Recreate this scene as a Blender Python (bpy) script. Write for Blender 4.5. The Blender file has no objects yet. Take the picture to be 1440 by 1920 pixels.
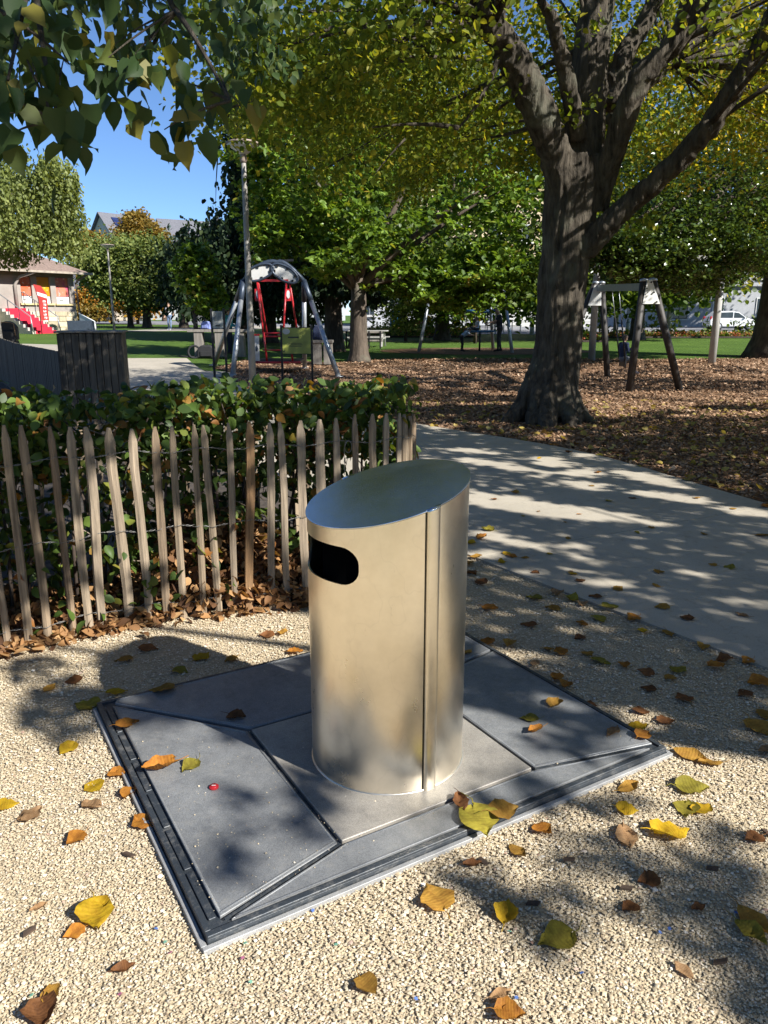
import bpy, bmesh, math, random
import numpy as np
from mathutils import Vector, Matrix, noise as mnoise
from mathutils.geometry import delaunay_2d_cdt

SC = bpy.context.scene
COL = SC.collection
rng = np.random.default_rng(7)
random.seed(7)
R = math.radians

# ------------------------------------------------------------ camera, sky, sun, exposure
CAM_H, PITCH, FPX = 1.6, math.atan(365 / 1430), 1430.0
cam_data = bpy.data.cameras.new('Camera')
cam_data.sensor_width = 36.0
cam_data.lens = 36.0 * FPX / 1920.0
cam_data.clip_start, cam_data.clip_end = 0.05, 2000
cam = bpy.data.objects.new('Camera', cam_data)
COL.objects.link(cam)
cam.location = (0, 0, CAM_H)
cam.rotation_euler = (math.pi / 2 - PITCH, 0, 0)
SC.camera = cam

SUN_EL = R(36)
SUN_H = Vector((0.81, -0.59, 0)).normalized()
SUN = Vector((SUN_H.x * math.cos(SUN_EL), SUN_H.y * math.cos(SUN_EL), math.sin(SUN_EL)))
world = bpy.data.worlds.new('World'); SC.world = world; world.use_nodes = True
wn = world.node_tree.nodes; wl = world.node_tree.links
sky = wn.new('ShaderNodeTexSky'); sky.sky_type = 'NISHITA'; sky.sun_disc = False
sky.sun_elevation = SUN_EL
sky.sun_rotation = math.atan2(SUN.x, SUN.y)
sky.altitude = 2200; sky.air_density = 0.9; sky.dust_density = 0.0; sky.ozone_density = 6.5
wl.new(sky.outputs[0], wn['Background'].inputs[0]); wn['Background'].inputs[1].default_value = 0.085
sl = bpy.data.lights.new('sun', 'SUN'); sl.energy = 5.0; sl.angle = R(0.53); sl.color = (1.0, 0.97, 0.91)
sun = bpy.data.objects.new('sun', sl); COL.objects.link(sun)
sun.rotation_euler = SUN.to_track_quat('Z', 'Y').to_euler()
vs = SC.view_settings
vs.view_transform = 'Standard'; vs.look = 'None'; vs.exposure = 1.0; vs.gamma = 1.0; vs.use_curve_mapping = False
SC.cycles.use_denoising = True
SC.cycles.max_bounces = 8; SC.cycles.diffuse_bounces = 3; SC.cycles.glossy_bounces = 3
SC.cycles.transmission_bounces = 3; SC.cycles.transparent_max_bounces = 6
SC.cycles.caustics_reflective = False; SC.cycles.caustics_refractive = False
SC.cycles.sample_clamp_indirect = 6.0

# ------------------------------------------------------------ terrain height and planning helpers
_RY = [0, 16, 34, 50, 65, 100, 500]; _RZ = [0, 0, .2, .31, .6, .9, 3]
_LY = [0, 16, 30, 45, 53, 70, 100, 500]; _LZ = [0, 0, .38, .74, .76, .9, 1.2, 3]
def zg(x, y):
    """gentle rise of the park, stronger on the left"""
    a = np.interp(y, _RY, _RZ); b = np.interp(y, _LY, _LZ)
    t = np.clip((-x / np.maximum(y, 1.0) - 0.04) / 0.2, 0, 1); t = t * t * (3 - 2 * t)
    return a * (1 - t) + b * t
def at(px, py, Y):
    """point of the place at distance Y seen in that direction (survey helper)"""
    u = (px - 720) / FPX; v = -(py - 960) / FPX
    d = (u, math.cos(PITCH) + v * math.sin(PITCH), -math.sin(PITCH) + v * math.cos(PITCH))
    t = Y / d[1]
    return Vector((d[0] * t, Y, CAM_H + d[2] * t))
def G(x, y, dz=0.0):
    return Vector((x, y, float(zg(x, y)) + dz))
def atx(px, Y):
    return G((px - 720) / FPX * (Y * math.cos(PITCH) + 1.2 * math.sin(PITCH)), Y)

# ------------------------------------------------------------ object helpers
def tag(o, label=None, cat=None, group=None, kind=None):
    if label: o['label'] = label
    if cat: o['category'] = cat
    if group: o['group'] = group
    if kind: o['kind'] = kind
    return o
def thing(name, label, cat, loc=(0, 0, 0), rz=0, group=None):
    o = bpy.data.objects.new(name, None); COL.objects.link(o)
    o.empty_display_size = 0.1
    o.location = loc; o.rotation_euler = (0, 0, rz)
    return tag(o, label, cat, group)
def link(name, me, parent=None):
    o = bpy.data.objects.new(name, me); COL.objects.link(o)
    if parent: o.parent = parent
    return o
def copy_tree(o, parent=None):
    c = o.copy(); COL.objects.link(c); c.parent = parent
    for ch in list(o.children): copy_tree(ch, c)
    return c

class MB:
    """collects shapes; build() links them as one mesh object"""
    def __init__(s): s.v = []; s.f = []; s.m = []; s.sm = []
    def add(s, v, f, mi=0, smooth=False):
        b = len(s.v); s.v += [tuple(p) for p in v]
        for q in f: s.f.append([i + b for i in q]); s.m.append(mi); s.sm.append(smooth)
        return s
    def box(s, c, d, rot=None, mi=0):
        c = Vector(c); h = [k / 2 for k in d]
        vs_ = [Vector((x * h[0], y * h[1], z * h[2])) for z in (-1, 1) for y in (-1, 1) for x in (-1, 1)]
        if rot is not None: vs_ = [rot @ p for p in vs_]
        return s.add([c + p for p in vs_], [(0, 2, 3, 1), (4, 5, 7, 6), (0, 1, 5, 4), (2, 6, 7, 3), (0, 4, 6, 2), (1, 3, 7, 5)], mi)
    def beam(s, a, b, w, h=None, mi=0, up=(0, 0, 1)):
        a = Vector(a); b = Vector(b); d = b - a; L = d.length; h = h or w
        z = d.normalized(); u = Vector(up)
        if abs(z.dot(u)) > .98: u = Vector((0, 1, 0))
        x = u.cross(z).normalized(); y = z.cross(x)
        rot = Matrix((x, y, z)).transposed()
        return s.box((a + b) / 2, (w, h, L), rot, mi)
    def tube(s, pts, rad, n=8, mi=0, cap=True, smooth=True):
        pts = [Vector(p) for p in pts]
        if not hasattr(rad, '__len__'): rad = [rad] * len(pts)
        vs_ = []; fs = []
        t0 = (pts[1] - pts[0]).normalized()
        ref = Vector((0, 0, 1)) if abs(t0.z) < .9 else Vector((0, 1, 0))
        x = ref.cross(t0).normalized()
        for i, p in enumerate(pts):
            t = (pts[min(i + 1, len(pts) - 1)] - pts[max(i - 1, 0)])
            t = t.normalized() if t.length > 1e-9 else t0
            x = (x - t * x.dot(t)).normalized(); y = t.cross(x)
            for k in range(n):
                a = 2 * math.pi * k / n
                vs_.append(p + (x * math.cos(a) + y * math.sin(a)) * rad[i])
        for i in range(len(pts) - 1):
            for k in range(n):
                a, b = i * n + k, i * n + (k + 1) % n
                fs.append((a, b, b + n, a + n))
        if cap:
            fs.append(tuple(range(n - 1, -1, -1))); e = (len(pts) - 1) * n
            fs.append(tuple(range(e, e + n)))
        return s.add(vs_, fs, mi, smooth)
    def lathe(s, prof, c=(0, 0, 0), n=24, mi=0, smooth=True):
        c = Vector(c); vs_ = []; fs = []
        for r, z in prof:
            for k in range(n):
                a = 2 * math.pi * k / n
                vs_.append(c + Vector((r * math.cos(a), r * math.sin(a), z)))
        for i in range(len(prof) - 1):
            for k in range(n):
                a, b = i * n + k, i * n + (k + 1) % n
                fs.append((a, b, b + n, a + n))
        if prof[0][0] > 1e-4: fs.append(tuple(range(n - 1, -1, -1)))
        if prof[-1][0] > 1e-4: e = (len(prof) - 1) * n; fs.append(tuple(range(e, e + n)))
        return s.add(vs_, fs, mi, smooth)
    def prism(s, poly, a, b, axis='z', mi=0):
        """poly of 2D points extruded from a to b along axis"""
        n = len(poly)
        def P(p, t):
            return {'z': (p[0], p[1], t), 'y': (p[0], t, p[1]), 'x': (t, p[0], p[1])}[axis]
        vs_ = [P(p, a) for p in poly] + [P(p, b) for p in poly]
        fs = [tuple(range(n - 1, -1, -1)), tuple(range(n, 2 * n))]
        fs += [(i, (i + 1) % n, n + (i + 1) % n, n + i) for i in range(n)]
        return s.add(vs_, fs, mi)
    def mesh(s, name, mats):
        me = bpy.data.meshes.new(name)
        me.from_pydata(s.v, [], s.f)
        for m in (mats if isinstance(mats, (list, tuple)) else [mats]): me.materials.append(m)
        me.polygons.foreach_set('material_index', s.m)
        me.polygons.foreach_set('use_smooth', s.sm)
        me.update()
        return me
    def build(s, name, mats, parent=None, bevel=0, seg=2, fixn=True):
        me = s.mesh(name, mats)
        if fixn:
            bm = bmesh.new(); bm.from_mesh(me)
            bmesh.ops.recalc_face_normals(bm, faces=bm.faces)
            bm.to_mesh(me); bm.free()
        o = link(name, me, parent)
        if bevel:
            md = o.modifiers.new('bevel', 'BEVEL'); md.width = bevel; md.segments = seg; md.limit_method = 'ANGLE'; md.angle_limit = R(35)
        return o
def np_mesh(name, V, F, mat, attr=None, smooth=False):
    """V (n,3), F (m,k) arrays -> mesh quickly"""
    me = bpy.data.meshes.new(name)
    V = np.ascontiguousarray(V, np.float32); F = np.ascontiguousarray(F, np.int32)
    m, k = F.shape
    me.vertices.add(len(V)); me.vertices.foreach_set('co', V.ravel())
    me.loops.add(m * k); me.loops.foreach_set('vertex_index', F.ravel())
    me.polygons.add(m); me.polygons.foreach_set('loop_start', np.arange(0, m * k, k, dtype=np.int32))
    if smooth: me.polygons.foreach_set('use_smooth', np.ones(m, bool))
    if attr is not None:
        a = me.attributes.new('rnd', 'FLOAT', 'POINT'); a.data.foreach_set('value', np.ascontiguousarray(attr, np.float32))
    me.materials.append(mat)
    me.update(calc_edges=True)
    return me
def remesh(mb, voxel):
    """union of overlapping shapes as one continuous skin"""
    me = mb.mesh('tmp', [])
    bm = bmesh.new(); bm.from_mesh(me); bmesh.ops.recalc_face_normals(bm, faces=bm.faces); bm.to_mesh(me); bm.free()
    o = link('tmp', me)
    md = o.modifiers.new('r', 'REMESH'); md.mode = 'VOXEL'; md.voxel_size = voxel; md.use_smooth_shade = True
    dg = bpy.context.evaluated_depsgraph_get()
    out = bpy.data.meshes.new_from_object(o.evaluated_get(dg), depsgraph=dg)
    bpy.data.objects.remove(o); bpy.data.meshes.remove(me)
    return out

# ------------------------------------------------------------ materials
def new_mat(name):
    m = bpy.data.materials.new(name); m.use_nodes = True
    return m, m.node_tree.nodes, m.node_tree.links, m.node_tree.nodes['Principled BSDF']
def ramp(n, l, fac, stops):
    r = n.new('ShaderNodeValToRGB'); e = r.color_ramp.elements
    while len(e) < len(stops): e.new(0.5)
    for i, (p, c) in enumerate(stops): e[i].position = p; e[i].color = (*c, 1)
    l.new(fac, r.inputs[0]); return r.outputs[0]
def noise_fac(n, l, scale, detail=4, stretch=(1, 1, 1), rough=.55, coord='Object', kind='noise', rot=None):
    t = n.new('ShaderNodeTexCoord'); mp = n.new('ShaderNodeMapping'); mp.inputs['Scale'].default_value = stretch
    if rot: mp.inputs['Rotation'].default_value = rot
    l.new(t.outputs[coord], mp.inputs[0])
    if kind == 'noise':
        x = n.new('ShaderNodeTexNoise'); x.inputs['Scale'].default_value = scale
        x.inputs['Detail'].default_value = detail; x.inputs['Roughness'].default_value = rough; out = x.outputs[0]
    else:
        x = n.new('ShaderNodeTexVoronoi'); x.inputs['Scale'].default_value = scale
        x.feature = kind; out = x.outputs['Distance']
    l.new(mp.outputs[0], x.inputs['Vector'])
    return out
def mixc(n, l, fac, a, b, mode='MIX'):
    x = n.new('ShaderNodeMix'); x.data_type = 'RGBA'; x.blend_type = mode
    for sock, val in ((x.inputs[0], fac), (x.inputs[6], a), (x.inputs[7], b)):
        if isinstance(val, (int, float)): sock.default_value = val
        elif isinstance(val, tuple): sock.default_value = (*val, 1)
        else: l.new(val, sock)
    return x.outputs[2]
def bump(n, l, b, h, strength=.3, dist=.01, prev=None):
    x = n.new('ShaderNodeBump'); x.inputs['Strength'].default_value = strength; x.inputs['Distance'].default_value = dist
    l.new(h, x.inputs['Height'])
    if prev is not None: l.new(prev, x.inputs['Normal'])
    l.new(x.outputs[0], b.inputs['Normal']); return x.outputs[0]
def simple(name, col, rough=.6, metal=0, var=.25, scale=6, stretch=(1, 1, 1), bmp=0, bscale=None, coord='Object', spec=None):
    m, n, l, b = new_mat(name)
    f = noise_fac(n, l, scale, 5, stretch, coord=coord)
    lo = tuple(c * (1 - var) for c in col); hi = tuple(min(1, c * (1 + var)) for c in col)
    l.new(ramp(n, l, f, [(.3, lo), (.7, hi)]), b.inputs['Base Color'])
    b.inputs['Roughness'].default_value = rough; b.inputs['Metallic'].default_value = metal
    if spec is not None: b.inputs['Specular IOR Level'].default_value = spec
    if bmp:
        bump(n, l, b, noise_fac(n, l, bscale or scale * 4, 6, stretch, coord=coord), bmp)
    return m
def leaf_mat(name, stops, rough=.45, trans=.35, spec=.35, var_scale=None):
    """foliage: colour picked per leaf, part of the light passes through"""
    m, n, l, b = new_mat(name)
    a = n.new('ShaderNodeAttribute'); a.attribute_name = 'rnd'
    c = ramp(n, l, a.outputs['Fac'], stops)
    l.new(c, b.inputs['Base Color']); b.inputs['Roughness'].default_value = rough
    b.inputs['Specular IOR Level'].default_value = spec
    tr = n.new('ShaderNodeBsdfTranslucent')
    c2 = mixc(n, l, 1.0, c, (1.6, 1.5, .6), 'MULTIPLY')
    l.new(c2, tr.inputs[0])
    mx = n.new('ShaderNodeMixShader'); mx.inputs[0].default_value = trans
    l.new(b.outputs[0], mx.inputs[1]); l.new(tr.outputs[0], mx.inputs[2])
    l.new(mx.outputs[0], n['Material Output'].inputs[0])
    return m
def rnd_mat(name, stops, rough=.8, bmp=0, bscale=40, spec=.3):
    """colour picked per piece of a scatter"""
    m, n, l, b = new_mat(name)
    a = n.new('ShaderNodeAttribute'); a.attribute_name = 'rnd'
    c = ramp(n, l, a.outputs['Fac'], stops)
    l.new(c, b.inputs['Base Color']); b.inputs['Roughness'].default_value = rough; b.inputs['Specular IOR Level'].default_value = spec
    if bmp: bump(n, l, b, noise_fac(n, l, bscale, 3), bmp)
    return m
def obj_rnd_mat(name, stops, rough=.7, stretch=(1, 1, 1), scale=10, bmp=.2, bscale=60, dark=.6, spec=.3):
    """colour picked per object, with grain"""
    m, n, l, b = new_mat(name)
    oi = n.new('ShaderNodeObjectInfo')
    c = ramp(n, l, oi.outputs['Random'], stops)
    f = noise_fac(n, l, scale, 6, stretch, .65)
    g = ramp(n, l, f, [(.3, (dark, dark, dark)), (.7, (1.15, 1.13, 1.1))])
    l.new(mixc(n, l, 1.0, c, g, 'MULTIPLY'), b.inputs['Base Color'])
    b.inputs['Roughness'].default_value = rough; b.inputs['Specular IOR Level'].default_value = spec
    if bmp: bump(n, l, b, noise_fac(n, l, bscale, 6, stretch, .7), bmp, .004)
    return m
# ------------------------------------------------------------ ground materials
def make_gravel_mat():
    m, n, l, b = new_mat('gravel')
    f = noise_fac(n, l, 130, 3); f2 = noise_fac(n, l, 2.2, 4)
    c = ramp(n, l, f, [(.28, (.38, .30, .20)), (.5, (.50, .41, .28)), (.72, (.60, .51, .37))])
    c2 = ramp(n, l, f2, [(.3, (.82, .80, .78)), (.65, (1.05, 1.04, 1.0))])
    l.new(mixc(n, l, 1.0, c, c2, 'MULTIPLY'), b.inputs['Base Color'])
    b.inputs['Roughness'].default_value = .9; b.inputs['Specular IOR Level'].default_value = .15
    v = noise_fac(n, l, 110, 2, kind='F1')
    bump(n, l, b, v, .9, .006)
    return m
def make_concrete_mat():
    m, n, l, b = new_mat('concrete')
    f = noise_fac(n, l, 1.3, 6, rough=.65); g = noise_fac(n, l, 260, 2); s = noise_fac(n, l, 9, 5, rough=.7)
    c = ramp(n, l, f, [(.3, (.37, .33, .265)), (.7, (.47, .42, .34))])
    c = mixc(n, l, 1.0, c, ramp(n, l, g, [(.35, (.84, .84, .84)), (.6, (1.06, 1.06, 1.06))]), 'MULTIPLY')
    c = mixc(n, l, 1.0, c, ramp(n, l, s, [(.28, (.80, .79, .77)), (.42, (1, 1, 1))]), 'MULTIPLY')
    k_ = noise_fac(n, l, 3.1, 5, rough=.6); c = mixc(n, l, 1.0, c, ramp(n, l, k_, [(.488, (1, 1, 1)), (.5, (.86, .85, .83)), (.512, (1, 1, 1))]), 'MULTIPLY')
    p_ = noise_fac(n, l, 70, 3, rough=.7); c = mixc(n, l, 1.0, c, ramp(n, l, p_, [(.27, (.62, .60, .56)), (.36, (1, 1, 1))]), 'MULTIPLY')
    l.new(c, b.inputs['Base Color']); b.inputs['Roughness'].default_value = .85; b.inputs['Specular IOR Level'].default_value = .2
    bump(n, l, b, g, .25, .002)
    return m
def make_mulch_mat():
    m, n, l, b = new_mat('mulch')
    f = noise_fac(n, l, 28, 6, (1, 1.4, 1), .7); g = noise_fac(n, l, .8, 4)
    c = ramp(n, l, f, [(.3, (.085, .05, .03)), (.5, (.21, .13, .078)), (.7, (.38, .25, .155))])
    c = mixc(n, l, 1.0, c, ramp(n, l, g, [(.3, (.75, .72, .70)), (.7, (1.1, 1.05, 1.0))]), 'MULTIPLY')
    l.new(c, b.inputs['Base Color']); b.inputs['Roughness'].default_value = .95; b.inputs['Specular IOR Level'].default_value = .1
    bump(n, l, b, f, .8, .03)
    return m
def make_grass_mat():
    m, n, l, b = new_mat('grass')
    f = noise_fac(n, l, 30, 6, rough=.7); g = noise_fac(n, l, .35, 4); h = noise_fac(n, l, 5, 4)
    c = ramp(n, l, f, [(.3, (.045, .085, .018)), (.7, (.115, .20, .04))])
    c = mixc(n, l, 1.0, c, ramp(n, l, g, [(.3, (.78, .82, .7)), (.7, (1.15, 1.1, .95))]), 'MULTIPLY')
    c = mixc(n, l, 1.0, c, ramp(n, l, h, [(.35, (.85, .85, .8)), (.6, (1.05, 1.05, 1))]), 'MULTIPLY')
    l.new(c, b.inputs['Base Color']); b.inputs['Roughness'].default_value = .8; b.inputs['Specular IOR Level'].default_value = .15
    bump(n, l, b, f, .9, .05)
    return m
M_gravel = make_gravel_mat(); M_conc = make_concrete_mat(); M_mulch = make_mulch_mat(); M_grass = make_grass_mat()
M_soil = simple('dark_soil', (.055, .042, .032), .95, 0, .5, 14, bmp=.6, bscale=40)
M_paving = simple('pale_paving', (.36, .32, .26), .85, 0, .15, 3, bmp=.1, bscale=80)
M_asphalt = simple('asphalt', (.20, .20, .21), .85, 0, .2, 3, bmp=.15, bscale=90)

def inside(poly, X, Y):
    P = np.array(poly); c = np.zeros(len(X), bool); j = len(P) - 1
    for i in range(len(P)):
        xi, yi = P[i]; xj, yj = P[j]
        with np.errstate(divide='ignore', invalid='ignore'):
            t = ((yi > Y) != (yj > Y)) & (X < (xj - xi) * (Y - yi) / (yj - yi + 1e-12) + xi)
        c ^= t; j = i
    return c
def catmull(pts, k=5):
    pts = [Vector((*p, 0)) for p in pts]; out = []
    for i in range(len(pts) - 1):
        p0, p1, p2, p3 = pts[max(i - 1, 0)], pts[i], pts[i + 1], pts[min(i + 2, len(pts) - 1)]
        for q in range(k):
            t = q / k
            out.append(.5 * ((2 * p1) + (p2 - p0) * t + (2 * p0 - 5 * p1 + 4 * p2 - p3) * t * t + (3 * p1 - p0 - 3 * p2 + p3) * t ** 3))
    out.append(pts[-1]); return [(p.x, p.y) for p in out]
def sheet(name, poly, dz, mat, step=1.0, parent=None, thick=0.0, wob=0.0):
    P = np.array(poly); x0, y0 = P.min(0); x1, y1 = P.max(0)
    # densify border
    B = []
    for i in range(len(P)):
        a, b = P[i], P[(i + 1) % len(P)]; k = max(1, int(np.linalg.norm(b - a) / (step * 1.5)))
        for t in range(k): B.append(a + (b - a) * t / k)
    B = np.array(B)
    gx, gy = np.meshgrid(np.arange(x0 + step / 2, x1, step), np.arange(y0 + step / 2, y1, step))
    gx, gy = gx.ravel(), gy.ravel(); k = inside(poly, gx, gy); gx, gy = gx[k], gy[k]
    vs_ = [Vector(p) for p in B] + [Vector((a, b)) for a, b in zip(gx, gy)]
    nb = len(B)
    v2, _, f2, *_r = delaunay_2d_cdt(vs_, [(i, (i + 1) % nb) for i in range(nb)], [list(range(nb))], 1, 1e-6)
    V = np.array([(p.x, p.y) for p in v2]); Z = zg(V[:, 0], V[:, 1]) + dz
    if wob: Z = Z + np.array([mnoise.noise((p[0] * 1.7, p[1] * 1.7, 3)) * wob for p in V])
    V3 = [(a[0], a[1], z) for a, z in zip(V, Z)]
    me = bpy.data.meshes.new(name); F = [list(f) for f in f2]
    me.from_pydata(V3, [], F)
    bm = bmesh.new(); bm.from_mesh(me)
    bmesh.ops.recalc_face_normals(bm, faces=bm.faces)
    if bm.faces and sum(f.normal.z for f in bm.faces) < 0: bmesh.ops.reverse_faces(bm, faces=bm.faces)
    if thick:
        be = [e for e in bm.edges if e.is_boundary]
        r = bmesh.ops.extrude_edge_only(bm, edges=be)
        for v in [g for g in r['geom'] if isinstance(g, bmesh.types.BMVert)]: v.co.z -= thick
    bm.to_mesh(me); bm.free(); me.materials.append(mat)
    return link(name, me, parent)

# ------------------------------------------------------------ the ground sheets
xs = np.concatenate([np.linspace(-260, -40, 12), np.linspace(-36, 36, 37), np.linspace(40, 260, 12)])
ys = np.concatenate([np.linspace(-40, 14, 10), np.linspace(16, 60, 34), np.linspace(66, 420, 24)])
gx, gy = np.meshgrid(xs, ys); nx, ny = len(xs), len(ys)
gz = zg(gx, gy) - 0.02
V = np.stack([gx.ravel(), gy.ravel(), gz.ravel()], 1)
i, j = np.meshgrid(np.arange(nx - 1), np.arange(ny - 1)); a = (j * nx + i).ravel()
F = np.stack([a, a + 1, a + 1 + nx, a + nx], 1)
ground = link('ground', np_mesh('ground', V, F, M_grass, smooth=True)); tag(ground, 'green lawn spreading through the park', 'lawn', kind='structure')

PATH_N = [(4.9, -3.5), (3.3, .9), (.62, 4.98), (-.95, 7.6), (-2.6, 10.7), (-4.2, 14), (-6, 18), (-7.9, 22.2), (-9.3, 26)]
PATH_F = [(7.2, -3.5), (5.4, 1.2), (3.4, 6.45), (2.38, 9.3), (.5, 11.75), (-1.6, 14.8), (-3.6, 18.4), (-5.3, 22.3), (-6.6, 26)]
cn, cf = catmull(PATH_N), catmull(PATH_F)
GRAVEL = [(-9, -3.2), (4.72, -3.2)] + [(p[0] - .004, p[1]) for p in cn[1:11]] + [(.28, 5.45), (.22, 4.32), (-.45, 4.2), (-.86, 4.08), (-1.4, 3.92), (-1.87, 3.6), (-2.6, 3.05), (-9, -.2)]
gravel_area = sheet('gravel_bed', GRAVEL, -.004, M_gravel, .35, wob=.006); tag(gravel_area, 'pale beige gravel bed around the steel litter bin', 'gravel', kind='structure')
SOIL = [(-9, -.22), (-2.6, 3.05), (-1.87, 3.6), (-1.4, 3.92), (-.86, 4.08), (-.45, 4.2), (.22, 4.32), (.28, 5.45)] + [(p[0] - .01, p[1]) for p in cn[11:41:2]] + [(-9.0, 18.2), (-4.6, 12.1), (-10, 12), (-14, 4)]
SOIL = SOIL[:-4] + [(-6.2, 18.1), (-9.3, 19.2), (-14, 26), (-20, 22), (-20, 4)]
soil_area = sheet('planting_bed', SOIL, -.008, M_soil, .5, wob=.02); tag(soil_area, 'dark earth planting bed behind the hedge', 'soil', kind='structure')
MULCH = [(p[0] + .006, p[1]) for p in cf[2:31]] + [(-3.9, 19.4), (-4.0, 21.2), (-5.0, 22.6), (-4.6, 25.6), (-1.2, 26.6), (0, 28.2), (4, 28.6), (10, 28.2), (18, 29.3), (30, 30.5), (30, -3.5)]
mulch_area = sheet('wood_chip_ground', MULCH, -.006, M_mulch, .6, wob=.012); tag(mulch_area, 'brown wood chips and leaf litter under the playground', 'ground', kind='structure')
PAD = [(4.4 + 4.6 * math.cos(t * .3142), 33.8 + 2.9 * math.sin(t * .3142)) for t in range(20)]
tag(sheet('carousel_pad', PAD, -.004, M_mulch, .8), 'greyish wood chip pad under the blue play equipment', 'ground', kind='structure')

path = bpy.data.objects.new('path', None); COL.objects.link(path)
tag(path, 'grey concrete path curving past the litter bin into the park', 'path', kind='structure')
for s in range(len(PATH_N) - 1):
    nn = cn[s * 5:s * 5 + 6]; ff = cf[s * 5:s * 5 + 6]
    poly = nn + ff[::-1]
    c = np.mean(poly, 0); a0 = np.array(nn[0]); a1 = np.array(ff[0]); b0 = np.array(nn[-1]); b1 = np.array(ff[-1])
    g = .005
    def shrink(p, k):
        d = (np.array(nn[1]) - np.array(nn[0])); d /= np.linalg.norm(d)
        return tuple(np.array(p) + d * k)
    nn2 = [shrink(nn[0], g)] + nn[1:-1] + [shrink(nn[-1], -g)]; ff2 = [shrink(ff[0], g)] + ff[1:-1] + [shrink(ff[-1], -g)]
    sheet('slab', nn2 + ff2[::-1], .012 if s < 4 else .008, M_conc, .5, path, thick=.05)
tag(sheet('side_path', [(-7.0, 20.4), (-3.95, 20.0), (-3.9, 20.9), (-4.4, 21.5), (-5.9, 21.9), (-7.2, 22.6)], .0, M_conc, .8), 'short pale path branching off towards the accessible swing', 'path', kind='structure')
tag(sheet('paved_square', [(-8.0, 22.4), (-9.4, 26), (-9.6, 29), (-12.5, 33), (-22, 36.5), (-40, 36), (-40, 20), (-14.2, 27), (-9.4, 19.4)], -.002, M_paving, 1.5), 'pale beige paved square in front of the house steps', 'paving', kind='structure')
tag(sheet('lawn_path', [(-40, 48.5), (-21, 48.8), (-14.5, 49.6), (-12, 52), (-10, 60), (-6, 74), (-12, 74), (-15.5, 60), (-17, 52.6), (-24, 51), (-40, 51)], .0, M_paving, 2), 'pale path crossing the lawn behind the walker', 'path', kind='structure')
tag(sheet('road', [(-60, 86), (-8, 70), (0, 57), (30, 55), (120, 58), (120, 78), (-60, 100)], .0, M_asphalt, 5), 'grey street running behind the park', 'road', kind='structure')

# ------------------------------------------------------------ gravel stones and chips (nobody could count them)
PLATE_C = Vector((-.064, 2.743, 0)); PLATE_A = math.atan2(.924, 1.551); PL, PW = 1.80, 1.48
def plate_local(X, Y):
    dx, dy = X - PLATE_C.x, Y - PLATE_C.y
    c, s = math.cos(PLATE_A), math.sin(PLATE_A)
    return dx * c + dy * s, -dx * s + dy * c
OCT = np.array([(1, 0, 0), (0, 1, 0), (-1, 0, 0), (0, -1, 0), (0, 0, 1), (0, 0, -1)], float)
OF = np.array([(0, 1, 4), (1, 2, 4), (2, 3, 4), (3, 0, 4), (1, 0, 5), (2, 1, 5), (3, 2, 5), (0, 3, 5)])
def rand_rot(N, g):
    q = g.normal(size=(N, 4)); q /= np.linalg.norm(q, axis=1)[:, None]
    w, x, y, z = q.T
    return np.stack([1 - 2 * (y * y + z * z), 2 * (x * y - z * w), 2 * (x * z + y * w), 2 * (x * y + z * w), 1 - 2 * (x * x + z * z), 2 * (y * z - x * w), 2 * (x * z - y * w), 2 * (y * z + x * w), 1 - 2 * (x * x + y * y)], 1).reshape(N, 3, 3)
def stones(name, X, Y, Z, size, mat, g, parent=None, flat=.75):
    N = len(X)
    S = OCT[None] * (size[:, None, None] * g.uniform(.6, 1.25, (N, 6, 3)))
    S = np.einsum('nij,nkj->nki', rand_rot(N, g), S); S[:, :, 2] *= flat
    S += np.stack([X, Y, Z], 1)[:, None, :]
    F = (OF[None] + (np.arange(N) * 6)[:, None, None]).reshape(-1, 3); Vv = S.reshape(-1, 3)
    nz_ = np.cross(Vv[F[:, 1]] - Vv[F[:, 0]], Vv[F[:, 2]] - Vv[F[:, 0]]); nz_ = nz_[:, 2] / (np.linalg.norm(nz_, axis=1) + 1e-12)
    return link(name, np_mesh(name, Vv, F[nz_ > -.12], mat, np.repeat(g.random(N), 6)), parent)      # faces buried in the bed are left out
M_stone = rnd_mat('gravel_stone', [(0, (.26, .19, .125)), (.05, (.40, .315, .205)), (.35, (.50, .412, .278)), (.65, (.59, .495, .345)), (.9, (.66, .57, .425)), (.975, (.78, .72, .61)), (1, (.42, .26, .19))], .85)
SX, SY, SS = [], [], []
for (ya, yb, dens, s0, s1) in ((1.15, 1.7, 28000, .0021, .0050), (1.7, 2.3, 23000, .0022, .0052), (2.3, 3.0, 16000, .0025, .0056), (3.0, 4.0, 9500, .0029, .0064), (4.0, 5.4, 5500, .0033, .0074)):
    w = .56 * yb + .35; N = int(2 * w * (yb - ya) * dens)
    X = rng.uniform(-w, w, N); Y = rng.uniform(ya, yb, N)
    k = inside(GRAVEL, X, Y); u, v = plate_local(X, Y); k &= ~((abs(u) < PL / 2 + .012) & (abs(v) < PW / 2 + .012))
    SX.append(X[k]); SY.append(Y[k]); SS.append(rng.uniform(s0, s1, k.sum()) * np.where(rng.random(k.sum()) > .9, rng.uniform(1.2, 2.0, k.sum()), 1))
N = 36000; X = rng.uniform(-4.2, 4.2, N); Y = rng.uniform(.2, 4.6, N); u, v = plate_local(X, Y)     # sparser, coarser stones to the sides
k = inside(GRAVEL, X, Y) & ((abs(X) > .56 * Y + .35) | (Y < 1.15)) & (abs(X) < .56 * Y + 1.9) & ~((abs(u) < PL / 2 + .012) & (abs(v) < PW / 2 + .012))
SX.append(X[k]); SY.append(Y[k]); SS.append(rng.uniform(.003, .0066, k.sum()))
SX, SY, SS = map(np.concatenate, (SX, SY, SS))
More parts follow.
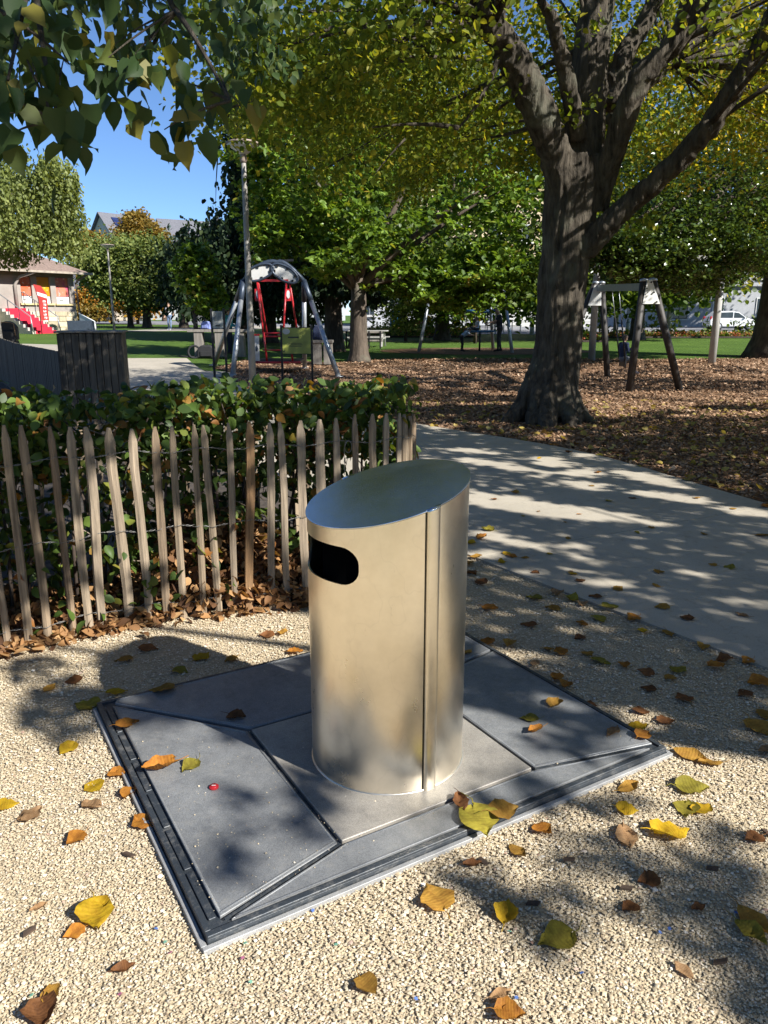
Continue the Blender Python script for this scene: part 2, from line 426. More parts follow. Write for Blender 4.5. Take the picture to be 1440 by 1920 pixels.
gs = stones('gravel_stones', SX, SY, SS * .2 + rng.uniform(-.001, .002, len(SX)), SS, M_stone, rng, None, .42)
tag(gs, 'loose pale gravel stones covering the ground', 'gravel', kind='stuff')
# grit lying on the plate
N = 900; u = np.where(rng.random(N) < .75, rng.uniform(-.86, -.1, N), rng.uniform(-.86, .84, N)); v = rng.uniform(-.66, .66, N); k = (rng.random(N) < np.clip(.9 - (v + .6) * .8, .1, 1)); u, v = u[k], v[k]
gX = PLATE_C.x + u * math.cos(PLATE_A) - v * math.sin(PLATE_A); gY = PLATE_C.y + u * math.sin(PLATE_A) + v * math.cos(PLATE_A)
gsz = rng.uniform(.0012, .0028, len(gX)) * (1 + 1.0 * (rng.random(len(gX)) > .92))
tag(stones('grit', gX, gY, .0385 + gsz * .3, gsz, M_stone, rng), 'scattered grit lying on the grey steel plate', 'grit', kind='stuff')

CHIP = np.array([(-.5, -.28, 0), (0, -.34, .14), (.5, -.2, 0), (.5, .25, .05), (0, .33, .18), (-.5, .3, .02)])
CF = np.array([(0, 1, 4, 5), (1, 2, 3, 4)])
def chips(name, X, Y, size, mat, g, lift=.012, tilt=.35, parent=None):
    N = len(X); yaw = g.uniform(0, 6.283, N); c, s = np.cos(yaw), np.sin(yaw)
    P = CHIP[None] * size[:, None, None] * g.uniform(.65, 1.3, (N, 1, 3)) + g.normal(0, .06, (N, 6, 3)) * size[:, None, None]
    P[:, :, 2] += P[:, :, 0] * g.normal(0, tilt, (N, 1)) + P[:, :, 1] * g.normal(0, tilt, (N, 1))
    Q = P.copy(); Q[:, :, 0] = P[:, :, 0] * c[:, None] - P[:, :, 1] * s[:, None]; Q[:, :, 1] = P[:, :, 0] * s[:, None] + P[:, :, 1] * c[:, None]
    Q += np.stack([X, Y, zg(X, Y) + lift * g.uniform(.3, 1.2, N)], 1)[:, None, :]
    F = (CF[None] + (np.arange(N) * 6)[:, None, None]).reshape(-1, 4)
    return link(name, np_mesh(name, Q.reshape(-1, 3), F, mat, np.repeat(g.random(N), 6)), parent)
M_chip = rnd_mat('wood_chip', [(0, (.10, .06, .035)), (.3, (.22, .13, .076)), (.7, (.33, .205, .125)), (.93, (.42, .275, .17)), (1, (.50, .36, .25))], .85)
CX, CY, CS = [], [], []
for (ya, yb, dens, s0, s1) in ((6, 10, 440, .022, .054), (10, 15, 330, .025, .06), (15, 21, 170, .034, .07), (21, 29, 70, .05, .09)):
    w = .56 * yb + 1; N = int(2 * w * (yb - ya) * dens); X = rng.uniform(-w, w, N); Y = rng.uniform(ya, yb, N)
    k = inside(MULCH, X, Y); CX.append(X[k]); CY.append(Y[k]); CS.append(rng.uniform(s0, s1, k.sum()))
CX, CY, CS = map(np.concatenate, (CX, CY, CS))
tag(chips('wood_chips', CX, CY, CS, M_chip, rng), 'loose brown wood chips and dry leaves under the big tree', 'wood chips', kind='stuff')
# ------------------------------------------------------------ leaf generator
def _leaf_shape(kind):
    if kind == 'tiny':      # two folded quads
        P = [(0, 0, 0), (.3, .36, .09), (.72, .27, .07), (1, 0, -.04), (.72, -.27, .07), (.3, -.36, .09)]
        return np.array(P), np.array([(0, 1, 2, 3), (0, 3, 4, 5)])
    if kind == 'needle':
        P = [(0, -.07, 0), (0, .07, 0), (1, .05, -.12), (1, -.05, -.12)]
        return np.array(P), np.array([(0, 1, 2, 3)])
    if kind == 'fine':      # large leaf seen close: many rows, toothed edge, pointed tip
        P, T = [(0.04, 0, 0)], []; nr = 9
        for i in range(1, nr):
            t = i / nr; w = .47 * math.sin(math.pi * t ** .72) ** .8 * (1 - .35 * t) * (1.0 if i % 2 else .95); z = -.16 * (t - .25) ** 2; dx = -.09 if i == 1 else 0
            P += [(t + dx, w, z + w * .22), (t, w * .5, z + w * .13), (t, 0, z), (t, -w * .5, z + w * .13), (t + dx, -w, z + w * .22)]
        P.append((1.06, .02, -.2)); e = len(P) - 1
        for c in range(4): T += [(0, 2 + c, 1 + c), (e, e - 5 + c, e - 4 + c)]
        for i in range(nr - 2):
            for c in range(4): a = 1 + i * 5 + c; T += [(a, a + 1, a + 6), (a, a + 6, a + 5)]
        return np.array(P), np.array(T)
    rows = {'ovate': [(.18, .27), (.45, .36), (.75, .24)], 'heart': [(.10, .34), (.36, .47), (.72, .28)], 'long': [(.25, .13), (.55, .19), (.8, .13)]}[kind]
    P = [(0, 0, 0)]
    if kind == 'heart': P = [(.05, 0, 0)]
    for i, (t, w) in enumerate(rows):
        z = -.10 * (t - .3) ** 2 * 2; dx = -.10 if (kind == 'heart' and i == 0) else 0
        P += [(t + dx, w, z + w * .28), (t, 0, z), (t + dx, -w, z + w * .28)]
    P.append((1, 0, -.14))
    T = [(0, 2, 1), (0, 3, 2), (1, 2, 5), (1, 5, 4), (2, 3, 6), (2, 6, 5), (4, 5, 8), (4, 8, 7), (5, 6, 9), (5, 9, 8), (7, 8, 10), (8, 9, 10)]
    return np.array(P), np.array(T)
LS = {k: _leaf_shape(k) for k in ('tiny', 'needle', 'ovate', 'heart', 'long', 'fine')}
def leaf_cloud(name, P, size, mat, g, parent=None, shape='tiny', up=.6, droop=.3, rnd=None, dirs=None):
    """one foliage mesh: every leaf its own folded blade"""
    N = len(P); S, T = LS[shape]
    n = g.normal(size=(N, 3)); n[:, 2] = abs(n[:, 2]) * .6 + up; n /= np.linalg.norm(n, axis=1)[:, None]
    a = g.normal(size=(N, 3)) if dirs is None else dirs + g.normal(0, .35, (N, 3)); a[:, 2] -= droop
    a -= n * (a * n).sum(1)[:, None]; a /= np.linalg.norm(a, axis=1)[:, None] + 1e-9
    b = np.cross(n, a)
    sz = np.broadcast_to(size, (N,))[:, None, None]
    V = P[:, None, :] + sz * (S[None, :, :1] * a[:, None] + S[None, :, 1:2] * b[:, None] * g.uniform(.8, 1.1, (N, 1, 1)) + S[None, :, 2:3] * n[:, None] * g.uniform(.2, 1.8, (N, 1, 1)))
    F = (T[None] + (np.arange(N) * len(S))[:, None, None]).reshape(-1, T.shape[1])
    if rnd is None: rnd = g.random(N)
    return link(name, np_mesh(name, V.reshape(-1, 3), F, mat, np.repeat(rnd, len(S)), smooth=shape in ('fine', 'ovate', 'heart')), parent)

# ------------------------------------------------------------ metals
def make_steel(name, base, rough, streak=(1, 1, .06), ani=.5, dirt=.35):
    m, n, l, b = new_mat(name)
    f = noise_fac(n, l, 160, 4, streak); g = noise_fac(n, l, 5, 6, (1, 1, .6), .7); s = noise_fac(n, l, 34, 7, (1, 1, .55), .78)
    c = ramp(n, l, g, [(.3, tuple(k * .9 for k in base)), (.7, base)])
    k_ = noise_fac(n, l, 9, 2, (1, 1, .7), .5); c = mixc(n, l, 1.0, c, ramp(n, l, k_, [(.485, (1, 1, 1)), (.5, (1 - dirt * .13,) * 3), (.515, (1, 1, 1))]), 'MULTIPLY')
    k2 = noise_fac(n, l, 2.6, 5, rough=.7); c = mixc(n, l, 1.0, c, ramp(n, l, k2, [(.35, (.86, .85, .83)), (.6, (1, 1, 1))]), 'MULTIPLY')
    c = mixc(n, l, 1.0, c, ramp(n, l, s, [(.22, (1 - dirt, 1 - dirt, 1 - dirt)), (.36, (1, 1, 1))]), 'MULTIPLY')
    l.new(c, b.inputs['Base Color']); b.inputs['Metallic'].default_value = 1.0
    r = n.new('ShaderNodeMapRange'); r.inputs[1].default_value = .3; r.inputs[2].default_value = .7
    r.inputs[3].default_value = rough * .85; r.inputs[4].default_value = rough * 1.2
    l.new(g, r.inputs[0]); l.new(r.outputs[0], b.inputs['Roughness'])
    b.inputs['Anisotropic'].default_value = ani
    bump(n, l, b, f, .03, .001)
    return m
M_steel = make_steel('brushed_steel', (.98, .905, .77), .30)
M_lid = make_steel('lid_steel', (.78, .80, .83), .22, (1, 1, 1), .0, .8)
M_post = make_steel('post_steel', (.95, .875, .74), .34)
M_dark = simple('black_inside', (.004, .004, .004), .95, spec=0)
M_wire = simple('wire', (.20, .195, .185), .5, .8, .2, 40)
def make_plate_mat(name, base, rough):
    m, n, l, b = new_mat(name)
    g = noise_fac(n, l, 3.2, 6, rough=.7); s = noise_fac(n, l, 420, 2); d = noise_fac(n, l, 26, 6, rough=.75)
    c = ramp(n, l, g, [(.3, tuple(k * .78 for k in base)), (.7, tuple(k * 1.2 for k in base))])
    c = mixc(n, l, 1.0, c, ramp(n, l, s, [(.35, (.68, .68, .68)), (.6, (1.18, 1.18, 1.16))]), 'MULTIPLY')
    c = mixc(n, l, ramp(n, l, d, [(.50, (0, 0, 0)), (.72, (.5, .5, .5))]), c, (.30, .285, .26))
    d2 = noise_fac(n, l, 9, 7, rough=.8); c = mixc(n, l, 1.0, c, ramp(n, l, d2, [(.3, (.72, .73, .75)), (.5, (1, 1, 1)), (.75, (1.18, 1.17, 1.15))]), 'MULTIPLY')
    l.new(c, b.inputs['Base Color']); b.inputs['Roughness'].default_value = rough; b.inputs['Metallic'].default_value = .25
    bump(n, l, b, s, .22, .001)
    return m
M_panel = make_plate_mat('rough_grey_panel', (.225, .231, .238), .5)
M_centre = make_plate_mat('centre_panel', (.35, .322, .285), .52)
M_frame = make_plate_mat('dark_frame', (.042, .05, .06), .42)
M_flange = make_plate_mat('galvanised_flange', (.36, .36, .36), .5)

# ------------------------------------------------------------ the plate in the ground
plate = thing('access_plate', 'dark grey rectangular steel plate set in the gravel under the litter bin', 'plate', PLATE_C, PLATE_A)
plate.scale.z = .62
U0, U1, V0, V1 = -.90, .875, -.735, .72
mb = MB(); mb.box(((U0 + U1) / 2, (V0 + V1) / 2, .02), (U1 - U0, V1 - V0, .046)); mb.build('tray', M_frame, plate, .003)
for (a, b, c, d) in ((U0 - .016, U1 + .016, V0 - .018, V0 - .002), (U0 - .016, U1 + .016, V1 + .002, V1 + .018), (U0 - .018, U0 - .002, V0 - .002, V1 + .002), (U1 + .002, U1 + .018, V0 - .002, V1 + .002)):
    MB().box(((a + b) / 2, (c + d) / 2, .006), (b - a, d - c, .03)).build('flange', M_flange, plate, .002)
for (a, b, c, d) in ((U0, U1, V0, V0 + .020), (U0, U1, V1 - .016, V1), (U0, U0 + .018, V0 + .021, V1 - .017), (U1 - .018, U1, V0 + .021, V1 - .017)):
    MB().box(((a + b) / 2, (c + d) / 2, .048), (b - a, d - c, .018)).build('rim', M_frame, plate, .003)
# segmented channel along the short side
n_ch = 6
for k in range(n_ch):
    L = (V1 - V0 - .12) / n_ch; a = V0 + .05 + k * L
    MB().box((U0 + .034, a + L / 2, .047), (.022, L - .018, .012)).build('channel_segment', M_frame, plate, .003)
def panel(name, poly, z0, z1, mat, lip=None):
    o = MB().prism(poly, z0, z1).build(name, mat, plate, .004, 2)
    return o
g = .010
panels = [
    [(U0 + .052, .655), (-.43 - g, .18), (-.43 - g, -.585), (U0 + .052, -.685)],
    [(U0 + .075, -.708), (-.43, -.59 - g), (.345, -.59 - g), (U1 - .06, -.708)],
    [(.345 + g, -.59), (U1 - .028, -.690), (U1 - .028, .268), (.345 + g, .175)],
    [(U0 + .065, .672), (-.425, .18 + g), (.34, .18 + g), (U1 - .028, .288), (U1 - .028, V1 - .026), (U0 + .075, V1 - .026)],
]
for p in panels:
    panel('panel', p, .030, .0605, M_panel)
    c = np.mean(p, 0)
    # raised border bead of each panel
    mbp = MB()
    pts = [np.array(q) + (c - np.array(q)) / np.linalg.norm(c - np.array(q)) * .014 for q in p]
    for i in range(len(pts)):
        a, b = pts[i], pts[(i + 1) % len(pts)]
        mbp.tube([(*a, .0600), (*b, .0600)], .0042, 6, 0)
    mbp.build('edge_bead', M_panel, plate)
panel('centre_panel', [(-.425, -.585), (.34, -.585), (.34, .175), (-.425, .175)], .030, .066, M_centre)
for pts in (([(-.43 - g / 2, -.59, 0), (U0 + .06, -.70, 0)],), ([(.345 + g / 2, -.59, 0), (U1 - .04, -.70, 0)],)):
    a, b = pts[0]
    MB().beam((a[0], a[1], .058), (b[0], b[1], .058), .006, .008).build('joint_strip', M_frame, plate)

# ------------------------------------------------------------ the litter bin
BC = Vector((.012, 2.53, 0)); BR = .276; ZB = .0405; FA = PLATE_A + math.pi
lb = thing('litter_bin', 'tall cylindrical stainless steel litter bin with slanted lid and dark slot', 'bin', BC, PLATE_A)
# local frame: front looks to -x, lid rises towards +x
def ztop(x, r=0): return 1.0275 + .2627 * x
def shell(name, R_, zb, zfun, thick, n=144):
    vs_, fs = [], []
    for rr in (R_, R_ - thick):
        for z_ in (0, 1):
            for k in range(n):
                a = 2 * math.pi * k / n; x, y = rr * math.cos(a), rr * math.sin(a)
                vs_.append((x, y, zb if z_ == 0 else zfun(x)))
    for k in range(n):
        q = (k + 1) % n
        fs += [(k, q, n + q, n + k), (2 * n + q, 2 * n + k, 3 * n + k, 3 * n + q), (n + k, n + q, 3 * n + q, 3 * n + k), (q, k, 2 * n + k, 2 * n + q)]
    me = bpy.data.meshes.new(name); me.from_pydata(vs_, [], fs); me.update(); return me
body_me = shell('body', BR, ZB, lambda x: ztop(x) - .004, .006)
body_tmp = link('body_tmp', body_me)
# rounded slot cut through the front
W, zl, zh, rr = 40, .775, .90, .052
prof = []
hw = BR * math.sin(R(40))
for (cx_, cz_, a0) in ((hw - rr, zh - rr, 0), (-hw + rr, zh - rr, 90), (-hw + rr, zl + rr, 180), (hw - rr, zl + rr, 270)):
    for q in range(7): a = R(a0 + 90 * q / 6); prof.append((cx_ + rr * math.cos(a), cz_ + rr * math.sin(a)))
cut = MB().prism(prof, -.4, -.05, 'x'); cut_o = cut.build('cut', M_dark)
md = body_tmp.modifiers.new('b', 'BOOLEAN'); md.operation = 'DIFFERENCE'; md.object = cut_o; md.solver = 'EXACT'
dg = bpy.context.evaluated_depsgraph_get()
me = bpy.data.meshes.new_from_object(body_tmp.evaluated_get(dg), depsgraph=dg)
bpy.data.objects.remove(body_tmp); bpy.data.objects.remove(cut_o)
me.materials.clear(); me.materials.append(M_steel)
for p in me.polygons: p.use_smooth = True
try: me.set_sharp_from_angle(angle=R(40))
except Exception: pass
me.name = 'body'; body = link('body', me, lb)
# slanted lid: a thin sheet with a rounded rim just over the body
vs_, fs = [], []; n = 144
rings = [(BR - .02, -.004), (BR + .003, -.004), (BR + .0042, -.002), (BR + .0042, .001), (BR + .003, .0022), (BR + .0028, .00221), (.0, .0045)]
for (r_, dz) in rings:
    for k in range(n):
        a = 2 * math.pi * k / n; x, y = r_ * math.cos(a), r_ * math.sin(a)
        vs_.append((x, y, ztop(x) + dz))
for i in range(len(rings) - 1):
    for k in range(n): a, b = i * n + k, i * n + (k + 1) % n; fs.append((a, b, b + n, a + n))
mbl = MB().add(vs_, fs, 0, True); mbl.sm = [q < 4 * n for q in range(len(fs))]; mbl.build('lid', M_lid, lb)
# band over the slot
vs_, fs = [], []; ks = 48
for zi in range(2):
    for k in range(ks + 1):
        a = math.pi + R(-78 + 156 * k / ks); x, y = (BR + .002) * math.cos(a), (BR + .002) * math.sin(a)
        vs_.append((x, y, (ztop(x) - .008) if zi else .918 + .05 * (abs(k - ks / 2) / (ks / 2)) ** 3))
fs = [(k, k + 1, ks + 2 + k, ks + 1 + k) for k in range(ks)]
# half-round posts at both sides
for sgn in (-1, 1):
    pp = []
    for x_, h_ in ((.0240, -.003), (.0238, .004), (.0225, .0075), (.019, .0100), (.012, .0112), (0, .0116), (-.012, .0112), (-.019, .0100), (-.0225, .0075), (-.0238, .004), (-.0240, -.003)):
        pp.append((x_, sgn * (math.sqrt(BR * BR - x_ * x_) + h_)))
    vs_ = [(x, y, ZB) for x, y in pp] + [(x, y, ztop(x) - .004) for x, y in pp]; k = len(pp)
    fs = [(i, i + 1, k + i + 1, k + i) for i in range(k - 1)] + [tuple(range(k, 2 * k))]
    MB().add(vs_, fs, 0, True).build('side_post', M_post, lb).data.set_sharp_from_angle(angle=R(38))
    MB().box((-.0265, sgn * (BR - .0012), (ZB + ztop(0)) / 2), (.0022, .004, ztop(0) - ZB - .01)).build('door_seam', M_dark, lb)
    vs_ = [(x, y, ztop(x) - .003) for x, y in pp] + [(x, y, ztop(x) + .003) for x, y in pp]
    fs = [(i, i + 1, k + i + 1, k + i) for i in range(k - 1)] + [tuple(range(k, 2 * k))]
    MB().add([(x * 1.05, y + sgn * .001, z) for x, y, z in vs_], fs, 0, True).build('post_cap', M_lid, lb)
mb = MB(); mb.lathe([(.225, ZB), (.225, .93)], n=64); mb.build('liner', M_dark, lb)
mb = MB(); mb.lathe([(BR + .004, ZB - .002), (BR + .004, ZB + .003), (BR - .002, ZB + .005)], n=96); mb.build('base_ring', M_steel, lb)

# ------------------------------------------------------------ chestnut paling fence
FENCE = np.array([(-3.2, 2.38), (-2.5, 2.95), (-1.87, 3.46), (-1.41, 3.80), (-.86, 3.98), (-.49, 4.1), (0.0, 4.26), (.16, 4.42), (.18, 4.6), (.12, 4.9), (.0, 5.3), (-.25, 5.75)])
FL = np.r_[0, np.cumsum(np.hypot(*np.diff(FENCE, axis=0).T))]
def fpt(s): return np.array([np.interp(s, FL, FENCE[:, 0]), np.interp(s, FL, FENCE[:, 1])])
M_picket = obj_rnd_mat('split_chestnut', [(0, (.25, .18, .12)), (.35, (.33, .255, .175)), (.7, (.40, .32, .235)), (.93, (.28, .205, .14)), (1, (.40, .235, .115))], .85, (1, 1, .05), 45, .9, 110, .28)
def picket_mesh(k):
    g_ = np.random.default_rng(100 + k); L = 1.0
    n = 7; w = g_.uniform(.021, .029); t = g_.uniform(.014, .02)
    base = [(math.cos(2 * math.pi * i / n) * w * g_.uniform(.82, 1.1), math.sin(2 * math.pi * i / n) * t * g_.uniform(.75, 1.2)) for i in range(n)]
    zs = [0, .06, .2, .35, .5, .65, .8, .9, .935, .965, .99, 1.0]; bx, by, ph = g_.normal(0, .008), g_.normal(0, .006), g_.uniform(0, 6)
    vs_, fs = [], []
    for z in zs:
        s = 1 if z < .93 else {.935: .95, .965: .72, .99: .45, 1.0: .36}[z]
        ox = bx * math.sin(z * 4 + ph) + g_.normal(0, .0012); oy = by * math.sin(z * 5 + ph)
        sx = g_.uniform(.93, 1.07)
        for (x, y) in base: vs_.append((x * s * sx + ox, y * (s * .5 + .5) * sx + oy, z * L))
    for i in range(len(zs) - 1):
        for q in range(n): a, b = i * n + q, i * n + (q + 1) % n; fs.append((a, b, b + n, a + n))
    fs.append(tuple(range((len(zs) - 1) * n, len(zs) * n))); fs.append(tuple(range(n - 1, -1, -1)))
    me = MB().add(vs_, fs).mesh('picket', [M_picket]); return me
PK = [picket_mesh(k) for k in range(12)]
pos = [(1.83, 1.116), (1.921, 1.108), (2.045, 1.09), (2.131, 1.083), (2.212, 1.076), (2.328, 1.061), (2.43, 1.056), (2.525, 1.06), (2.615, 1.056), (2.719, 1.06), (2.805, 1.056), (2.909, 1.063), (2.99, 1.065), (3.114, 1.057), (3.206, 1.06), (3.308, 1.058), (3.405, 1.06), (3.507, 1.065), (3.605, 1.078), (3.703, 1.081), (3.789, 1.079), (3.885, 1.07)]
fs_ = [(1.73 - .1 * k + .01 * math.sin(k * 3), 1.08) for k in range(16)][::-1] + pos + [(3.955, 1.06), (4.02, 1.045), (4.085, 1.05)]
def build_fence(name, label, items, curve, yoff=0):
    t = thing(name, label, 'fence', (*curve(items[len(items) // 2][0]), 0))
    o0 = np.array([*t.location[:2]])
    q = []
    for i, (s, h) in enumerate(items):
        p = curve(s); d = curve(s + .02) - curve(s - .02); a = math.atan2(d[1], d[0])
        o = link('picket', PK[random.randrange(12)], t)
        o.location = (p[0] - o0[0], p[1] - o0[1], -.02); o.scale = (random.uniform(.72, 1.02), random.uniform(.8, 1.1), h + .02)
        o.rotation_euler = (random.gauss(0, .012), random.gauss(0, .014), a + random.gauss(0, .15))
        q.append((p - o0, a))
    for wz in (.93, .52, .10):
        for sg in (1, -1):
            pts = []
            for i in range(len(q)):
                p, a = q[i]; nrm = np.array([math.sin(a), -math.cos(a)]); z = wz + .012 * math.sin(i * 1.7 + wz * 9)
                e = sg * (1 if i % 2 else -1)
                pts.append((*(p + nrm * .021 * e), z + .003 * e))
                if i < len(q) - 1:
                    p2, a2 = q[i + 1]; tt = (p2 - p) / max(np.linalg.norm(p2 - p), 1e-6); L = np.linalg.norm(p2 - p)
                    z2 = wz + .012 * math.sin((i + 1) * 1.7 + wz * 9)
                    for k in range(1, 6):
                        f = k / 6; c = p + tt * L * f; off = math.cos(math.pi * f * 3) * .0035 * e if .2 < f < .8 else .012 * e * math.cos(math.pi * f)
                        pts.append((*(c + nrm * off), z + (z2 - z) * f + math.sin(math.pi * f * 3) * .0035 * e))
            MB().tube(pts, .0016, 5).build('wire', M_wire, t, fixn=False)
    return t
fence = build_fence('paling_fence', 'split chestnut paling fence wired together in front of the hedge', fs_, fpt)
# wire end twisted into a loose loop
lp = fpt(3.55) - np.array(fence.location[:2]); nrm = np.array([.3, -.95])
loop = [(lp[0] + .02 * math.sin(k * .55) + .01, lp[1] - .03, .93 + .035 * math.cos(k * .55) - .02) for k in range(12)] + [(lp[0] - .012, lp[1] - .03, .9 - .03 * k) for k in range(6)]
MB().tube(loop, .0016, 5).build('wire_end', M_wire, fence)
BACKF = np.array([(-4.2, 4.1), (-2.6, 5.1), (-1.2, 5.55), (-.4, 5.8), (-.2, 5.85)]); BL_ = np.r_[0, np.cumsum(np.hypot(*np.diff(BACKF, axis=0).T))]
bpt = lambda s: np.array([np.interp(s, BL_, BACKF[:, 0]), np.interp(s, BL_, BACKF[:, 1])])
build_fence('paling_fence', 'split chestnut paling fence behind the hedge', [(.1 + .1 * k, .98 + .03 * math.sin(k * 1.9)) for k in range(42)], bpt)

# ------------------------------------------------------------ beech hedge with dry leaves under it
M_hedge = leaf_mat('hedge_leaf', [(0, (.03, .055, .014)), (.4, (.07, .12, .022)), (.75, (.125, .19, .035)), (.87, (.19, .20, .035)), (.91, (.28, .16, .03)), (.96, (.32, .14, .035)), (1, (.22, .09, .03))], .5, .3)
M_dry = leaf_mat('dry_leaf', [(0, (.07, .034, .018)), (.35, (.19, .095, .042)), (.7, (.33, .175, .07)), (1, (.46, .28, .13))], .7, .15, .2)
M_stem = simple('hedge_stem', (.07, .05, .038), .8, 0, .4, 30)
M_pstem = simple('pale_twig', (.19, .15, .11), .8, 0, .4, 30)
hedge = thing('beech_hedge', 'clipped beech hedge with green and rusty leaves behind the paling fence', 'hedge', (-1.4, 4.5, 0))
ho = np.array([-1.4, 4.5, 0])
HEDGE = np.array([(-3.2, 2.38), (-2.5, 2.95), (-1.87, 3.46), (-1.41, 3.80), (-.86, 3.98), (-.49, 4.1), (0.0, 4.24), (.6, 4.42)]); HLn = np.r_[0, np.cumsum(np.hypot(*np.diff(HEDGE, axis=0).T))]
def hcv(s): return np.array([np.interp(s, HLn, HEDGE[:, 0]), np.interp(s, HLn, HEDGE[:, 1])])
def hpt(s, off):
    p = hcv(s); d = hcv(s + .05) - hcv(s - .05); d /= np.linalg.norm(d, axis=0)
    return p + np.array([-d[1], d[0]]) * off
gH = np.random.default_rng(21)
def hedge_points(N, z0, z1, zpow=1.0, o0=.13, o1=.85, s0=.0, s1=4.03):
    s = gH.uniform(s0, s1, N); off = gH.uniform(o0, o1, N); z = z0 + (z1 - z0) * gH.random(N) ** zpow
    P = np.empty((N, 3))
    for i in range(N): P[i, :2] = hpt(s[i], off[i])
    P[:, 2] = z
    return P
P1 = hedge_points(9600, .80, 1.24, .75)
nz = np.array([mnoise.noise((p[0] * 5, p[1] * 5, p[2] * 6)) for p in P1]); P1 = P1[nz > -.22]
top = 1.22 + .035 * np.sin(P1[:, 0] * 5) + .02 * np.sin(P1[:, 0] * 17)
P1 = P1[P1[:, 2] < top]
P2 = hedge_points(6800, .15, .86, .8, .12, .85)
nz = np.array([mnoise.noise((p[0] * 4, p[1] * 4, p[2] * 4 + 7)) for p in P2]); P2 = P2[nz > -.12]
P3 = hedge_points(520, .04, .5, 1.0, -.045, .08)
nz = np.array([mnoise.noise((p[0] * 4, p[1] * 4, p[2] * 4 + 17)) for p in P3]); P3 = P3[nz > .1]
PP = np.concatenate([P1, P2, P3])
leaf_cloud('foliage', PP - ho, gH.uniform(.045, .085, len(PP)), M_hedge, gH, hedge, 'ovate', .35, .35)
mbs = MB(); mbp = MB()
for k in range(46):
    s = .1 + k * .083 + random.uniform(-.03, .03); a = hpt(s, random.uniform(.25, .55)); b = hpt(s + random.uniform(-.08, .08), random.uniform(.2, .7)); c = hpt(s + random.uniform(-.15, .15), random.uniform(.15, .8))
    mbs.tube([Vector((*a, 0)) - Vector(ho), Vector((*((a + b) / 2 + random.uniform(-.02, .02)), .4)) - Vector(ho), Vector((*b, .75)) - Vector(ho), Vector((*c, 1.15)) - Vector(ho)], [.012, .010, .007, .003], 6)
for k in range(230):
    s = random.uniform(0, 3.85); z = random.uniform(.25, 1.15); a = hpt(s, random.uniform(.1, .6)); b = hpt(s + random.uniform(-.22, .22), random.uniform(.05, .85)); m_ = (a + b) / 2 + np.array([random.uniform(-.03, .03), random.uniform(-.03, .03)])
    (mbp if k % 2 else mbs).tube([Vector((*a, z)) - Vector(ho), Vector((*m_, z + random.uniform(-.03, .08))) - Vector(ho), Vector((*b, z + random.uniform(-.1, .2))) - Vector(ho)], [.0035, .0025, .0012], 5)
mbs.build('stem', M_stem, hedge, fixn=False)['kind'] = 'stuff'; mbp.build('twig', M_pstem, hedge, fixn=False)['kind'] = 'stuff'
# heap of dry leaves
N = 11000; s = gH.uniform(.3, 3.9, N); off = gH.uniform(-.03, .62, N) ** 1
X0 = np.interp(s, FL, FENCE[:, 0])
hmax = .03 + .56 * np.exp(-((X0 + .88) / .36) ** 2) + .26 * np.exp(-((X0 + .2) / .22) ** 2) + .10 * np.exp(-((X0 + 1.7) / .25) ** 2) + .05 * np.sin(X0 * 9)
hmax = np.clip(hmax, .04, 1) * np.clip(.35 + off * 3, 0, 1)
P = np.empty((N, 3))
for i in range(N): P[i, :2] = hpt(s[i], off[i])
P[:, 2] = hmax * gH.random(N) ** .5
tag(leaf_cloud('dry_leaf_heap', P, gH.uniform(.04, .075, N), M_dry, gH, None, 'ovate', .5, .1), 'heap of dry orange brown leaves caught under the hedge', 'leaf litter', kind='stuff')
N = 420; s = gH.uniform(.3, 3.85, N); off = -.01 - abs(gH.normal(0, .045, N)); P = np.empty((N, 3))
for i in range(N): P[i, :2] = hpt(s[i], off[i])
P[:, 2] = gH.uniform(.005, .03, N)
tag(leaf_cloud('dry_leaf_drift', P, gH.uniform(.04, .08, N), M_dry, gH, None, 'ovate', 1.2, .0), 'drift of brown leaves along the foot of the paling fence', 'leaf litter', kind='stuff')
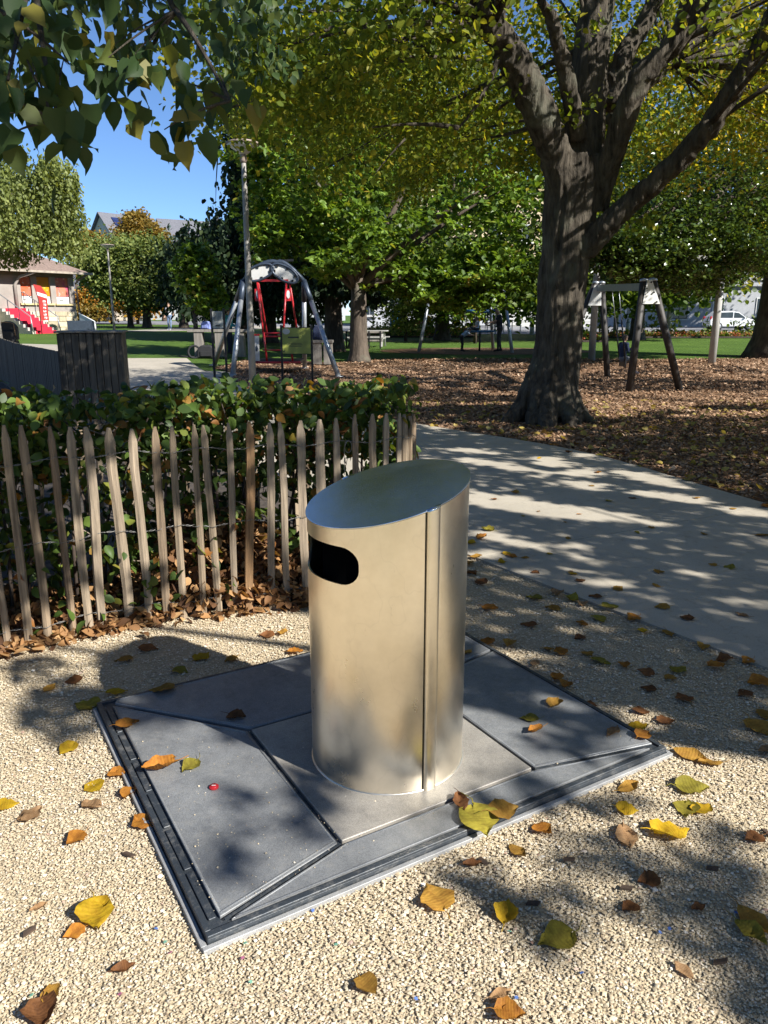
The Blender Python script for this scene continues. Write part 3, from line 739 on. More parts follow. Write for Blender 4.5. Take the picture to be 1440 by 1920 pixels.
# ------------------------------------------------------------ where the crowns overhead leave gaps (shade pattern on the ground, metres)
SH_ELL = [(-1.355, 2.871, 0.264, 0.155, 2.221), (-1.165, 2.995, 0.248, 0.169, 2.771), (-1.041, 3.25, 0.353, 0.174, 3.047), (-1.627, 3.286, 0.184, 0.097, 2.952), (-0.857, 2.834, 0.332, 0.103, 3.113), (-0.562, 2.666, 0.148, 0.092, 3.021), (-0.528, 2.279, 0.074, 0.05, 2.974), (-0.278, 2.187, 0.117, 0.073, 1.747), (-0.418, 2.112, 0.103, 0.026, 3.13), (-0.502, 1.965, 0.066, 0.053, 2.324), (-0.578, 2.041, 0.05, 0.024, 3.067), (-0.301, 2.368, 0.198, 0.112, 1.73), (0.089, 2.204, 0.106, 0.034, -3.138), (0.577, 3.138, 0.336, 0.275, 1.016), (0.753, 2.68, 0.277, 0.155, -3.026), (0.41, 2.403, 0.096, 0.042, -3.106), (0.508, 2.27, 0.291, 0.047, -3.136), (0.253, 1.924, 0.119, 0.058, -3.108), (0.359, 1.798, 0.094, 0.063, -3.001), (0.417, 1.68, 0.078, 0.036, -3.089), (0.512, 1.799, 0.105, 0.069, 1.16), (0.69, 1.959, 0.202, 0.076, -3.094), (0.901, 1.925, 0.256, 0.08, -3.099), (0.964, 1.715, 0.177, 0.113, -2.506), (0.915, 1.508, 0.157, 0.079, 0.948), (0.806, 1.815, 0.148, 0.083, -2.964), (0.838, 2.279, 0.083, 0.049, -2.959), (0.632, 2.112, 0.103, 0.031, -3.116), (1.048, 2.086, 0.128, 0.036, -3.106), (0.922, 3.373, 0.689, 0.482, -2.879), (1.434, 2.848, 0.3, 0.193, -2.683), (-0.303, 3.313, 0.152, 0.091, 3.096)]
LT_ELL0 = [(-0.792, 2.628, 0.095, 0.073, 2.4), (-0.489, 2.478, 0.122, 0.099, 2.749), (0.371, 2.553, 0.091, 0.057, -3.057), (0.61, 2.697, 0.106, 0.055, -3.068), (0.64, 2.963, 0.074, 0.046, -3.017), (0.511, 3.46, 0.08, 0.061, -2.95), (0.953, 2.65, 0.147, 0.065, -3.065), (0.691, 3.442, 0.157, 0.067, -3.102), (1.125, 2.504, 0.143, 0.074, -2.986), (0.362, 2.017, 0.124, 0.058, -3.1), (0.635, 1.876, 0.063, 0.026, -3.085), (1.131, 3.983, 0.121, 0.063, -3.044), (-0.347, 2.511, 0.094, 0.024, 2.57), (1.363, 6.339, 0.853, 0.279, 2.676), (0.985, 6.784, 0.442, 0.19, 2.798), (1.894, 8.56, 0.385, 0.259, 1.595), (2.086, 7.913, 0.282, 0.215, 0.864), (1.932, 7.308, 0.286, 0.21, 2.28), (1.116, 8.524, 0.408, 0.205, 2.435), (1.414, 8.148, 0.493, 0.142, 2.568), (2.675, 7.597, 0.528, 0.224, 1.94), (2.61, 6.787, 0.448, 0.198, 2.502), (3.058, 6.235, 0.265, 0.181, 2.632), (2.1, 5.858, 0.194, 0.119, 2.66), (0.785, 5.538, 0.212, 0.152, 2.496), (0.999, 5.275, 0.24, 0.115, 2.569), (1.34, 5.247, 0.141, 0.09, 2.473), (1.308, 4.984, 0.149, 0.099, 2.817), (1.222, 4.701, 0.125, 0.078, 2.847), (1.376, 4.477, 0.165, 0.092, 2.804), (0.913, 4.659, 0.145, 0.074, -3.079), (1.921, 4.833, 0.11, 0.07, 3.104), (2.012, 4.617, 0.109, 0.078, 2.977), (2.659, 5.565, 0.102, 0.056, -2.927), (2.76, 5.354, 0.111, 0.07, -2.614), (2.09, 4.131, 0.169, 0.084, 2.867), (1.545, 4.199, 0.095, 0.064, 2.96), (0.687, 5.07, 0.151, 0.121, -2.896), (0.806, 11.483, 0.326, 0.288, -2.883), (2.296, 10.522, 0.338, 0.194, -3.035), (0.99, 9.342, 0.281, 0.148, 2.614), (0.484, 8.52, 0.243, 0.164, -3.096), (2.582, 9.621, 0.207, 0.102, -3.056), (3.974, 9.704, 0.176, 0.082, -3.025), (3.067, 8.296, 0.181, 0.091, -3.015)]
LT_ELL = [(x, y, a + (.04 if i < 13 else .0), b + (.035 if i < 13 else .0), t) for i, (x, y, a, b, t) in enumerate(LT_ELL0)] + [(-1.2, 4.4, .5, .32, .4)]
SH_ELL = [(x, y, a * (.84 if 4 <= i < 13 else .95), b * (.84 if 4 <= i < 13 else .95), t) for i, (x, y, a, b, t) in enumerate(SH_ELL)]
def _ell(E_, X, Y):
    m = np.zeros(len(X), bool)
    for (cx_, cy_, a, b, t) in E_:
        dx, dy = X - cx_, Y - cy_; c, s = math.cos(t), math.sin(t)
        m |= ((dx * c + dy * s) / a) ** 2 + ((-dx * s + dy * c) / b) ** 2 < 1
    return m
def vnoise(X, Y, sc, seed):
    return np.array([mnoise.noise((x * sc, y * sc, seed)) for x, y in zip(X, Y)])
def shade(X, Y):
    near = _ell(SH_ELL, X, Y)
    onpath = inside([(p[0], p[1]) for p in cn] + [(p[0], p[1]) for p in cf[::-1]], X, Y)
    right = (X > .55 + (Y - 3.2) * -.15) & (Y > 2.75)
    m = near | onpath | ((Y > 4.9) & (X > -.6)) | (right & inside(GRAVEL, X, Y) & (Y > 3.0))
    # strip in the bin's lee: crown leaves added here shade the bin
    t = np.clip(((X - .0) * -.81 + (Y - 2.53) * .59), 0, 1.5); d = np.hypot(X + .81 * t, Y - 2.53 - .59 * t)
    m |= (d < .17) & (t > .05)
    hd = (~onpath) & (Y > 3.45) & (X < .2) & (Y < 9)
    nz = vnoise(X, Y, 2.0, 5.0)
    m = np.where(hd & ~inside(GRAVEL, X, Y), nz > -.10, m)
    far = Y > 12.6
    if far.any():
        n1 = vnoise(X[far], Y[far], .55, 9.0) * .8 + vnoise(X[far], Y[far], 1.6, 2.0) * .55
        thr = np.where((X[far] > 3.5) & (Y[far] < 17.5), .42, np.where((Y[far] < 18) & (X[far] < 3), -.12, -.05))
        band = (abs(Y[far] - 18.3) < 1.2) & (X[far] > 4.5)
        m[far] = (n1 > thr) | band
    spk = (Y > 7) & (Y < 12.6) & (X > .5)
    if spk.any():
        n1 = vnoise(X[spk], Y[spk], 1.9, 31.0); m[spk] = n1 < .42
    m &= ~_ell(LT_ELL, X, Y)
    return m
KX, KY = SUN.x / SUN.z, SUN.y / SUN.z
def lets_light(P):
    """True where a leaf would block light that reaches the ground in one of the gaps"""
    gx_ = P[:, 0] - KX * P[:, 2]; gy_ = P[:, 1] - KY * P[:, 2]
    return ~shade(gx_, gy_) & (gy_ > .5) & (gy_ < 27) & (gx_ > -3.5) & (gx_ < 12)

# ------------------------------------------------------------ bark and leaf colours
def make_bark(name, lo, hi, scale=9, strength=.9, stretch=(1, 1, .22)):
    m, n, l, b = new_mat(name)
    f = noise_fac(n, l, scale, 8, stretch, .68); v = noise_fac(n, l, scale * .9, 2, stretch, kind='DISTANCE_TO_EDGE'); p = noise_fac(n, l, 2.2, 4)
    c = ramp(n, l, f, [(.32, lo), (.68, hi)])
    c = mixc(n, l, ramp(n, l, p, [(.55, (0, 0, 0)), (.72, (.55, .55, .55))]), c, (.16, .165, .12))
    l.new(c, b.inputs['Base Color']); b.inputs['Roughness'].default_value = .9; b.inputs['Specular IOR Level'].default_value = .2
    nb = bump(n, l, b, v, strength * .5, .03); bump(n, l, b, f, strength, .035, nb)
    return m
M_bark = make_bark('linden_bark', (.022, .018, .014), (.125, .105, .08), 13, 1.6)
M_bark2 = make_bark('grey_bark', (.035, .028, .022), (.14, .11, .085), 6)
M_bark3 = make_bark('conifer_bark', (.035, .025, .02), (.11, .08, .06), 10)
M_birchbark = make_bark('birch_bark', (.05, .045, .04), (.24, .22, .20), 6, .4, (1, 1, 3))
M_palebark = make_bark('pale_bark', (.24, .22, .18), (.46, .43, .37), 6, .3)
M_lf_main = leaf_mat('linden_leaf', [(0, (.085, .125, .018)), (.4, (.155, .20, .026)), (.65, (.25, .265, .032)), (.82, (.40, .33, .036)), (1, (.58, .42, .045))], .5, .55, .3)
M_lf_shade = leaf_mat('linden_leaf_fill', [(0, (.22, .22, .08)), (.6, (.34, .31, .13)), (1, (.44, .37, .16))], .5, .7, .3)  # made pale and translucent so warm light fills the shade below
M_lf_near = leaf_mat('near_leaf', [(0, (.022, .046, .014)), (.6, (.045, .078, .02)), (.88, (.095, .115, .026)), (1, (.22, .17, .025))], .55, .32, .3)
M_lf_mag = leaf_mat('rosette_leaf', [(0, (.045, .085, .014)), (.5, (.12, .20, .028)), (.85, (.20, .30, .04)), (.93, (.30, .26, .04)), (.965, (.46, .26, .03)), (1, (.40, .18, .03))], .4, .4, .45)
M_lf_beech = leaf_mat('beech_leaf', [(0, (.03, .055, .012)), (.6, (.07, .115, .02)), (.92, (.12, .16, .028)), (1, (.28, .24, .03))], .26, .3, .7)
M_lf_con = leaf_mat('conifer_needle', [(0, (.014, .026, .012)), (.6, (.028, .050, .020)), (1, (.075, .095, .03))], .6, .15, .2)
M_lf_birch = leaf_mat('birch_leaf', [(0, (.09, .115, .03)), (.6, (.19, .225, .06)), (1, (.32, .34, .11))], .5, .35, .35)
M_lf_round = leaf_mat('round_tree_leaf', [(0, (.075, .115, .03)), (.6, (.17, .21, .058)), (1, (.28, .30, .085))], .5, .3, .3)
M_lf_autumn = leaf_mat('autumn_leaf', [(0, (.14, .11, .025)), (.5, (.23, .16, .035)), (1, (.34, .20, .04))], .5, .35, .3)
M_lf_orange = leaf_mat('orange_leaf', [(0, (.26, .13, .02)), (.6, (.44, .21, .025)), (1, (.52, .32, .05))], .5, .35, .3)
M_lf_cedar = leaf_mat('blue_cedar_needle', [(0, (.06, .10, .09)), (1, (.17, .22, .20))], .6, .15, .2)
M_lf_dark = leaf_mat('far_leaf', [(0, (.035, .065, .014)), (.6, (.08, .125, .024)), (1, (.17, .21, .04))], .5, .45, .3)

def to_view(P):
    d = P[:, 1] * math.cos(PITCH) - (P[:, 2] - CAM_H) * math.sin(PITCH); v = P[:, 1] * math.sin(PITCH) + (P[:, 2] - CAM_H) * math.cos(PITCH)
    return 720 + FPX * P[:, 0] / d, 960 - FPX * v / d
def bez(a, b, c, k=7):
    return [a * (1 - t) ** 2 + b * 2 * t * (1 - t) + c * t * t for t in [i / k for i in range(k + 1)]]
def clump_leaves(C, per, rad, g, flat=.6):
    N = len(C) * per
    P = np.repeat(C, per, 0) + g.normal(0, 1, (N, 3)) * (np.repeat(np.broadcast_to(rad, (len(C),)), per)[:, None]) * np.array([1, 1, flat])
    return P
def blob_points(n, c, r, g, shellmin=.45):
    d = g.normal(size=(n, 3)); d /= np.linalg.norm(d, axis=1)[:, None]
    t = (shellmin ** 3 + (1 - shellmin ** 3) * g.random(n)) ** (1 / 3)
    lump = 1 + .22 * np.array([mnoise.noise((q[0] * 2.3 + c[0], q[1] * 2.3 + c[1], q[2] * 2.3)) for q in d])
    return np.array(c) + d * (t * lump)[:, None] * np.array(r)
def wood(name, mat, parent, base, zf, r, targets, org, lean=(0, 0), n=10, roots=True, limb_r=.45):
    mb_ = MB(); o = Vector(org); b = Vector(base); f = Vector((b.x + lean[0], b.y + lean[1], zf))
    prof = [(0, 1.55), (.03, 1.35), (.1, 1.12), (.25, 1.0), (.6, .9), (1, .8)] if roots else [(0, 1.1), (1, .85)]
    mb_.tube([b.lerp(f, t) - o - Vector((0, 0, .1 if t == 0 else 0)) for t, _ in prof], [r * k for _, k in prof], max(n, 12))
    for tg in targets:
        tg = Vector(tg); s = b.lerp(f, random.uniform(.82, 1.0)); mid = s.lerp(tg, .5) + Vector((random.uniform(-.1, .1), random.uniform(-.1, .1), .12)) * (tg - s).length
        pts = bez(s - o, mid - o, tg - o, 6); k = limb_r * random.uniform(.7, 1)
        mb_.tube(pts, [r * k * (1 - .9 * i / 6) for i in range(7)], 7)
    return mb_.build(name, mat, parent, fixn=False)
def tree(name, label, base, zf, r, blobs, leaf, mat, bark, seed, group=None, shape='tiny', limbs=9, flat=.6, up=.6, droop=.3, accept=None, roots=True, rosette=False, rbias=0, limb_r=.45, lean=(0, 0)):
    """blobs: (centre, radii, clumps, leaves per clump, clump radius, shellmin)"""
    g = np.random.default_rng(seed); random.seed(seed)
    base = Vector(base); t = thing(name, label, 'tree', base, 0, group)
    Pall, Ds, Call = [], [], []
    for (c, rad, nc, per, cr, sm) in blobs:
        C = blob_points(nc, c, rad, g, sm); Call.append(C)
        P = clump_leaves(C, per, cr * g.uniform(.6, 1.3, nc), g, flat)
        Pall.append(P)
        if rosette:
            d = g.normal(size=P.shape); d[:, 2] = d[:, 2] * .3 - .05; P[:] = np.repeat(C, per, 0) + (P - np.repeat(C, per, 0))
            k = max(1, per // 9); idx = (np.arange(len(P)) // 9) * 9; P[:] = P[np.minimum(idx, len(P) - 1)] + d * leaf * .18; Ds.append(d)
    P = np.concatenate(Pall); C = np.concatenate(Call); D = np.concatenate(Ds) if rosette else None
    keep = P[:, 2] > base.z + .3
    if accept is not None: keep &= ~(accept(P) & (g.random(len(P)) < .92))
    P = P[keep]; D = D[keep] if D is not None else None
    rr_ = np.clip(g.random(len(P)) * .85 + .12 * vnoise(P[:, 0], P[:, 1] + P[:, 2], .6, seed) + .07 + rbias, 0, 1)
    leaf_cloud('crown', P - np.array(base), leaf * g.uniform(.65, 1.2, len(P)), mat, g, t, shape, up, droop, rr_, D)
    tg = C[g.choice(len(C), min(limbs, len(C)), replace=False)]
    wood('trunk', bark, t, base, zf, r, tg, base, lean, roots=roots, limb_r=limb_r)
    return t

# ------------------------------------------------------------ the big tree
T1 = thing('linden_tree', 'massive dark barked tree forking above the wood chips beside the path', 'tree', (2.66, 12.25, 0))
o1 = Vector(T1.location)
mb = MB()
def limb(pts, rad, n=20):
    # px picks of the limb axes, turned into metres at the trunk's distance
    P = [at(x, y, Y) - o1 for x, y, Y in pts]
    mb.tube(P, rad, n)
limb([(1033, 830, 12.25), (1034, 800, 12.25), (1036, 770, 12.25), (1040, 720, 12.25), (1045, 650, 12.25), (1052, 560, 12.25), (1060, 470, 12.25), (1068, 390, 12.25), (1078, 300, 12.3)], [.62, .55, .46, .395, .36, .355, .365, .39, .41])
for (dx, dy, a) in ((-.78, -.25, .15), (-.62, .35, .13), (-.2, -.75, .17), (.25, -.72, .16), (.62, -.3, .14), (.55, .4, .12), (-.45, -.6, .14), (.02, .7, .13)):
    mb.tube([(dx * 1.15, dy * 1.15, -.14), (dx * .85, dy * .85, .03), (dx * .58, dy * .58, .24), (dx * .38, dy * .38, .6), (dx * .2, dy * .2, 1.1)], [a * .5, a * .8, a, a * 1.05, a * .8], 12)
limb([(1075, 420, 12.2), (1050, 320, 12.1), (1020, 230, 11.9), (975, 130, 11.6), (925, 50, 11.3), (895, -30, 11.0), (880, -120, 10.7)], [.25, .245, .23, .215, .195, .165, .14])
limb([(1085, 360, 12.3), (1092, 280, 12.35), (1098, 190, 12.4), (1108, 90, 12.4), (1120, 0, 12.5), (1132, -120, 12.6)], [.33, .31, .285, .26, .235, .20])
limb([(1085, 260, 12.1), (1072, 190, 11.9), (1055, 110, 11.7), (1035, 40, 11.5), (1000, -40, 11.3)], [.12, .11, .095, .085, .06], 12)
limb([(1118, 390, 12.2), (1140, 310, 12.0), (1168, 225, 11.8), (1200, 145, 11.6), (1260, 85, 11.5), (1305, 30, 11.4), (1330, -50, 11.3)], [.18, .17, .16, .15, .145, .13, .10], 16)
limb([(1140, 200, 12.5), (1168, 110, 12.6), (1200, 55, 12.7), (1250, -40, 12.8)], [.16, .15, .13, .11], 16)
limb([(1150, 230, 12.9), (1200, 165, 13.2), (1250, 120, 13.5), (1330, 60, 13.8), (1380, 0, 14)], [.13, .12, .11, .09, .07], 12)
limb([(1095, 470, 12.1), (1135, 425, 11.9), (1195, 368, 11.7), (1270, 305, 11.4), (1330, 235, 11.2), (1380, 160, 11.0), (1440, 60, 10.8), (1480, -40, 10.6)], [.18, .165, .15, .145, .14, .13, .12, .10], 16)
tr = remesh(mb, .029)
V = np.empty(len(tr.vertices) * 3, np.float32); tr.vertices.foreach_get('co', V); V = V.reshape(-1, 3)
Nn = np.empty(len(V) * 3, np.float32); tr.vertices.foreach_get('normal', Nn); Nn = Nn.reshape(-1, 3)
d = np.array([(.22 - abs(mnoise.noise((p[0] * 9 + .6 * mnoise.noise((p[0] * 3, p[1] * 3, p[2])), p[1] * 9, p[2] * 1.3)))) * .085 + mnoise.noise((p[0] * 3, p[1] * 3, p[2] * 1.2)) * .03 for p in V])
V = V + Nn * d[:, None]; tr.vertices.foreach_set('co', V.astype(np.float32).ravel()); tr.update()
tr.materials.clear(); tr.materials.append(M_bark); tr.name = 'trunk'
for p in tr.polygons: p.use_smooth = True
link('trunk', tr, T1)
g1 = np.random.default_rng(41); random.seed(41)
nc = 950; th = g1.uniform(0, 6.283, nc); rr_ = np.sqrt(g1.random(nc)); CX_ = 3.4 + 6.4 * rr_ * np.cos(th); CY_ = 12.4 + 5.6 * rr_ * np.sin(th)
lump = np.array([mnoise.noise((x * .5, y * .5, 4)) for x, y in zip(CX_, CY_)])
zb_ = 4.55 + .55 * lump - .45 * rr_ ** 3
CZ_ = zb_ + 2.7 * g1.random(nc) ** 1.7
C = np.stack([CX_, CY_, CZ_], 1)
# open around the trunk and towards the clear sky on the left
k = ~((abs(CX_ - 2.9) < .9) & (CY_ < 12.2) & (CZ_ < 6.4) & (g1.random(nc) < .85)) & (CX_ > -2.3 + .12 * (CY_ - 12)) & ~((CX_ > 3.6) & (CY_ < 11.8) & (CZ_ < 6.0) & (g1.random(nc) < .7))
k &= ~((CX_ < .4) & (CZ_ > 5.7))
qx, qy = to_view(C); k &= ~((qx > 870) & (qx < 1345) & (qy > -60) & (qy < 345) & (CY_ < 13.0) & (g1.random(nc) < .88))
C = C[k]
P = clump_leaves(C, 110, .30 * g1.uniform(.6, 1.3, len(C)), g1, .75)
# a few hanging sprays seen against the far trees
extra = np.array([at(x, y, Y)[:] for x, y, Y in ((1225, 430, 11.4), (1210, 425, 11.3), (640, 330, 11), (700, 320, 10.6), (760, 300, 11), (820, 270, 11), (870, 240, 11.2), (930, 300, 12.5), (900, 330, 13), (1280, 120, 12), (1330, 100, 12.2), (1390, 130, 11.5), (1110, 60, 11.5), (1090, 205, 11.6), (1120, 210, 11.6), (1360, 170, 11.6), (600, 260, 11), (560, 200, 10.8), (520, 150, 10.8), (850, 300, 11.5), (790, 330, 12.2), (950, 250, 12))])
P = np.concatenate([P, clump_leaves(extra, 42, .14, g1, .8)])
sig = lets_light(P); P = P[~(sig & (g1.random(len(P)) < .92))]
rb = np.clip(g1.random(len(P)) * .78 + .20 * np.clip((P[:, 0] - 3.2) / 3.0, 0, 1) + .16 * vnoise(P[:, 0], P[:, 1] + P[:, 2], .8, 6.0), 0, 1)
leaf_cloud('crown', P - np.array(o1), .085 * g1.uniform(.7, 1.25, len(P)), M_lf_main, g1, T1, 'tiny', .45, .8, rb)
mbt = MB()
def twig(a, b, r, sag=.1):
    a, b = Vector(a) - o1, Vector(b) - o1; m_ = a.lerp(b, .5) + Vector((random.uniform(-.15, .15), random.uniform(-.15, .15), sag))
    mbt.tube(bez(a, m_, b, 6), [r * (1 - .75 * i / 6) for i in range(7)], 6)
starts = [at(925, 50, 11.3), at(975, 130, 11.6), at(1108, 90, 12.4), at(1260, 85, 11.5), at(1330, 235, 11.2), at(1020, 230, 11.9), at(1250, 120, 13.5)]
for q in range(90):
    c = C[g1.integers(len(C))]; s = min(starts, key=lambda p: (p - Vector(c)).length); twig(s, c, random.uniform(.02, .05), random.uniform(-.1, .4))
twig(at(940, 90, 11.4), at(860, 240, 11), .05, -.1); twig(at(860, 240, 11), at(690, 240, 10.6), .035, .12); twig(at(900, 110, 11.3), at(690, 105, 10.6), .035, .0)
twig(at(900, -20, 11), at(690, 45, 10.4), .06, .1); twig(at(690, 45, 10.4), at(560, 75, 10.2), .04, .05); twig(at(760, 260, 10.8), at(700, 330, 10.6), .015, .0)
mbt.build('branch', M_bark, T1, fixn=False)['kind'] = 'stuff'

# ------------------------------------------------------------ shade trees to the right, beyond the frame
def shade_tree(name, label, base, zf, r, regions, n, hspan, seed, leaf=.11, skip=None):
    g = np.random.default_rng(seed); random.seed(seed)
    base = Vector(base); t = thing(name, label, 'tree', base)
    out = []; lsz = []
    for (x0, x1, y0, y1, share, ls_) in regions:
        m_ = int(n * share); X = g.uniform(x0, x1, m_); Y = g.uniform(y0, y1, m_)
        k = shade(X, Y)
        if skip: k &= ~((np.hypot(X - skip[0], Y - skip[1]) < skip[2]) & (g.random(len(X)) < .85))
        X, Y = X[k], Y[k]
        hmin = np.maximum(3.3, (.55 * Y + .8 - X) / 1.54 + .2); h = hmin + g.random(len(X)) ** 1.3 * hspan
        out.append(np.stack([X + KX * h, Y + KY * h, h], 1)); lsz.append(np.full(len(X), ls_))
    P = np.concatenate(out)
    leaf_cloud('crown', P - np.array(base), np.concatenate(lsz) * g.uniform(.75, 1.25, len(P)), M_lf_shade, g, t, 'tiny', .9, .25, g.random(len(P)) * .85)
    tg = P[g.choice(len(P), 60, replace=False)]
    wood('trunk', M_bark, t, base, zf, r, [p for p in tg if p[2] > zf - .4][:26], base, limb_r=.32)
    return t
shade_tree('linden_tree', 'spreading tree shading the gravel, right of the path behind the litter bin', (8.6, -1.0, 0), 3.0, .32, [(-2.2, 1.6, .8, 3.2, .46, .07), (-.2, 4.2, 2.6, 7.0, .74, .09), (-3.2, .3, 3.2, 5.6, .13, .11), (0, 5.5, 6.5, 10.5, .36, .12), (-7.5, -2.4, 3.6, 8.5, .26, .13)], 33000, 2.6, 51)
shade_tree('linden_tree', 'spreading tree shading the swings and wood chips, far right of the path', (15.5, 6.5, 0), 3.2, .36, [(-1, 10, 9.5, 14.5, .38, .14), (-5, 11, 13.5, 20, .42, .14), (-6, 11, 19, 27, .30, .16)], 43000, 2.4, 52, .14, (-2.9, 17.0, 4.3))

# ------------------------------------------------------------ overhanging branches, upper left
T3 = thing('linden_tree', 'tree left of the gravel whose big leaved branches hang in from above', 'tree', (-4.6, -.9, 0)); o3 = Vector(T3.location)
g3 = np.random.default_rng(61); random.seed(61)
near = [(28, 205, 2.25), (15, 160, 2.3), (60, 130, 2.4), (70, 170, 2.35), (120, 120, 2.6), (100, 235, 2.35), (128, 262, 2.3), (112, 285, 2.25), (20, 60, 2.5), (95, 60, 2.7), (8, 225, 2.3), (55, 35, 2.6), (215, 95, 2.9), (250, 60, 3.0), (262, 120, 2.85), (305, 120, 2.75), (330, 165, 2.65), (345, 215, 2.5), (308, 255, 2.45), (330, 275, 2.45), (395, 195, 2.55), (425, 200, 2.45), (240, 30, 3.2), (285, 40, 3.0), (240, 150, 2.95), (150, 90, 2.8), (180, 140, 2.75), (255, 205, 2.95), (365, 185, 2.6), (310, 60, 2.9), (375, 235, 2.5), (145, 180, 2.6), (40, 110, 2.5), (90, 170, 2.45), (155, 40, 2.9), (5, 15, 2.6), (215, 165, 2.85), (280, 150, 2.8), (10, 270, 2.35), (75, 215, 2.4), (410, 150, 2.7)]
NP = np.array([at(x, y - 12, Y)[:] for x, y, Y in near])
P = clump_leaves(NP, 4, .045, g3, .9); D = np.tile(np.array([[.15, -.1, -.9]]), (len(P), 1)) + g3.normal(0, .4, (len(P), 3))
qx, qy = to_view(P); kk_ = ~((qx > 395) & (qx < 520) & (qy > 205) & (qy < 340)); P, D = P[kk_], D[kk_]
sz = g3.uniform(.058, .098, len(P))
far3 = []
for q in range(950):
    x = g3.uniform(-60, 470); y = g3.uniform(-90, 150) + 25 * math.sin(x * .02)
    lim = 150 if x < 330 else 90
    hole = (170 < x < 215 and 5 < y < 75) or (x > 400 and y > 60 and False)
    if y > lim or hole or mnoise.noise((x * .012, y * .014, 3)) < -.28: continue
    far3.append(at(x, y, g3.uniform(3.2, 5.2))[:])
for q in range(520):
    x = g3.uniform(380, 560); y = g3.uniform(-30, 190 - (x - 380) * .25)
    if mnoise.noise((x * .012, y * .014, 8)) < -.1: continue
    far3.append(at(x, y, g3.uniform(5.5, 7.5))[:])
F3 = np.array(far3); qx, qy = to_view(F3); F3 = F3[~((qx > 405) & (qx < 510) & (qy > 215) & (qy < 330))]
PA = np.concatenate([P, F3]); SZ = np.concatenate([sz, g3.uniform(.05, .085, len(F3))]); DA = np.concatenate([D, np.tile(np.array([[.1, -.1, -.8]]), (len(F3), 1)) + g3.normal(0, .5, (len(F3), 3))])
RN = np.concatenate([np.clip(g3.random(len(P)) * 1.0, 0, 1), g3.random(len(F3)) * .8])
nP = len(P)
leaf_cloud('crown', P - np.array(o3), sz, M_lf_near, g3, T3, 'fine', .1, .2, RN[:nP], D)
leaf_cloud('crown', F3 - np.array(o3), SZ[nP:], M_lf_near, g3, T3, 'ovate', .1, .2, RN[nP:], DA[nP:])
# upper crown behind the camera
C = blob_points(150, (-4.6, -1.2, 6.3), (3.0, 3.0, 2.4), g3, .3); P = clump_leaves(C, 60, .35, g3)
P = P[~(lets_light(P) & (g3.random(len(P)) < .95))]
leaf_cloud('crown', P - np.array(o3), .11, M_lf_near, g3, T3, 'tiny', .6, .3)
mbb = MB(); tp = Vector((-4.6, -.9, 2.9))
mbb.tube([Vector((0, 0, -.1)), Vector((0, 0, .2)), Vector((.03, .02, 1.2)), Vector((.0, .05, 2.9))], [.38, .28, .23, .2], 14)
def br(a, b, r, up=.3, r2=None):
    a, b = Vector(a) - o3, Vector(b) - o3; m_ = a.lerp(b, .5) + Vector((0, 0, up)); mbb.tube(bez(a, m_, b, 8), [r + ((r2 or r * .25) - r) * i / 8 for i in range(9)], 8)
h1 = at(60, -60, 2.9); h2 = at(240, -90, 3.4); h3 = at(330, 20, 2.9)
br(tp, h1, .10, .7, .03); br(tp, h2, .10, .8, .035); br(h2, h3, .03, .1, .012); br(h3, at(430, 190, 2.5), .010, .03, .004); br(h1, at(100, 230, 2.35), .013, .0, .004); br(h1, at(15, 150, 2.3), .012, .0, .004)
br(h2, at(520, -60, 6.0), .04, .2, .012); br(at(0, 20, 2.7), at(130, 120, 2.6), .008, .02, .003); br(h3, at(250, 150, 2.9), .009, .02, .003)
for q in NP[::2]:
    s = min((h1, h2, h3, at(430, 190, 2.5), at(100, 230, 2.35)), key=lambda p: (p - Vector(q)).length); br(s, q, .005, .02, .0015)
for q in C[::12]: br(tp + Vector((0, 0, -.1)), q, .06, .4, .012)
mbb.build('trunk', M_bark, T3, fixn=False)
# ------------------------------------------------------------ the other trees of the park
def W(px, py, Y): return tuple(at(px, py, Y))
tree('magnolia_tree', 'forked trunk tree with bright rosettes of leaves near the accessible swing', G(-.86, 26.8), 2.9, .30,
     [(W(600, 330, 26), (2.6, 2.2, 3.0), 62, 117, .42, .6), (W(640, 480, 25), (1.0, 1.4, 1.5), 20, 126, .34, .3), (W(820, 400, 27.5), (3.2, 2.4, 3.6), 84, 117, .45, .5), (W(840, 525, 28), (3.0, 2.4, .8), 60, 99, .4, .3), (W(520, 430, 26.5), (1.0, 1.4, 1.6), 22, 117, .36, .4)],
     .21, M_lf_mag, M_bark2, 71, shape='tiny', limbs=16, flat=.4, rosette=True, droop=.1, limb_r=.5, up=.8)
tree('beech_tree', 'huge grey trunk with low dark glossy foliage at the edge of the wood chips', G(14.9, 29.2), 7.5, .95,
     [(W(1290, 400, 27), (4.6, 3.2, 2.3), 210, 80, .5, .35), (W(1400, 250, 27), (4.5, 3.5, 3.0), 150, 70, .55, .35), (W(1215, 470, 28.5), (2.6, 2.6, 1.2), 100, 80, .42, .3), (W(1440, 470, 27.5), (1.4, 1.6, .9), 40, 80, .35, .3), (W(1300, 480, 24.6), (3.0, .9, 1.0), 90, 90, .3, .2), (W(1175, 478, 24.4), (1.6, .8, .75), 50, 90, .25, .2)],
     .138, M_lf_beech, M_bark2, 72, limbs=14, flat=.35, up=.9, droop=.25, limb_r=.25)
tree('dark_tree', 'dark leafy tree behind the blue play equipment', G(3.5, 47), 5, .4,
     [(W(800, 420, 47), (6.5, 4, 5.2), 120, 54, 1.0, .3), (W(930, 520, 45), (5.5, 3.5, 2.0), 120, 54, .8, .25), (W(760, 200, 48), (7, 4, 6), 110, 54, 1.1, .3)], .38, M_lf_dark, M_bark2, 73, limbs=8)
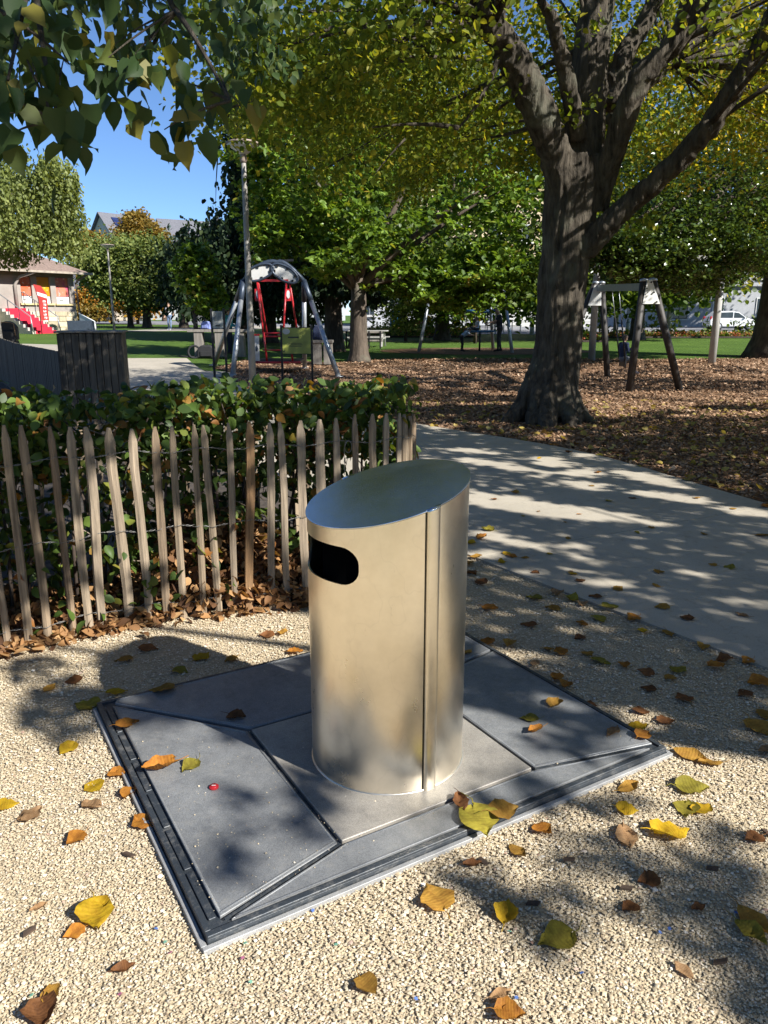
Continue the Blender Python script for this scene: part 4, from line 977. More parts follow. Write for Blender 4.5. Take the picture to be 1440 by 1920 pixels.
tree('dark_tree', 'dark leafy tree behind the wooden swing frame', G(15.5, 48), 5, .4,
     [(W(1130, 380, 47), (7, 4, 6), 150, 54, 1.1, .3), (W(1180, 515, 46), (6, 3.5, 1.6), 100, 54, .8, .25)], .38, M_lf_dark, M_bark2, 74, limbs=8)
tree('dark_tree', 'tall yellowing tree rising behind the beech', G(26, 50), 5, .4,
     [(W(1380, 300, 49), (7, 4, 8), 160, 54, 1.1, .3), (W(1420, 60, 49), (8, 4, 6), 90, 54, 1.1, .3)], .38, M_lf_main, M_bark2, 75, limbs=8, rbias=.12)
tree('dark_tree', 'tall dense tree behind the magnolia', G(-1.2, 36), 5, .35,
     [(W(650, 380, 35.5), (3.6, 2.6, 4.4), 120, 70, .8, .3), (W(610, 190, 36), (3.6, 2.8, 4.2), 100, 70, .8, .3)], .27, M_lf_dark, M_bark2, 76, limbs=8)
tree('young_street_tree', 'small street tree with pale trunk by the flower border', G(15.8, 53.5), 3.0, .17,
     [(W(1140, 540, 53.5), (1.9, 1.6, 1.3), 34, 60, .5, .3)], .25, M_lf_mag, M_palebark, 77, roots=False)
tree('young_street_tree', 'small street tree with pale trunk behind the leaning swing leg', G(19.4, 53.5), 3.0, .19,
     [(W(1240, 535, 53.5), (2.0, 1.6, 1.3), 34, 60, .5, .3)], .25, M_lf_mag, M_palebark, 78, roots=False)
tree('young_street_tree', 'small street tree with pale trunk left of the main trunk', G(12.0, 55), 3.0, .17,
     [(W(1010, 560, 55), (2.0, 1.6, 1.0), 30, 60, .5, .3)], .25, M_lf_mag, M_palebark, 79, roots=False)
tree('shrub_tree', 'slender pale green young tree on the lawn by the picnic table', G(1.25, 45), 2.0, .09,
     [(W(757, 590, 45), (1.5, 1.2, .9), 40, 60, .35, .2)], .17, M_lf_birch, M_bark3, 80, roots=False, rbias=-.1)
tree('shrub_tree', 'light green young tree above the blue play equipment', G(4.9, 42), 2.2, .09,
     [(W(872, 566, 42), (1.1, 1.0, .9), 36, 60, .3, .2)], .17, M_lf_mag, M_bark3, 81, roots=False, rbias=.1)
tree('magnolia_bush', 'small bright green magnolia left of the accessible swing', G(-6.6, 27.5), 1.8, .09,
     [(W(372, 505, 27.3), (.62, .6, .78), 46, 45, .2, .2), (W(392, 560, 27.3), (.5, .5, .5), 18, 45, .2, .2)], .2, M_lf_mag, M_bark2, 82, rosette=True, roots=False, rbias=-.03, up=.8)
ROUND = [(tuple(at(225, 520, 62)), (2.9, 3, 2.55), 120, 80, .5, .5), (tuple(at(215, 500, 62)), (2.0, 2, 2.2), 60, 80, .5, .5)]
tree('round_tree', 'neatly rounded green tree on the far lawn, its trunk the slimmer of two', G(-20.0, 62), 3.2, .22, ROUND, .26, M_lf_round, M_bark3, 83, limbs=8)
tree('round_tree', 'neatly rounded green tree on the far lawn, its trunk the thicker of two', G(-18.4, 61), 3.2, .32,
     [(tuple(at(295, 525, 61)), (2.3, 2.6, 2.3), 120, 80, .5, .5), (tuple(at(270, 485, 61)), (2.6, 2, 1.5), 60, 80, .5, .5)], .26, M_lf_round, M_bark3, 84, limbs=8)
tree('autumn_tree', 'golden brown autumn tree in front of the far roofs', G(-28, 88), 6, .3, [(W(262, 452, 88), (2.5, 2.4, 2.2), 110, 70, .42, .5), (W(256, 425, 88), (1.5, 1.5, 1.4), 50, 70, .35, .5)], .34, M_lf_autumn, M_bark3, 85)
tree('autumn_tree', 'orange autumn tree beside the weeping birch', G(-30.5, 80), 5, .25, [(W(175, 478, 80), (1.8, 1.8, 2.2), 80, 70, .5, .4)], .32, M_lf_autumn, M_bark3, 86, rbias=.25)
tree('orange_tree', 'low orange leaved tree under the rounded trees', G(-27, 78), 2.4, .15, [(W(190, 558, 78), (2.4, 2, 1.3), 60, 60, .5, .3)], .3, M_lf_orange, M_bark3, 87, roots=False)
tree('orange_tree', 'small bright orange tree seen between the two trunks', G(-23.8, 76), 2.2, .15, [(W(262, 572, 76), (2.4, 2, .9), 50, 60, .45, .3)], .3, M_lf_orange, M_bark3, 88, roots=False)
tree('orange_tree', 'yellow tree at the edge of the far path', G(-30, 76), 2.0, .12, [(W(165, 590, 76), (2.5, 2, 1.0), 40, 60, .45, .3)], .3, M_lf_autumn, M_bark3, 881, roots=False)
def weeping(name, label, base, r, starts, per, step, leaf, mat, bark, seed, shape='tiny', zf=None, drift=.25, lens=(1, 2), limbs=14, floor=1.5):
    """hanging strands of foliage"""
    g = np.random.default_rng(seed); random.seed(seed); base = Vector(base); t = thing(name, label, 'tree', base)
    P, D = [], []
    for s in starts:
        n = int(per * g.uniform(*lens)); dx, dy = g.normal(0, drift, 2); ph = g.uniform(0, 6)
        for k in range(n):
            z = s[2] - k * step
            if z < floor + .25 * math.sin(s[0] * 2): break
            P.append((s[0] + dx * k * step * .3 + .05 * math.sin(k * .5 + ph) + g.normal(0, leaf * .45), s[1] + dy * k * step * .3 + g.normal(0, leaf * .45), z)); D.append((g.normal(0, .5), g.normal(0, .5), -1))
    P = np.array(P); D = np.array(D)
    leaf_cloud('crown', P - np.array(base), leaf * g.uniform(.7, 1.25, len(P)), mat, g, t, shape, .1, .3, np.clip(g.random(len(P)) * .8 + .25 * vnoise(P[:, 0], P[:, 2], .8, seed), 0, 1), D)
    S = np.array(starts); tg = S[g.choice(len(S), min(limbs, len(S)), replace=False)]
    wood('trunk', bark, t, base, zf, r, tg, base, limb_r=.3)
    return t
gb = np.random.default_rng(90)
def dome(n, c, r, g, lo=-.1):
    d = g.normal(size=(n, 3)); d[:, 2] = abs(d[:, 2]) + lo; d /= np.linalg.norm(d, axis=1)[:, None]
    return np.array(c) + d * np.array(r) * (g.uniform(.55, 1, (n, 1)))
c0 = W(40, 395, 27)
weeping('weeping_birch', 'sunlit weeping birch with pale hanging foliage beside the house', G(-13.6, 27.6), .12, list(dome(960, (c0[0] - .95, 27.3, c0[2] + .0), (2.9, 2.2, 2.6), gb)) + list(dome(200, W(105, 330, 27), (.8, .8, .8), gb)), 24, .085, .122, M_lf_birch, M_birchbark, 91, zf=5.4, lens=(.6, 1.6), floor=3.55)
st = [(W(455, 0, 42)[0] + gb.normal(0, .5) + .6, 42 + gb.normal(0, .7), z) for z in gb.uniform(3.5, 16, 240)]
st = [((s[0] + gb.choice([-1, 1]) * gb.uniform(0, 1.5) * (1 - s[2] / 40)), s[1], s[2]) for s in st] + [(W(430, 0, 42)[0] + gb.uniform(-.4, .9), 41.4 + gb.uniform(-.5, .5), z) for z in gb.uniform(6, 15, 70)]
weeping('weeping_conifer', 'tall dark weeping conifer rising behind the lamp post', G(-7.6, 42.2), .3, st, 22, .11, .30, M_lf_con, M_bark3, 92, zf=14, lens=(.7, 1.7), floor=1.6)
st = list(dome(520, W(480, 545, 37), (4.0, 2.4, 4.6), gb, -.2)) + list(dome(240, W(385, 520, 40), (2.3, 1.8, 3.0), gb, -.2))
weeping('hemlock_tree', 'broad dark evergreen with drooping boughs behind the accessible swing', G(-5.6, 38.5), .3, st, 14, .10, .27, M_lf_con, M_bark3, 93, zf=6, lens=(.6, 1.4), floor=1.35)
st = list(dome(420, W(650, 530, 33), (2.6, 2.0, 4.2), gb, -.25))
weeping('hemlock_tree', 'dark drooping evergreen with a thick bare trunk near the picnic table', G(-2.15, 33.4), .36, st, 14, .10, .26, M_lf_con, M_bark3, 94, zf=7, lens=(.6, 1.4), floor=2.3)
st = list(dome(90, W(325, 470, 95), (3.4, 2, 3.6), gb, -.3))
weeping('blue_cedar', 'pale blue cedar under the far dark roof', G(-26.5, 95), .25, st, 8, .3, .5, M_lf_cedar, M_bark3, 95, zf=9, lens=(.5, 1.2), floor=4)
st = list(dome(200, W(350, 505, 60), (3.4, 2, 4.0), gb, -.3))
weeping('yew_tree', 'dark yew closing the lawn behind the magnolia bush', G(-15.3, 60), .3, st, 10, .2, .36, M_lf_con, M_bark3, 96, zf=5, lens=(.6, 1.3), floor=2.0)

# trees that close the park beyond the frame
for q, (x, y, zc, rad, lab) in enumerate(((21, 6, 4.6, (4, 5, 3.6), 'leafy tree closing the park to the right of the path'), (23, -6, 4.8, (4.5, 5, 3.8), 'leafy tree beyond the shade tree'), (9, -19, 5.0, (6, 4, 4), 'leafy tree far behind the gravel'), (-8, -20, 5.0, (6, 4, 4), 'leafy tree behind the gravel near the left tree'), (-24, -6, 4.6, (4, 6, 3.8), 'leafy tree left of the gravel'), (-27, 12, 4.6, (4, 5, 3.8), 'leafy tree beside the paved square'), (-46, 44, 6.0, (6, 5, 5), 'leafy tree far left of the house'), (-56, 58, 6.5, (7, 5, 5.5), 'leafy tree well behind the house'), (-44, 70, 6.5, (7, 5, 5.5), 'leafy tree behind the house roof'))):
    tree('park_tree', lab, G(x, y), 2.6, .3, [((x, y, zc), rad, 90, 50, .7, .3)], .34, M_lf_dark, M_bark2, 400 + q, group='trees around the gravel')

for q, (x, y, h) in enumerate(((35.5, 69.5, 7.5), (43, 67, 7.5), (51, 65, 7.5))):  # unseen trees added so their shade falls on the street front
    tree('added_shade_tree', 'tall unseen tree added to shade the %s shop front' % ('grey', 'corner', 'last')[q], G(x, y), 5.0, .3, [((x, y, h + 2), (4.5, 3.2, 5.8), 110, 60, .9, .3)], .4, M_lf_dark, M_bark2, 440 + q, group='added shade trees')
# ------------------------------------------------------------ common materials
M_weather = simple('weathered_timber', (.075, .065, .052), .85, 0, .7, 16, (1, 1, .08), bmp=.6, bscale=50)
M_greywood = simple('grey_wood', (.20, .18, .155), .8, 0, .3, 12, (1, 1, .15), bmp=.3)
M_blacksteel = simple('black_steel', (.022, .022, .024), .4, .3, .3, 20)
M_greysteel = simple('grey_steel', (.36, .38, .40), .4, .6, .12, 15)
M_bluegrey = simple('dark_blue_steel', (.045, .06, .085), .4, .3, .2, 15)
M_red = simple('red_paint', (.42, .02, .025), .35, 0, .15, 10)
M_white = simple('white_paint', (.72, .72, .70), .5, 0, .08, 6)
M_offwhite = simple('off_white', (.55, .54, .51), .6, 0, .1, 4)
M_blue = simple('blue_plastic', (.05, .16, .34), .4, 0, .15, 5)
M_rope = simple('rope', (.12, .12, .13), .8, 0, .2, 60)
M_palepole = simple('pale_pole', (.38, .37, .345), .6, 0, .2, 9, (1, 1, .2), bmp=.15)
M_lampglass = simple('lamp_bowl', (.62, .63, .62), .25, 0, .15, 6)
M_rust = simple('lamp_cap', (.26, .20, .17), .7, 0, .35, 12)
M_pole = simple('lamp_pole', (.29, .27, .245), .6, .3, .22, 7, (1, 1, .4), bmp=.1)

# ------------------------------------------------------------ lamp posts
def lamp(label, base, h, r, s=1.0):
    t = thing('street_lamp', label, 'lamp', base, 0, None)
    MB().tube([(0, 0, -.05), (0, 0, .9), (0, 0, h - .35), (0, 0, h - .12)], [r, r * .92, r * .62, r * .55], 14).build('pole', M_pole, t)
    MB().lathe([(r * .6, h - .14), (r * .9, h - .1), (r * .75, h - .02), (r * .8, h + .02)], n=16).build('collar', M_rust, t)
    MB().lathe([(r * .8, h + .0), (.16 * s, h + .07), (.27 * s, h + .13), (.31 * s, h + .17)], n=28).build('bowl', M_lampglass, t)
    MB().lathe([(.315 * s, h + .165), (.32 * s, h + .195), (.27 * s, h + .215), (.0, h + .235)], n=28).build('cap', M_rust, t)
    return t
b = atx(474, 15.0); lamp('old grey lamp post with bowl head rising beside the hedge', b, at(455, 290, 15).z - b.z, .075, .95)
b = atx(216, 44.7); lamp('grey lamp post with bowl head by the far lawn path', b, at(208, 466, 44.7).z - b.z, .075, 1.2)
b = atx(347, 66); t = thing('street_lamp', 'slim white lamp mast far behind the lawn path', 'lamp', b)
MB().tube([(0, 0, 0), (0, 0, 1.6)], [.12, .1], 10).build('mast_base', M_white, t); MB().tube([(0, 0, 1.6), (0, 0, 4.2)], .07, 8).build('mast', M_white, t)
MB().lathe([(.05, 4.2), (.25, 4.35), (.2, 4.45), (0, 4.5)], n=16).build('head', M_lampglass, t)

# ------------------------------------------------------------ weathered timber block and low board fence
b = at(165, 660, 12); bx = b.x; t = thing('timber_block', 'massive weathered timber block standing at the end of the low board fence', 'timber block', (bx, 12.25, 0), R(14))
htop = at(165, 622, 12).z
mb = MB(); k = 9
for q in range(k):
    w = .94 / k; x = -.47 + w * (q + .5)
    o = MB().box((x, random.uniform(-.008, .008), htop / 2 - .02 + random.uniform(-.006, .006)), (w - .006, .82, htop)); o.build('timber', M_weather, t, .008)
MB().box((0, 0, htop + .0), (1.0, .88, .03)).build('lit_top', M_greywood, t, .01)  # lighter wood stands for the light falling on the top
A = Vector((bx - .55, 12.3, 0)); Bv = Vector((-10.6, 20.8, 0)); d = (Bv - A); L = d.length; ang = math.atan2(d.y, d.x)
t = thing('board_fence', 'low dark board fence running from the timber block towards the stroller', 'fence', A, ang)
nb = int(L / .16)
bme = MB().box((0, 0, .47), (.145, .024, .98)).mesh('board', [M_weather])
zt = at(104, 660, 12.2).z
for q in range(nb):
    o = link('board', bme, t); x = .16 * (q + .5); p = A + d.normalized() * x
    o.location = (x, random.uniform(-.004, .004), float(zg(p.x, p.y))); o.scale = (1, 1, (zt + random.uniform(-.006, .006)) / .96)
for z in (zt * .82, zt * .25):
    MB().beam((0, -.032, z), (L, -.032, z + float(zg(Bv.x, Bv.y))), .05, .04).build('rail', M_weather, t)
for q in range(6):
    x = L * (q + .3) / 6; p = A + d.normalized() * x; MB().box((x, -.075, zt * .45 + float(zg(p.x, p.y))), (.09, .06, zt * .95)).build('post', M_bluegrey, t, .005)

# ------------------------------------------------------------ stroller
t = thing('stroller', 'black baby stroller parked on the paved square behind the board fence', 'stroller', atx(20, 30), R(12))
S = M_blacksteel; M_fab = simple('black_fabric', (.016, .016, .018), .85, 0, .3, 30); M_tan = simple('tan_grip', (.16, .10, .06), .7)
pr = []
for q in range(9):
    a = R(20 + 150 * q / 8); pr.append((math.cos(a) * .34, .72 + math.sin(a) * .36))
MB().prism([(-.32, .38), (.32, .38)] + pr, -.16, .22, 'y').build('hood', M_fab, t, .03)
MB().prism([(-.28, .3), (.28, .3), (.26, .72), (-.26, .72)], -.26, -.12, 'y').build('seat_back', M_fab, t, .03)
MB().box((0, .1, .3), (.5, .5, .12)).build('basket', M_fab, t, .02)
MB().tube([(-.3, -.3, .55), (-.31, -.42, .98), (-.2, -.45, 1.04), (.2, -.45, 1.04), (.31, -.42, .98), (.3, -.3, .55)], .016, 8).build('handle', M_tan, t)
for sx in (-1, 1):
    MB().tube([(sx * .3, -.3, .55), (sx * .3, .35, .16)], .015, 8).build('frame_tube', S, t)
    for (y, r) in ((-.28, .15), (.38, .11)):
        w = MB().tube([(sx * .31 - .02, y, r), (sx * .31 + .02, y, r)], r, 18).build('wheel', M_fab, t); MB().tube([(sx * .31 - .025, y, r), (sx * .31 + .025, y, r)], r * .5, 12).build('hub', M_greysteel, w)

# ------------------------------------------------------------ accessible (wheelchair) swing
z0 = float(zg(-3.2, 22)); t = thing('accessible_swing', 'tall grey swing frame with oval top panels carrying a red wheelchair platform', 'swing', (0, 0, 0))
aL, aR = at(456, 528, 22), at(570, 528, 22)
feet = [(aL, G(-4.02, 20.5)), (aL, G(-5.15, 23.4)), (aR, G(-1.2, 20.7)), (aR, G(-2.4, 23.4))]
for a, f in feet:
    MB().tube([f - Vector((0, 0, .05)), f.lerp(a, .8)], [.07, .065], 14).build('leg', M_greysteel, t)
    MB().tube([f.lerp(a, .79), f.lerp(a, .93), a + Vector((0, 0, .02))], [.075, .075, .075], 14).build('leg_sleeve', M_bluegrey, t)
    MB().lathe([(.12, f.z - .01), (.12, f.z + .02)], (f.x, f.y, 0), 14).build('foot_plate', M_greysteel, t)
top = at(520, 492, 22)
arch = bez(aL, Vector((aL.x + .55, 22, top.z + .12)), top) + bez(top, Vector((aR.x - .5, 22, top.z + .1)), aR)[1:]
MB().tube(arch, .065, 12).build('arch', M_bluegrey, t)
MB().beam(top + Vector((-.3, 0, .02)), top + Vector((.45, 0, .06)), .05, .06).build('top_bar', M_blacksteel, t)
for (cx_, cy_, rot) in ((487, 511, .35), (534, 513, -.5)):
    c = at(cx_, cy_, 21.9); pts = []
    for q in range(24):
        a = 2 * math.pi * q / 24; u, v = .40 * math.cos(a), .19 * math.sin(a); pts.append((c.x + u * math.cos(rot) - v * math.sin(rot), c.z + u * math.sin(rot) + v * math.cos(rot)))
    ov = MB().prism(pts, 21.88, 21.92, 'y').build('oval_panel', M_offwhite, t)
    MB().tube([(p[0], 21.87, p[1]) for p in pts + pts[:1]], .035, 8, cap=False).build('panel_rim', M_bluegrey, ov)
    for q in (2, 6, 10, 14, 18, 22):
        p = pts[q]; MB().box((c.x + (p[0] - c.x) * .8, 21.865, c.z + (p[1] - c.z) * .8), (.06, .02, .07)).build('clip', M_blacksteel, ov)
hang = at(508, 522, 22); zb_ = hang.z
def RW(px, py, Y=21.9): return at(px, py, Y)
MB().tube([top - Vector((0, 0, .05)), hang], .03, 8).build('hanger', M_blacksteel, t)
cr = MB().beam(RW(479, 526), RW(541, 526), .07, .06).build('crossbar', M_red, t)
for (a, b_) in ((482, 487), (537, 546)):
    for (p, q, Y1) in (((a, 527), (a + 12 if a < 500 else a - 6, 628), 21.5), ((b_ - 3, 527), (b_ + (14 if a < 500 else 12), 628), 22.3)):
        MB().tube([RW(*p), RW(q[0], q[1], Y1)], .028, 8).build('hanger_bar', M_red, t)
    pl = MB().box(RW((a + b_) / 2 - 1, 553, 21.85), (.16, .03, .32)).build('side_plate', M_red, t)
    c = RW((a + b_) / 2 - 1, 552, 21.82)
    MB().add([(c.x + .05 * math.cos(q * .5236), c.y - .005, c.z + .11 * math.sin(q * .5236)) for q in range(12)], [tuple(range(12))]).build('oval_label', M_white, pl)
zp = RW(500, 676).z
MB().box(((RW(485, 676).x + RW(565, 676).x) / 2, 22.0, zp), (RW(565, 676).x - RW(482, 676).x, 1.3, .06)).build('platform', M_blacksteel, t, .01)
MB().tube([(RW(480, 679).x, 21.3, zp - .02), (RW(568, 679).x, 21.3, zp - .02)], .03, 8).build('edge_tube', M_red, t)
for (x, y0, y1) in ((500, 622, 676), (547, 622, 676)):
    MB().tube([(RW(x, y0).x, 21.35, RW(x, y0).z), (RW(x + 6, y1).x, 21.35, zp)], .028, 8).build('rail_post', M_red, t)
for y in (624, 630, 655):
    MB().tube([(RW(498, y).x, 21.36, RW(498, y).z), (RW(550, y).x, 21.36, RW(550, y).z)], .022, 8).build('rail', M_red, t)
for x in (478, 488):
    pn = MB().box(((RW(x, 650).x), 21.3, RW(x, 650).z), (.135, .03, .72)).build('grey_panel', M_offwhite, t)
    c = Vector((RW(x, 652).x, 21.28, RW(x, 652).z))
    MB().add([(c.x + .035 * math.cos(q * .5236), c.y, c.z + .08 * math.sin(q * .5236)) for q in range(12)], [tuple(range(12))]).build('oval_label', M_bluegrey, pn)
MB().box((RW(483, 625).x, 21.3, RW(483, 627).z), (.3, .04, .05)).build('panel_top', M_red, t)

# ------------------------------------------------------------ signs
M_signg = simple('green_sign', (.30, .33, .07), .4, 0, .3, 2.5); M_signp = simple('pale_sign', (.40, .40, .36), .5, 0, .12, 6); M_ink = simple('ink', (.04, .045, .04), .6)
def two_post(label, x0, x1, yt, yb, foot, Y, mat, title):
    t = thing('information_sign', label, 'sign', (0, 0, 0)); a = at(x0, yt, Y); b = at(x1, yb, Y); gz_ = float(zg(a.x, Y))
    for x in (a.x, b.x):
        MB().box((x, Y, (a.z + gz_) / 2 + .02), (.05, .05, a.z - gz_ + .1)).build('post', M_blacksteel, t, .005)
    bd = MB().box(((a.x + b.x) / 2, Y - .03, (a.z + b.z) / 2), (b.x - a.x - .055, .02, a.z - b.z)).build('board', mat, t)
    for z in (a.z, b.z): MB().box(((a.x + b.x) / 2, Y - .005, z), (b.x - a.x, .03, .035)).build('frame_rail', M_blacksteel, t)
    return t, bd, a, b
t, bd, a, b = two_post('small pale information panel with fine print on two black posts', 396, 421, 584, 616, 692, 19.0, M_signp, '')
w = b.x - a.x
for q in range(9):
    MB().box(((a.x + b.x) / 2 + random.uniform(-.01, .01), 18.958, a.z - .03 - .022 * q), (w * random.uniform(.6, .75), .002, .008)).build('text_line', M_ink, bd)
MB().lathe([(.05, 0), (.055, .02), (.03, .03)], ((a.x + b.x) / 2, 18.962, a.z - .34), 12).build('pictogram', M_ink, bd)
t, bd, a, b = two_post('green information board on two black posts in front of the accessible swing', 527, 585, 615, 663, 693, 19.0, M_signg, '')
w = b.x - a.x
MB().box((a.x + w * .40, 18.956, a.z - .22), (w * .35, .002, .035)).build('title', M_ink, bd)
for q in range(3): MB().box((a.x + w * .45, 18.956, a.z - .36 - .035 * q), (w * random.uniform(.4, .55), .002, .012)).build('text_line', M_ink, bd)
MB().add([(a.x + w * .17 + .09 * math.cos(q * .4), 18.955, a.z - .08 + .07 * math.sin(q * .4)) for q in range(16)], [tuple(range(16))]).build('emblem', M_offwhite, bd)
MB().box((a.x + w * .08, 18.956, b.z + .05), (.04, .002, .03)).build('small_logo', M_ink, bd)

# ------------------------------------------------------------ benches and things on them
def long_bench(label, px0, px1, py, Y, depth=.42, rz=0, legs=3, th=.09):
    a, b = at(px0, py, Y), at(px1, py, Y); L = b.x - a.x; c = (a + b) / 2; gz_ = float(zg(c.x, Y))
    t = thing('timber_bench', label, 'bench', (c.x, Y, gz_), rz)
    for q in (-1, 0, 1):
        MB().box((0, q * depth / 3, c.z - gz_), (L, depth / 3 - .012, th)).build('seat_plank', M_greywood, t, .01)
    for q in range(legs):
        MB().box((L * (q + .5) / legs - L / 2, 0, (c.z - gz_) / 2), (.28, depth * .8, c.z - gz_ - th / 2)).build('leg', M_greywood, t, .01)
    return t, c
tb, bc = long_bench('long heavy timber bench on the lawn behind the pale panel', 353, 470, 620, 26.5)
zt_ = bc.z + .045
wl_ = thing('bicycle_wheel', 'small spoked wheel standing on the long timber bench', 'wheel', (at(375, 610, 26.4).x, 26.5, zt_), R(35))
r = .21
ty = MB().tube([(r * math.cos(q * .2618), 0, r + .005 + r * math.sin(q * .2618)) for q in range(25)], .02, 8, cap=False).build('tyre', M_blacksteel, wl_)
for q in range(10): MB().tube([(0, 0, r), (r * math.cos(q * .6283), 0, r + r * math.sin(q * .6283))], .003, 4).build('spoke', M_greysteel, wl_)
def bag(name, label, loc, dims, mat, cat='bag'):
    t = thing(name, label, cat, loc, random.uniform(-.3, .3)); w, d_, h = dims
    MB().prism([(-w / 2, 0), (w / 2, 0), (w * .46, h * .7), (w * .25, h), (-w * .25, h), (-w * .46, h * .72)], -d_ / 2, d_ / 2, 'y').build('body', mat, t, min(w, h) * .12, 3)
    MB().tube(bez(Vector((-w * .15, 0, h * .95)), Vector((0, 0, h * 1.35)), Vector((w * .15, 0, h * .95))), .012, 6).build('handle', M_blacksteel, t)
    MB().box((0, -d_ / 2 - .015, h * .35), (w * .6, .04, h * .4)).build('pocket', mat, t, .01)
    return t
M_navy = simple('navy_cloth', (.02, .03, .07), .85, 0, .25, 20); M_palecl = simple('pale_cloth', (.5, .52, .56), .85, 0, .15, 20)
bag('shopping_bag', 'blue and white bag on the long timber bench', (at(386, 610, 26.4).x, 26.45, zt_), (.34, .22, .26), simple('blue_white', (.16, .2, .42), .8, 0, .5, 9))
bag('backpack', 'black bag standing under the long timber bench', G(at(383, 630, 26).x, 26.2), (.62, .3, .42), M_fab)
rg = thing('rubber_ring', 'black rubber ring lying against the long timber bench', 'ring', G(at(361, 630, 26).x, 26.1))
MB().tube([(.2 * math.cos(q * .3), .03 * math.sin(q * .3), .2 + .2 * math.sin(q * .3)) for q in range(22)], .035, 8, cap=False).build('ring_tube', M_fab, rg); MB().tube([(0, 0, .03), (-.5, .0, .06)], .03, 6).build('handle_bar', M_fab, rg)
tb2, bc2 = long_bench('timber bench half hidden behind the green board', 585, 625, 640, 25.0, legs=2)
bag('backpack', 'dark backpack resting on the bench behind the green board', (at(597, 630, 25).x, 25.0, bc2.z + .045), (.34, .24, .46), M_navy)
# picnic table
pt = thing('picnic_table', 'pale grey picnic table with railing on the lawn behind the forked tree', 'table', G(at(690, 625, 38).x, 38), R(-8))
for q in range(4): MB().box((0, -.3 + .2 * q, .74), (1.9, .18, .05)).build('top_plank', M_palepole, pt, .008)
for sy in (-.72, .72):
    MB().box((0, sy, .44), (1.9, .26, .05)).build('seat_plank', M_palepole, pt, .008)
for sx in (-.75, .75):
    for sy in (-1, 1): MB().beam((sx, sy * .6, 0), (sx, sy * .22, .72), .09, .06).build('leg', M_palepole, pt)
    MB().box((sx, 0, .4), (.08, 1.7, .07)).build('cross_bar', M_palepole, pt)
fr = thing('low_rail_fence', 'dark low rail fence beside the picnic table', 'fence', G(at(660, 625, 36).x, 36))
for q in range(6): MB().box((-1.3 + q * .52, 0, .38), (.07, .07, .8)).build('post', M_blacksteel, fr, .005)
for z in (.72, .35): MB().box((0, 0, z), (2.8, .05, .07)).build('rail', M_greywood, fr, .005)

# ------------------------------------------------------------ blue rope carousel
cc = at(900, 621, 33.6); cz = float(zg(cc.x, 33.6))
t = thing('rope_carousel', 'blue disc roundabout hung on ropes between slanting grey poles', 'play equipment', (cc.x, 33.6, cz))
hz_ = cc.z - cz; hu = at(900, 584, 33.6).z - cz
MB().lathe([(0, hz_ - .06), (.55, hz_ - .05), (.68, hz_ - .01), (.66, hz_ + .03), (.5, hz_ + .01), (0, hz_ - .01)], n=36).build('disc', M_blue, t)
MB().tube([(.72 * math.cos(q * .2618), .72 * math.sin(q * .2618), hu) for q in range(25)], .07, 8, cap=False).build('upper_ring', M_blue, t)
MB().tube([(.0, 0, -.05), (0, 0, hz_)], .04, 10).build('spring_post', M_blacksteel, t)
for q in range(8):
    a = q * math.pi / 4 + .2; MB().tube([(.66 * math.cos(a), .66 * math.sin(a), hz_), (.70 * math.cos(a), .70 * math.sin(a), hu)], .012, 5).build('rope', M_rope, t)
for q in range(4):
    a = q * math.pi / 2; MB().tube([(.70 * math.cos(a), .70 * math.sin(a), hu), (0, 0, hu + 1.2)], .012, 5).build('top_rope', M_rope, t)
for (fx, fy, tx, ty_) in ((785, 33.0, 808, 33.6), (961, 32.4, 945, 33.6), (925, 34.8, 918, 33.8)):
    f = atx(fx, fy) - Vector((cc.x, 33.6, cz)); p2 = at(tx, 545, ty_) - Vector((cc.x, 33.6, cz)); MB().tube([f - Vector((0, 0, .05)), p2], [.075, .06], 12).build('pole', M_greysteel, t)
MB().tube([at(806, 548, 33.6) - Vector((cc.x, 33.6, cz)), at(946, 545, 33.6) - Vector((cc.x, 33.6, cz))], .06, 10).build('beam', M_greysteel, t)

# ------------------------------------------------------------ wooden swing frame
t = thing('timber_swing', 'dark timber swing frame with white steel brackets and grey beam', 'swing', (0, 0, 0)); SWf = t
M_dtim = simple('dark_timber', (.035, .03, .027), .6, 0, .5, 14, (1, 1, .1), bmp=.35)
def aframe(tops, feet, Y, plate_px):
    for (tx, ty_), f in zip(tops, feet):
        a = at(tx, ty_, Y); MB().tube([Vector(f) - Vector((0, 0, .03)), a], [.085, .085], 10).build('leg', M_dtim, t)
        MB().lathe([(.088, -.01), (.10, .005), (.085, .04), (0, .06)], a, 14).build('leg_cap', M_greysteel, t)
        MB().lathe([(.05, 0), (.05, .06)], (f[0], f[1], f[2] - .01), 10).build('foot_bracket', M_greysteel, t)
    pts = [at(x, y, Y - .09) for x, y in plate_px]
    pl = MB().prism([(p.x, p.z) for p in pts], Y - .115, Y - .095, 'y').build('bracket_plate', M_white, t, .004)
    return pl
pl = aframe([(1207, 527), (1224, 526)], [G(5.42, 17.0), G(6.66, 17.3)], 17.1, [(1213, 526), (1222, 524), (1237, 570), (1204, 570)])
for (x, y) in ((1221, 529), (1226, 548), (1231, 566), (1214, 549), (1213, 541)):
    c = at(x, y, 16.97); MB().tube([c, c + Vector((0, -.02, 0))], .02 if x > 1218 else .012, 8).build('bolt', M_blacksteel, pl)
pl2 = aframe([(1128, 531), (1117, 531)], [G(5.99, 20.7), G(4.6, 20.9)], 20.8, [(1114, 536), (1127, 533), (1127, 573), (1102, 573)])
bm0, bm1 = at(1216, 538, 17.15), at(1122, 540, 20.8)
MB().beam(bm0, bm1, .14, .16).build('beam', M_greysteel, t)
sx = bm0.lerp(bm1, .62); sz = float(zg(sx.x, sx.y)) + .47
